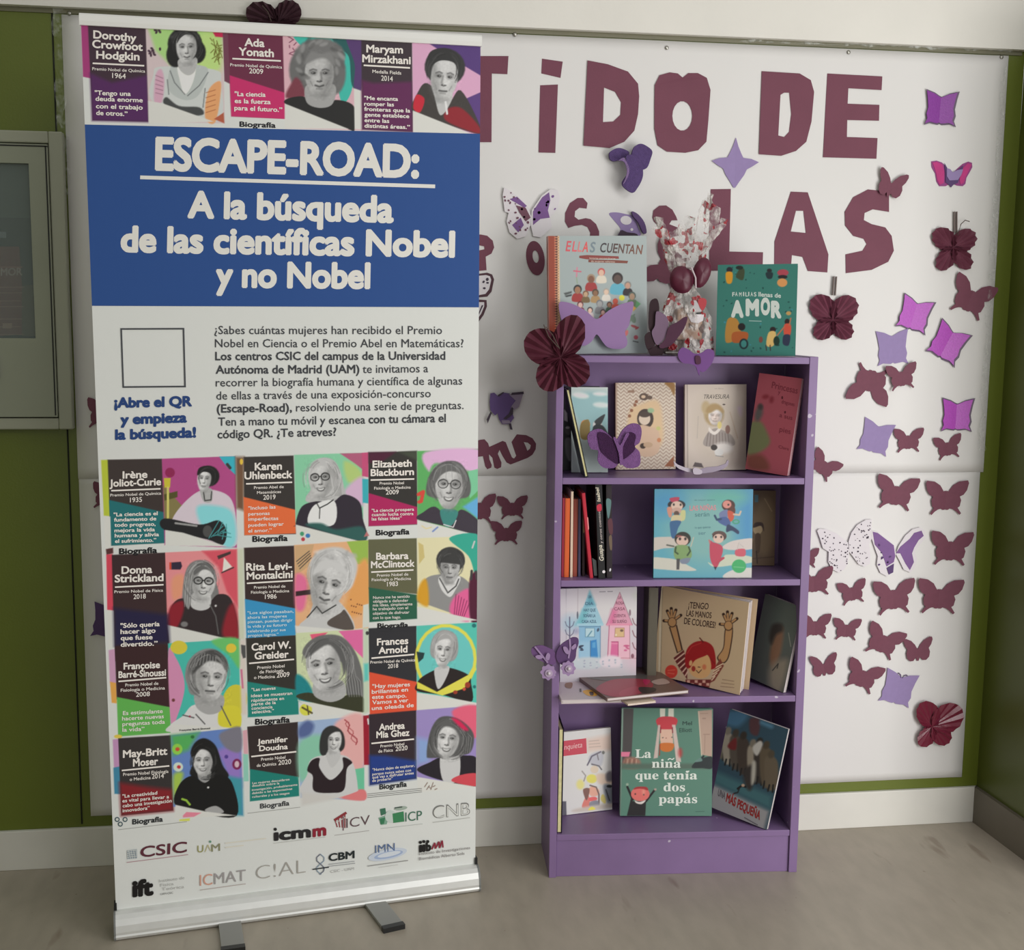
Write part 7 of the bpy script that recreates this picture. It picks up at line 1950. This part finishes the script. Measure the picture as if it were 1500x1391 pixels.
layered('white butterfly printed with purple, right of the white spotted butterfly', [('wings', [wl, wr], WP, .003),
        ('purple_print', [[(546, 552), (580, 560), (690, 645), (700, 720), (690, 760), (640, 790), (610, 700), (560, 640)], [(735, 655), (800, 600), (830, 560), (880, 545), (895, 580), (860, 610), (830, 660), (815, 700), (828, 760), (800, 815), (770, 770), (735, 700), (705, 700)]], PINKK, .0005),
        ('dark_print', [*splat(wl, 8, 5, 10, 3), [(640, 800), (690, 770), (685, 830), (655, 845)]], DPUR, .0005)], (1310, 805), off=.005)
wl = [(165, 545), (180, 532), (225, 535), (300, 565), (375, 625), (385, 690), (375, 770), (350, 810), (315, 832), (270, 810), (242, 760), (245, 690), (205, 665), (185, 600)]
wr = [(380, 620), (400, 560), (440, 505), (500, 470), (538, 467), (538, 600), (520, 640), (530, 700), (528, 770), (490, 790), (450, 775), (405, 715), (385, 690)]
layered('white butterfly with many small dark spots, beside the bookcase', [('wings', [wl, wr], WP, .003),
        ('spots', splat(wl, 46, 3.2, 6, 4)+splat(wr, 48, 3.2, 6, 5), mat('spot_ink', (62, 48, 66), .6), .0004)], (1237, 797), off=.006)
frame(690, 240, 5.556)
layered('outlined white butterfly wing with small marks, cut off by the banner edge', [('wings', [[(20, 900), (130, 885), (170, 900), (186, 940), (165, 1040), (130, 1080), (70, 1085), (20, 1080)], [(20, 1100), (125, 1108), (128, 1160), (100, 1230), (60, 1285), (20, 1270)]], mat('burgundy_dark_card', (84, 52, 62), .7), .0015),
        ('wing_panel', [[(20, 915), (120, 905), (152, 915), (162, 945), (145, 1020), (115, 1058), (60, 1068), (20, 1060)], [(20, 1125), (105, 1125), (105, 1160), (80, 1220), (50, 1262), (20, 1250)]], WP, .0008),
        ('marks', [ellpts(130, 940, 12, 14, 20, 8), ellpts(132, 968, 12, 8, 0, 8), ellpts(100, 960, 9, 12, 40, 8), ellpts(106, 1012, 12, 9, 0, 8), [(85, 1150), (98, 1150), (60, 1230), (55, 1225)]], mat('spot_ink', (62, 48, 66), .6), .0004)], (710, 432))

# pleated fan butterflies
FANM = mat('pleated_burgundy', (116, 60, 78), .55, var=.06, vscale=20)
def fan(label, c, wings, sf=None, off=0.004, h=0.010, twig=None, peg=None, group='pleated burgundy butterflies', tilt=0.10, m=None):
    """c: body centre; wings: lists (tip x, tip y, half width) in frame coordinates"""
    sf = sf or WALL
    C0 = fp([c])[0]
    P = sf.pos(sf.inv([C0]))[0]
    T = thing('pleated_butterfly', label, 'butterfly', tuple(P), 0, group)
    for tx, ty, hw in wings:
        mb = MB()
        t = np.array([tx, ty], float); cc = np.array(c, float)
        ax = t-cc; L = np.linalg.norm(ax); ax /= L
        pe = np.array([-ax[1], ax[0]])
        n, rr = 22, 9
        vs = []
        for j in range(rr+1):
            q = j/rr
            for i in range(n+1):
                a = (i/n-.5)*2
                # outline of the lobe: an oval standing on the body centre
                ang = a*1.42
                aa, bb = L/2, hw
                R = 2*aa*bb*bb*math.cos(ang)/(bb*bb*math.cos(ang)**2+aa*aa*math.sin(ang)**2)
                d = ax*math.cos(ang)+pe*math.sin(ang)
                p = cc+d*R*max(q, .02)
                vs.append((p, off+h*(.25+.75*q)*(.5+.5*(1 if i % 2 else -1))*min(1, q*1.5)+tilt*h*q*6*abs(math.sin(ang))*.3+.0015))
        px = fp([v[0] for v in vs])
        st = sf.inv(px)
        Pn = sf.pos(st)+sf.nrm(st)*np.array([v[1] for v in vs])[:, None]
        mb.add(Pn, grid(n, rr))
        o = mb.build('pleated_wing', m or FANM, T)
        so = o.modifiers.new('paper', 'SOLIDIFY'); so.thickness = .0005
    if twig is not None:
        mb = MB()
        for q in twig:
            px = fp(q); st = sf.inv(px)
            mb.tube(sf.pos(st)+sf.nrm(st)*(off+h+.003), .0012, 6)
        mb.build('feelers', mat('twig', (84, 68, 62), .7), T)
    if peg is not None:
        mb = MB()
        for s_ in (-1, 1):
            a, b2, w = peg
            px = fp([a, b2]); st = sf.inv(px)
            Q = sf.pos(st); N = sf.nrm(st)
            d = Q[1]-Q[0]; sd = np.cross(d, N[0]); sd /= np.linalg.norm(sd)
            mb.box(Q[0]+N[0]*(off+h*.2)+sd*(s_*w*.55-w*.25), d, sd*w*.42, N[0]*.006)
        mb.build('peg', mat('grey_wood', (122, 108, 104), .6), T)
    return T
frame(1240, 200, 4.969)
fan('pleated burgundy butterfly with a peg and feelers, upper right of the wall', (768, 810), [(625, 685, 78), (920, 700, 78), (655, 970, 64), (885, 962, 64)], twig=[[(785, 720), (810, 640), (840, 612), (872, 622)]], peg=((780, 548), (780, 700), .006))
frame(1160, 380, 4.09)
fan('pleated burgundy butterfly with a peg, right of the teal book', (241, 362), [(118, 225, 76), (368, 232, 76), (132, 468, 58), (345, 466, 58)], peg=((250, 102), (242, 215), .0065))
frame(1160, 840, 4.6875)
fan('glossy burgundy pleated butterfly near the lower right paper corner', (950, 1040), [(885, 868, 80), (1150, 915, 96), (865, 1172, 56), (1062, 1150, 66)], h=.005, off=.010, tilt=.6, m=mat('glossy_burgundy', (122, 42, 62), .25, var=.06))
frame(330, 0, 10)
fan('dark pleated butterfly showing above the banner top', (780, 380), [(330, 180, 190), (1080, 120, 190), (420, 560, 150), (1000, 560, 150)], twig=[[(690, 380), (640, 240), (560, 150)]], m=mat('dark_burgundy_paper', (66, 36, 46), .6), off=.03)
# crocheted purple butterfly that stands off the wall
YARN = mat('purple_yarn', (96, 74, 128), .9, var=.12, vscale=120, bump=.6, bscale=500)
YARL = mat('lilac_yarn', (142, 116, 164), .9, var=.1, vscale=120, bump=.6, bscale=500)
frame(870, 200, 15.46)
layered('purple crocheted butterfly hanging off the wall below the letter D', [('upper_wing', [crom([(310, 400), (420, 310), (560, 290), (740, 370), (720, 460), (560, 540), (420, 580), (330, 540)], 4)], YARN, .012),
        ('upper_wing', [crom([(800, 380), (860, 260), (980, 205), (1110, 250), (1245, 370), (1210, 540), (1130, 740), (1010, 760), (900, 560), (790, 500)], 4)], YARN, .010),
        ('lower_wing', [crom([(640, 520), (760, 460), (960, 540), (1020, 820), (1000, 1010), (900, 1200), (790, 1310), (600, 1190), (560, 1060), (690, 840)], 4)], YARN, .008),
        ('edging', [crom([(460, 600), (580, 530), (640, 620), (700, 760), (690, 920), (600, 1090), (570, 1110), (640, 930), (650, 780), (600, 640), (520, 600)], 3)], YARL, .004)], (918, 245), off=.012, name='crochet_butterfly')
frame(690, 240, 5.556)
layered('lilac butterfly with two round holes, above the pale blue book', [('wing', [crom([(1120, 405), (1180, 395), (1260, 410), (1320, 430), (1360, 520), (1370, 590), (1200, 590), (1215, 530), (1160, 460)], 3)], LIL, .001),
        ('wing_spot', [ellpts(1258, 460, 46, 36, 10, 16), ellpts(1305, 535, 12, 12, 0, 8)], WP, .0006),
        ('folded_wing', [crom([(1300, 390), (1350, 415), (1400, 480), (1418, 560), (1390, 565), (1350, 480), (1310, 430)], 3)], DPUR, .010),
        ('lower_wing', [crom([(1205, 545), (1260, 560), (1340, 575), (1350, 640), (1190, 640)], 3)], mat('dark_plum', (58, 40, 58), .7), .001)], (917, 328))
frame(690, 540, 8.69)
layered('purple butterfly with dark torn edge, between the banner and the bookcase', [('wings', [[(240, 310), (290, 300), (330, 340), (420, 300), (480, 310), (530, 350), (560, 400), (500, 490), (520, 560), (540, 620), (480, 700), (390, 700), (350, 640), (330, 560), (300, 590), (270, 560), (240, 520), (230, 420)]], mat('violet_card', (104, 80, 136), .7), .0015),
        ('wing_tip', [[(470, 320), (660, 300), (600, 480), (540, 520), (500, 480), (560, 400)], [(380, 650), (480, 650), (500, 690), (390, 695)]], mat('pale_violet_card', (150, 136, 158), .7), .001),
        ('dark_edge', [[(330, 330), (400, 290), (415, 298), (345, 350)], [(510, 300), (660, 285), (662, 318), (500, 330)], [(400, 630), (470, 570), (510, 480), (530, 500), (525, 570), (440, 640)], [(470, 690), (500, 690), (520, 770), (490, 765)], [(240, 540), (255, 560), (205, 690), (190, 640)]], mat('spot_ink', (62, 48, 66), .6), .0006)], (740, 592), off=.010)

# ------------------------------------------------------------------ things standing on and stuck to the bookcase
def bplane(y, z0=0.0, z1=1.8):
    return Surf(bc(-.2, y, z0), bc(.9, y, z0), bc(-.2, y, z1))
PLUM = mat('plum_felt', (76, 38, 62), .8, var=.06, vscale=30)
MAUVE = mat('mauve_felt', (120, 96, 120), .8, var=.05, vscale=30)
DPLUM = mat('dark_plum_felt', (46, 24, 32), .8, var=.06, vscale=30)
frame(750, 440, 4.968)
fan('big pleated burgundy butterfly on the upper left corner of the bookcase', (352, 415), [(100, 258, 130), (470, 108, 112), (225, 650, 112), (530, 600, 118)], sf=bplane(-.004), off=.002, h=.012, twig=[[(340, 350), (290, 250), (240, 190)], [(330, 340), (260, 260), (225, 175)]], m=mat('pleated_dark_burgundy', (88, 34, 50), .55, var=.06))
# lilac butterfly in front of the pale blue book
frame(790, 320, 6.325)
layered('large plain lilac paper butterfly leaning on the front of the pale blue book', [('wings', [crom([(182, 780), (250, 775), (340, 805), (440, 862), (530, 932), (640, 852), (740, 800), (820, 775), (866, 772), (866, 830), (840, 920), (828, 990), (790, 1050), (812, 1130), (800, 1185), (740, 1208), (640, 1196), (590, 1150), (545, 1085), (520, 1078), (480, 1140), (400, 1180), (320, 1120), (230, 1010), (188, 880)], 3)], mat('lilac_foam', (150, 116, 166), .6, var=.03), .002)], (860, 500), sf=Surf(bc(.0, .050, 1.322), bc(.26, .055, 1.322), bc(.0, .052, 1.62)), off=.003)
frame(940, 400, 9.93)
layered('dark plum and mauve felt butterfly standing left of the gift bag', [('back_wing', [crom([(215, 372), (130, 400), (104, 520), (100, 800), (170, 870), (230, 700), (250, 500)], 3)], DPLUM, .003),
        ('lower_wing', [crom([(35, 920), (95, 855), (150, 880), (200, 1010), (110, 1110), (60, 1080)], 3), [(80, 1110), (230, 1040), (330, 1080), (290, 1190), (120, 1200)]], DPLUM, .003),
        ('front_wing', [crom([(200, 560), (300, 590), (352, 640), (378, 720), (360, 830), (310, 960), (215, 1045), (160, 960), (135, 850), (180, 760)], 3)], MAUVE, .003),
        ('side_wing', [crom([(380, 780), (500, 710), (600, 640), (650, 650), (600, 800), (520, 920), (420, 1040), (340, 1080), (260, 1090), (240, 1050), (320, 960)], 3)], PLUM, .003)], (975, 505), sf=bplane(.036), off=.002, name='felt_butterfly')
frame(960, 500, 6)
layered('purple bow-shaped felt butterfly on the front edge of the bookcase top', [('wings', [crom([(205, 78), (240, 52), (290, 72), (340, 106), (400, 100), (452, 66), (505, 78), (515, 122), (502, 170), (482, 205), (440, 255), (405, 268), (388, 255), (384, 300), (366, 262), (350, 218), (300, 195), (250, 192), (212, 165), (195, 120)], 3)], mat('bow_purple', (112, 66, 134), .7, var=.05), .004),
        ('knot', [crom([(345, 130), (385, 128), (392, 190), (352, 196)], 3)], PLUM, .003)], (1018, 527), sf=bplane(0), off=.0015, name='felt_butterfly')
# crocheted butterfly on the upper shelf
YD = mat('dark_purple_yarn', (66, 28, 72), .9, var=.12, vscale=120, bump=.6, bscale=500)
YP = mat('orchid_yarn', (136, 92, 150), .9, var=.12, vscale=120, bump=.6, bscale=500)
frame(750, 440, 4.968)
layered('purple crocheted butterfly with dark wing centres leaning on the zigzag book', [('wing_edge', [crom([(545, 990), (580, 945), (650, 935), (730, 1000), (760, 1010), (800, 940), (860, 895), (920, 900), (940, 950), (925, 1030), (890, 1060), (925, 1100), (930, 1180), (900, 1212), (830, 1215), (780, 1180), (740, 1215), (660, 1212), (620, 1160), (625, 1090), (570, 1075)], 3)], YP, .006),
        ('wing_centre', [crom([(622, 960), (680, 965), (735, 1020), (772, 1080), (772, 1180), (720, 1160), (650, 1100), (630, 1040)], 3), crom([(800, 1150), (785, 1090), (810, 1000), (850, 955), (895, 975), (885, 1040), (890, 1080), (840, 1130)], 3)], YD, .003),
        ('body', [crom([(730, 995), (755, 1000), (780, 1050), (822, 965), (845, 970), (800, 1060), (800, 1170), (780, 1190), (768, 1100)], 3)], YP, .004)], (902, 650), sf=bplane(.045), off=.002, name='crochet_butterfly')
# small lilac-white curled butterfly lying at the shelf front
frame(970, 520, 6.25)
layered('small silvery lilac curled butterfly lying in front of the beige book', [('wing', [[(100, 968), (140, 1000), (210, 1028), (285, 1040), (285, 1072), (225, 1066), (150, 1038), (112, 1006)]], mat('silver_lilac', (188, 178, 192), .4, .2), .004),
        ('wing', [[(320, 1045), (400, 1022), (500, 1014), (570, 990), (590, 955), (602, 965), (590, 1010), (545, 1042), (460, 1066), (370, 1078), (320, 1080)]], mat('grey_lilac', (150, 138, 156), .4, .2), .004),
        ('body', [crom([(272, 1030), (300, 1026), (350, 1048), (345, 1080), (290, 1084), (272, 1070)], 3)], mat('silver_lilac', (188, 178, 192), .4, .2), .006)], (1022, 688), sf=bplane(.022), off=.001)
# flowered butterfly on the left side panel edge
frame(770, 840, 6.52)
PA = mat('petal_lilac', (164, 136, 178), .6); PB = mat('purple_foam', (112, 76, 128), .6, var=.04)
fl = lambda cx, cy, r: [(cx+r*(1+.10*math.cos(8*t))*math.cos(t), cy+r*(1+.10*math.cos(8*t))*math.sin(t)) for t in np.linspace(0, 2*math.pi, 48, endpoint=False)]
T = layered('purple butterfly with two lilac flowers on the left front edge of the bookcase', [('wing', [crom([(52, 722), (82, 690), (150, 680), (205, 698), (270, 735), (295, 800), (270, 862), (200, 852), (110, 812), (62, 770)], 3)], PB, .003),
        ('wing', [crom([(290, 800), (300, 725), (340, 665), (400, 625), (450, 600), (496, 610), (502, 660), (482, 720), (472, 800), (430, 842), (340, 862)], 3)], mat('purple_foam_dark', (92, 60, 110), .6, var=.04), .003),
        ('stem', [[(78, 690), (92, 684), (215, 835), (203, 845)], [(408, 615), (424, 612), (432, 700), (412, 800), (398, 796), (414, 700)]], PA, .0015),
        ('leaf', [crom([(90, 775), (130, 765), (165, 785), (140, 802), (105, 800)], 3), crom([(185, 790), (205, 745), (230, 765), (220, 810), (200, 815)], 3), crom([(352, 690), (385, 690), (410, 735), (400, 758), (370, 740)], 3), crom([(432, 690), (470, 658), (476, 690), (445, 715)], 3)], PA, .0015),
        ('flower', [fl(210, 925, 70), fl(400, 888, 66)], PA, .004),
        ('flower_centre', [ellpts(215, 932, 36, 36), ellpts(405, 888, 34, 34)], mat('pale_petal', (184, 164, 190), .6), .003)], (812, 962), sf=bplane(-.001), off=.001)
mb = MB()
for q in ((215, 930), (405, 885)):
    s_ = bplane(-.001); P = s_.pos(s_.inv(fp([q])))[0]
    mb.ball(P-BY*.020, .0042, 12, 8)
mb.build('pearl', mat('pearl', (216, 206, 214), .25), T, smooth=True)

# ------------------------------------------------------------------ gift in printed cellophane
def cello():
    m = bpy.data.materials.new('printed_cellophane')
    m.use_nodes = True
    nt = m.node_tree
    bs = nt.nodes['Principled BSDF']
    bs.inputs['Roughness'].default_value = .16
    bn = nt.nodes.new('ShaderNodeTexNoise'); bn.inputs['Scale'].default_value = 110
    bm = nt.nodes.new('ShaderNodeBump'); bm.inputs['Strength'].default_value = .9; bm.inputs['Distance'].default_value = .01
    tc = nt.nodes.new('ShaderNodeTexCoord')
    vo = nt.nodes.new('ShaderNodeTexNoise'); vo.inputs['Scale'].default_value = 42; vo.inputs['Detail'].default_value = 1.5
    n1 = nt.nodes.new('ShaderNodeTexNoise'); n1.inputs['Scale'].default_value = 30; n1.inputs['Detail'].default_value = 2
    nt.links.new(bn.outputs['Fac'], bm.inputs['Height']); nt.links.new(bm.outputs['Normal'], bs.inputs['Normal'])
    for q in (vo, n1, bn):
        nt.links.new(tc.outputs['Object'], q.inputs['Vector'])
    r1 = nt.nodes.new('ShaderNodeValToRGB'); r1.color_ramp.interpolation = 'CONSTANT'
    e = r1.color_ramp.elements; e[0].position, e[0].color = 0, (*lin((222, 216, 212)), 1); e[1].position, e[1].color = .60, (*lin((170, 40, 52)), 1)
    nt.links.new(vo.outputs['Fac'], r1.inputs['Fac'])
    nt.links.new(r1.outputs['Color'], bs.inputs['Base Color'])
    r2 = nt.nodes.new('ShaderNodeValToRGB')
    e = r2.color_ramp.elements; e[0].position, e[0].color = .46, (.10, .10, .10, 1); e[1].position, e[1].color = .62, (.8, .8, .8, 1)
    nt.links.new(n1.outputs['Fac'], r2.inputs['Fac'])
    r3 = nt.nodes.new('ShaderNodeValToRGB')
    e = r3.color_ramp.elements; e[0].position, e[0].color = .59, (0, 0, 0, 1); e[1].position, e[1].color = .61, (.8, .8, .8, 1)
    nt.links.new(vo.outputs['Fac'], r3.inputs['Fac'])
    mxm = nt.nodes.new('ShaderNodeMath'); mxm.operation = 'MAXIMUM'
    nt.links.new(r2.outputs[0], mxm.inputs[0]); nt.links.new(r3.outputs[0], mxm.inputs[1])
    tr = nt.nodes.new('ShaderNodeBsdfTransparent'); mx = nt.nodes.new('ShaderNodeMixShader')
    nt.links.new(mxm.outputs[0], mx.inputs[0]); nt.links.new(tr.outputs[0], mx.inputs[1]); nt.links.new(bs.outputs[0], mx.inputs[2])
    nt.links.new(mx.outputs[0], nt.nodes['Material Output'].inputs[0])
    return m
GX, GY = 0.325, 0.098
gc = bc(GX, GY, SH[5])
GT = thing('gift_wrap', 'crumpled cellophane gift bag printed with red and white, centre of the bookcase top', 'gift', tuple(gc), BRZ)
mb = MB()
nu, nv = 72, 46
vs = []
ph = rng.uniform(0, 6.28, 12)
for j in range(nv+1):
    v = j/nv
    z = 0.335*v
    if v < .56:
        q = v/.56
        rx = .069*(1-q**2.2)+.014*q**2.2
        ry = .040*(1-q**2.2)+.013*q**2.2
        cr = .05+.14*q
        cxo = .008*(1-q)
    else:
        q = (v-.56)/.44
        rx = .014+.058*q**.6; ry = .013+.020*q**.8
        cr = .13+.10*q
        cxo = .006*q
    for i in range(nu+1):
        a = 2*math.pi*i/nu
        fold = cr*(.6*math.sin(9*a+ph[0]+2*v)+.5*math.sin(14*a+ph[1]-5*v)+.4*math.sin(5*a+ph[2]+9*v)+.35*math.sin(23*a+ph[3]+14*v))
        zz = z
        if v > .72:
            zz += (v-.72)*.06*(math.sin(3*a+ph[4])+.7*math.sin(7*a+ph[5]))+(v-.72)/.28*(.062*math.exp(-((a-0.45)/.45)**2)-.012*(1-math.cos(a)))
        k = 1+fold
        vs.append(bc(GX+cxo+rx*k*math.cos(a)+rng.normal(0, .0012), GY+ry*k*math.sin(a)*1.0, SH[5]+.0015+zz))
mb.add(vs, grid(nu, nv))
w = mb.build('wrapper', cello(), GT)
# bow of burgundy loops with a white tie
bow = MB()
def loop(cx, cz, rx, rz, rot, y):
    pts = []
    c, s_ = math.cos(rot), math.sin(rot)
    n, m_ = 20, 6
    for j in range(m_+1):
        q = j/m_
        for i in range(n+1):
            a = 2*math.pi*i/n
            x, z = rx*math.cos(a)*q, rz*math.sin(a)*q
            pts.append(bc(GX+cx+x*c-z*s_, GY+y-.014*math.sqrt(max(0, 1-q*q))-.003*math.sin(3*a)*q, SH[5]+cz+x*s_+z*c))
    bow.add(pts, grid(n, m_))
loop(-.012, .186, .030, .034, .3, -.034)
loop(.038, .204, .023, .038, -.25, -.028)
bow.build('bow', mat('bow_burgundy', (88, 24, 48), .45, var=.05), GT, smooth=True)
mb = MB()
mb.tube([bc(GX-.004, GY-.032, SH[5]+.215), bc(GX+.008, GY-.050, SH[5]+.214), bc(GX+.018, GY-.053, SH[5]+.19), bc(GX+.020, GY-.050, SH[5]+.165)], .0022, 8)
mb.build('tie', mat('white_ribbon', (206, 190, 196), .5), GT)
# what is wrapped: a small dark tray with a boxed cup-like packet and a sweet
T = thing('gift_tray', 'dark brown tray inside the cellophane gift bag', 'tray', tuple(bc(GX+.006, GY, SH[5]+.002)), BRZ)
mb = MB(); mb.box(bc(GX-.044, GY-.026, SH[5]+.002), BX*.098, BY*.052, BZ*.036); mb.build('tray_body', mat('brown_card', (84, 56, 48), .7, var=.08), T, bevel=.006)
mb = MB(); mb.box(bc(GX-.046, GY-.0275, SH[5]+.006), BX*.102, BY*.002, BZ*.004); mb.build('silver_edge', mat('pin_steel', (170, 168, 160), .3, .9), T)
T = thing('gift_packet', 'packet with white and tan panels standing in the tray of the gift bag', 'packet', tuple(bc(GX+.02, GY, SH[5]+.0385)), BRZ)
mb = MB(); mb.box(bc(GX-.018, GY-.022, SH[5]+.0385), BX*.064, BY*.040, BZ*.078); mb.build('packet_body', mat('tan_card', (166, 134, 112), .6), T, bevel=.004)
frame(940, 400, 9.93)
sfp = bplane(GY-.0225)
for nm, q, m in (('panel', [(660, 600), (905, 600), (890, 690), (820, 728), (720, 712)], WP), ('panel', [(690, 400), (790, 395), (880, 560), (690, 560)], mat('grey_white_card', (186, 182, 184), .6)), ('stripe', [(660, 575), (880, 570), (882, 592), (662, 598)], mat('black_plastic', (24, 24, 24), .4)), ('red_heart', crom([(820, 390), (880, 360), (940, 390), (930, 480), (880, 545), (830, 480)], 3), mat('red_print', (176, 40, 50), .5)), ('marking', [(690, 720), (750, 780), (690, 800)], mat('brown_card', (84, 56, 48), .7)), ('marking', [(830, 800), (890, 730), (930, 850), (870, 870)], mat('brown_card', (84, 56, 48), .7))):
    mb = MB(); plate(q, sfp, .0006, .0008, mb); mb.build(nm, m, T)
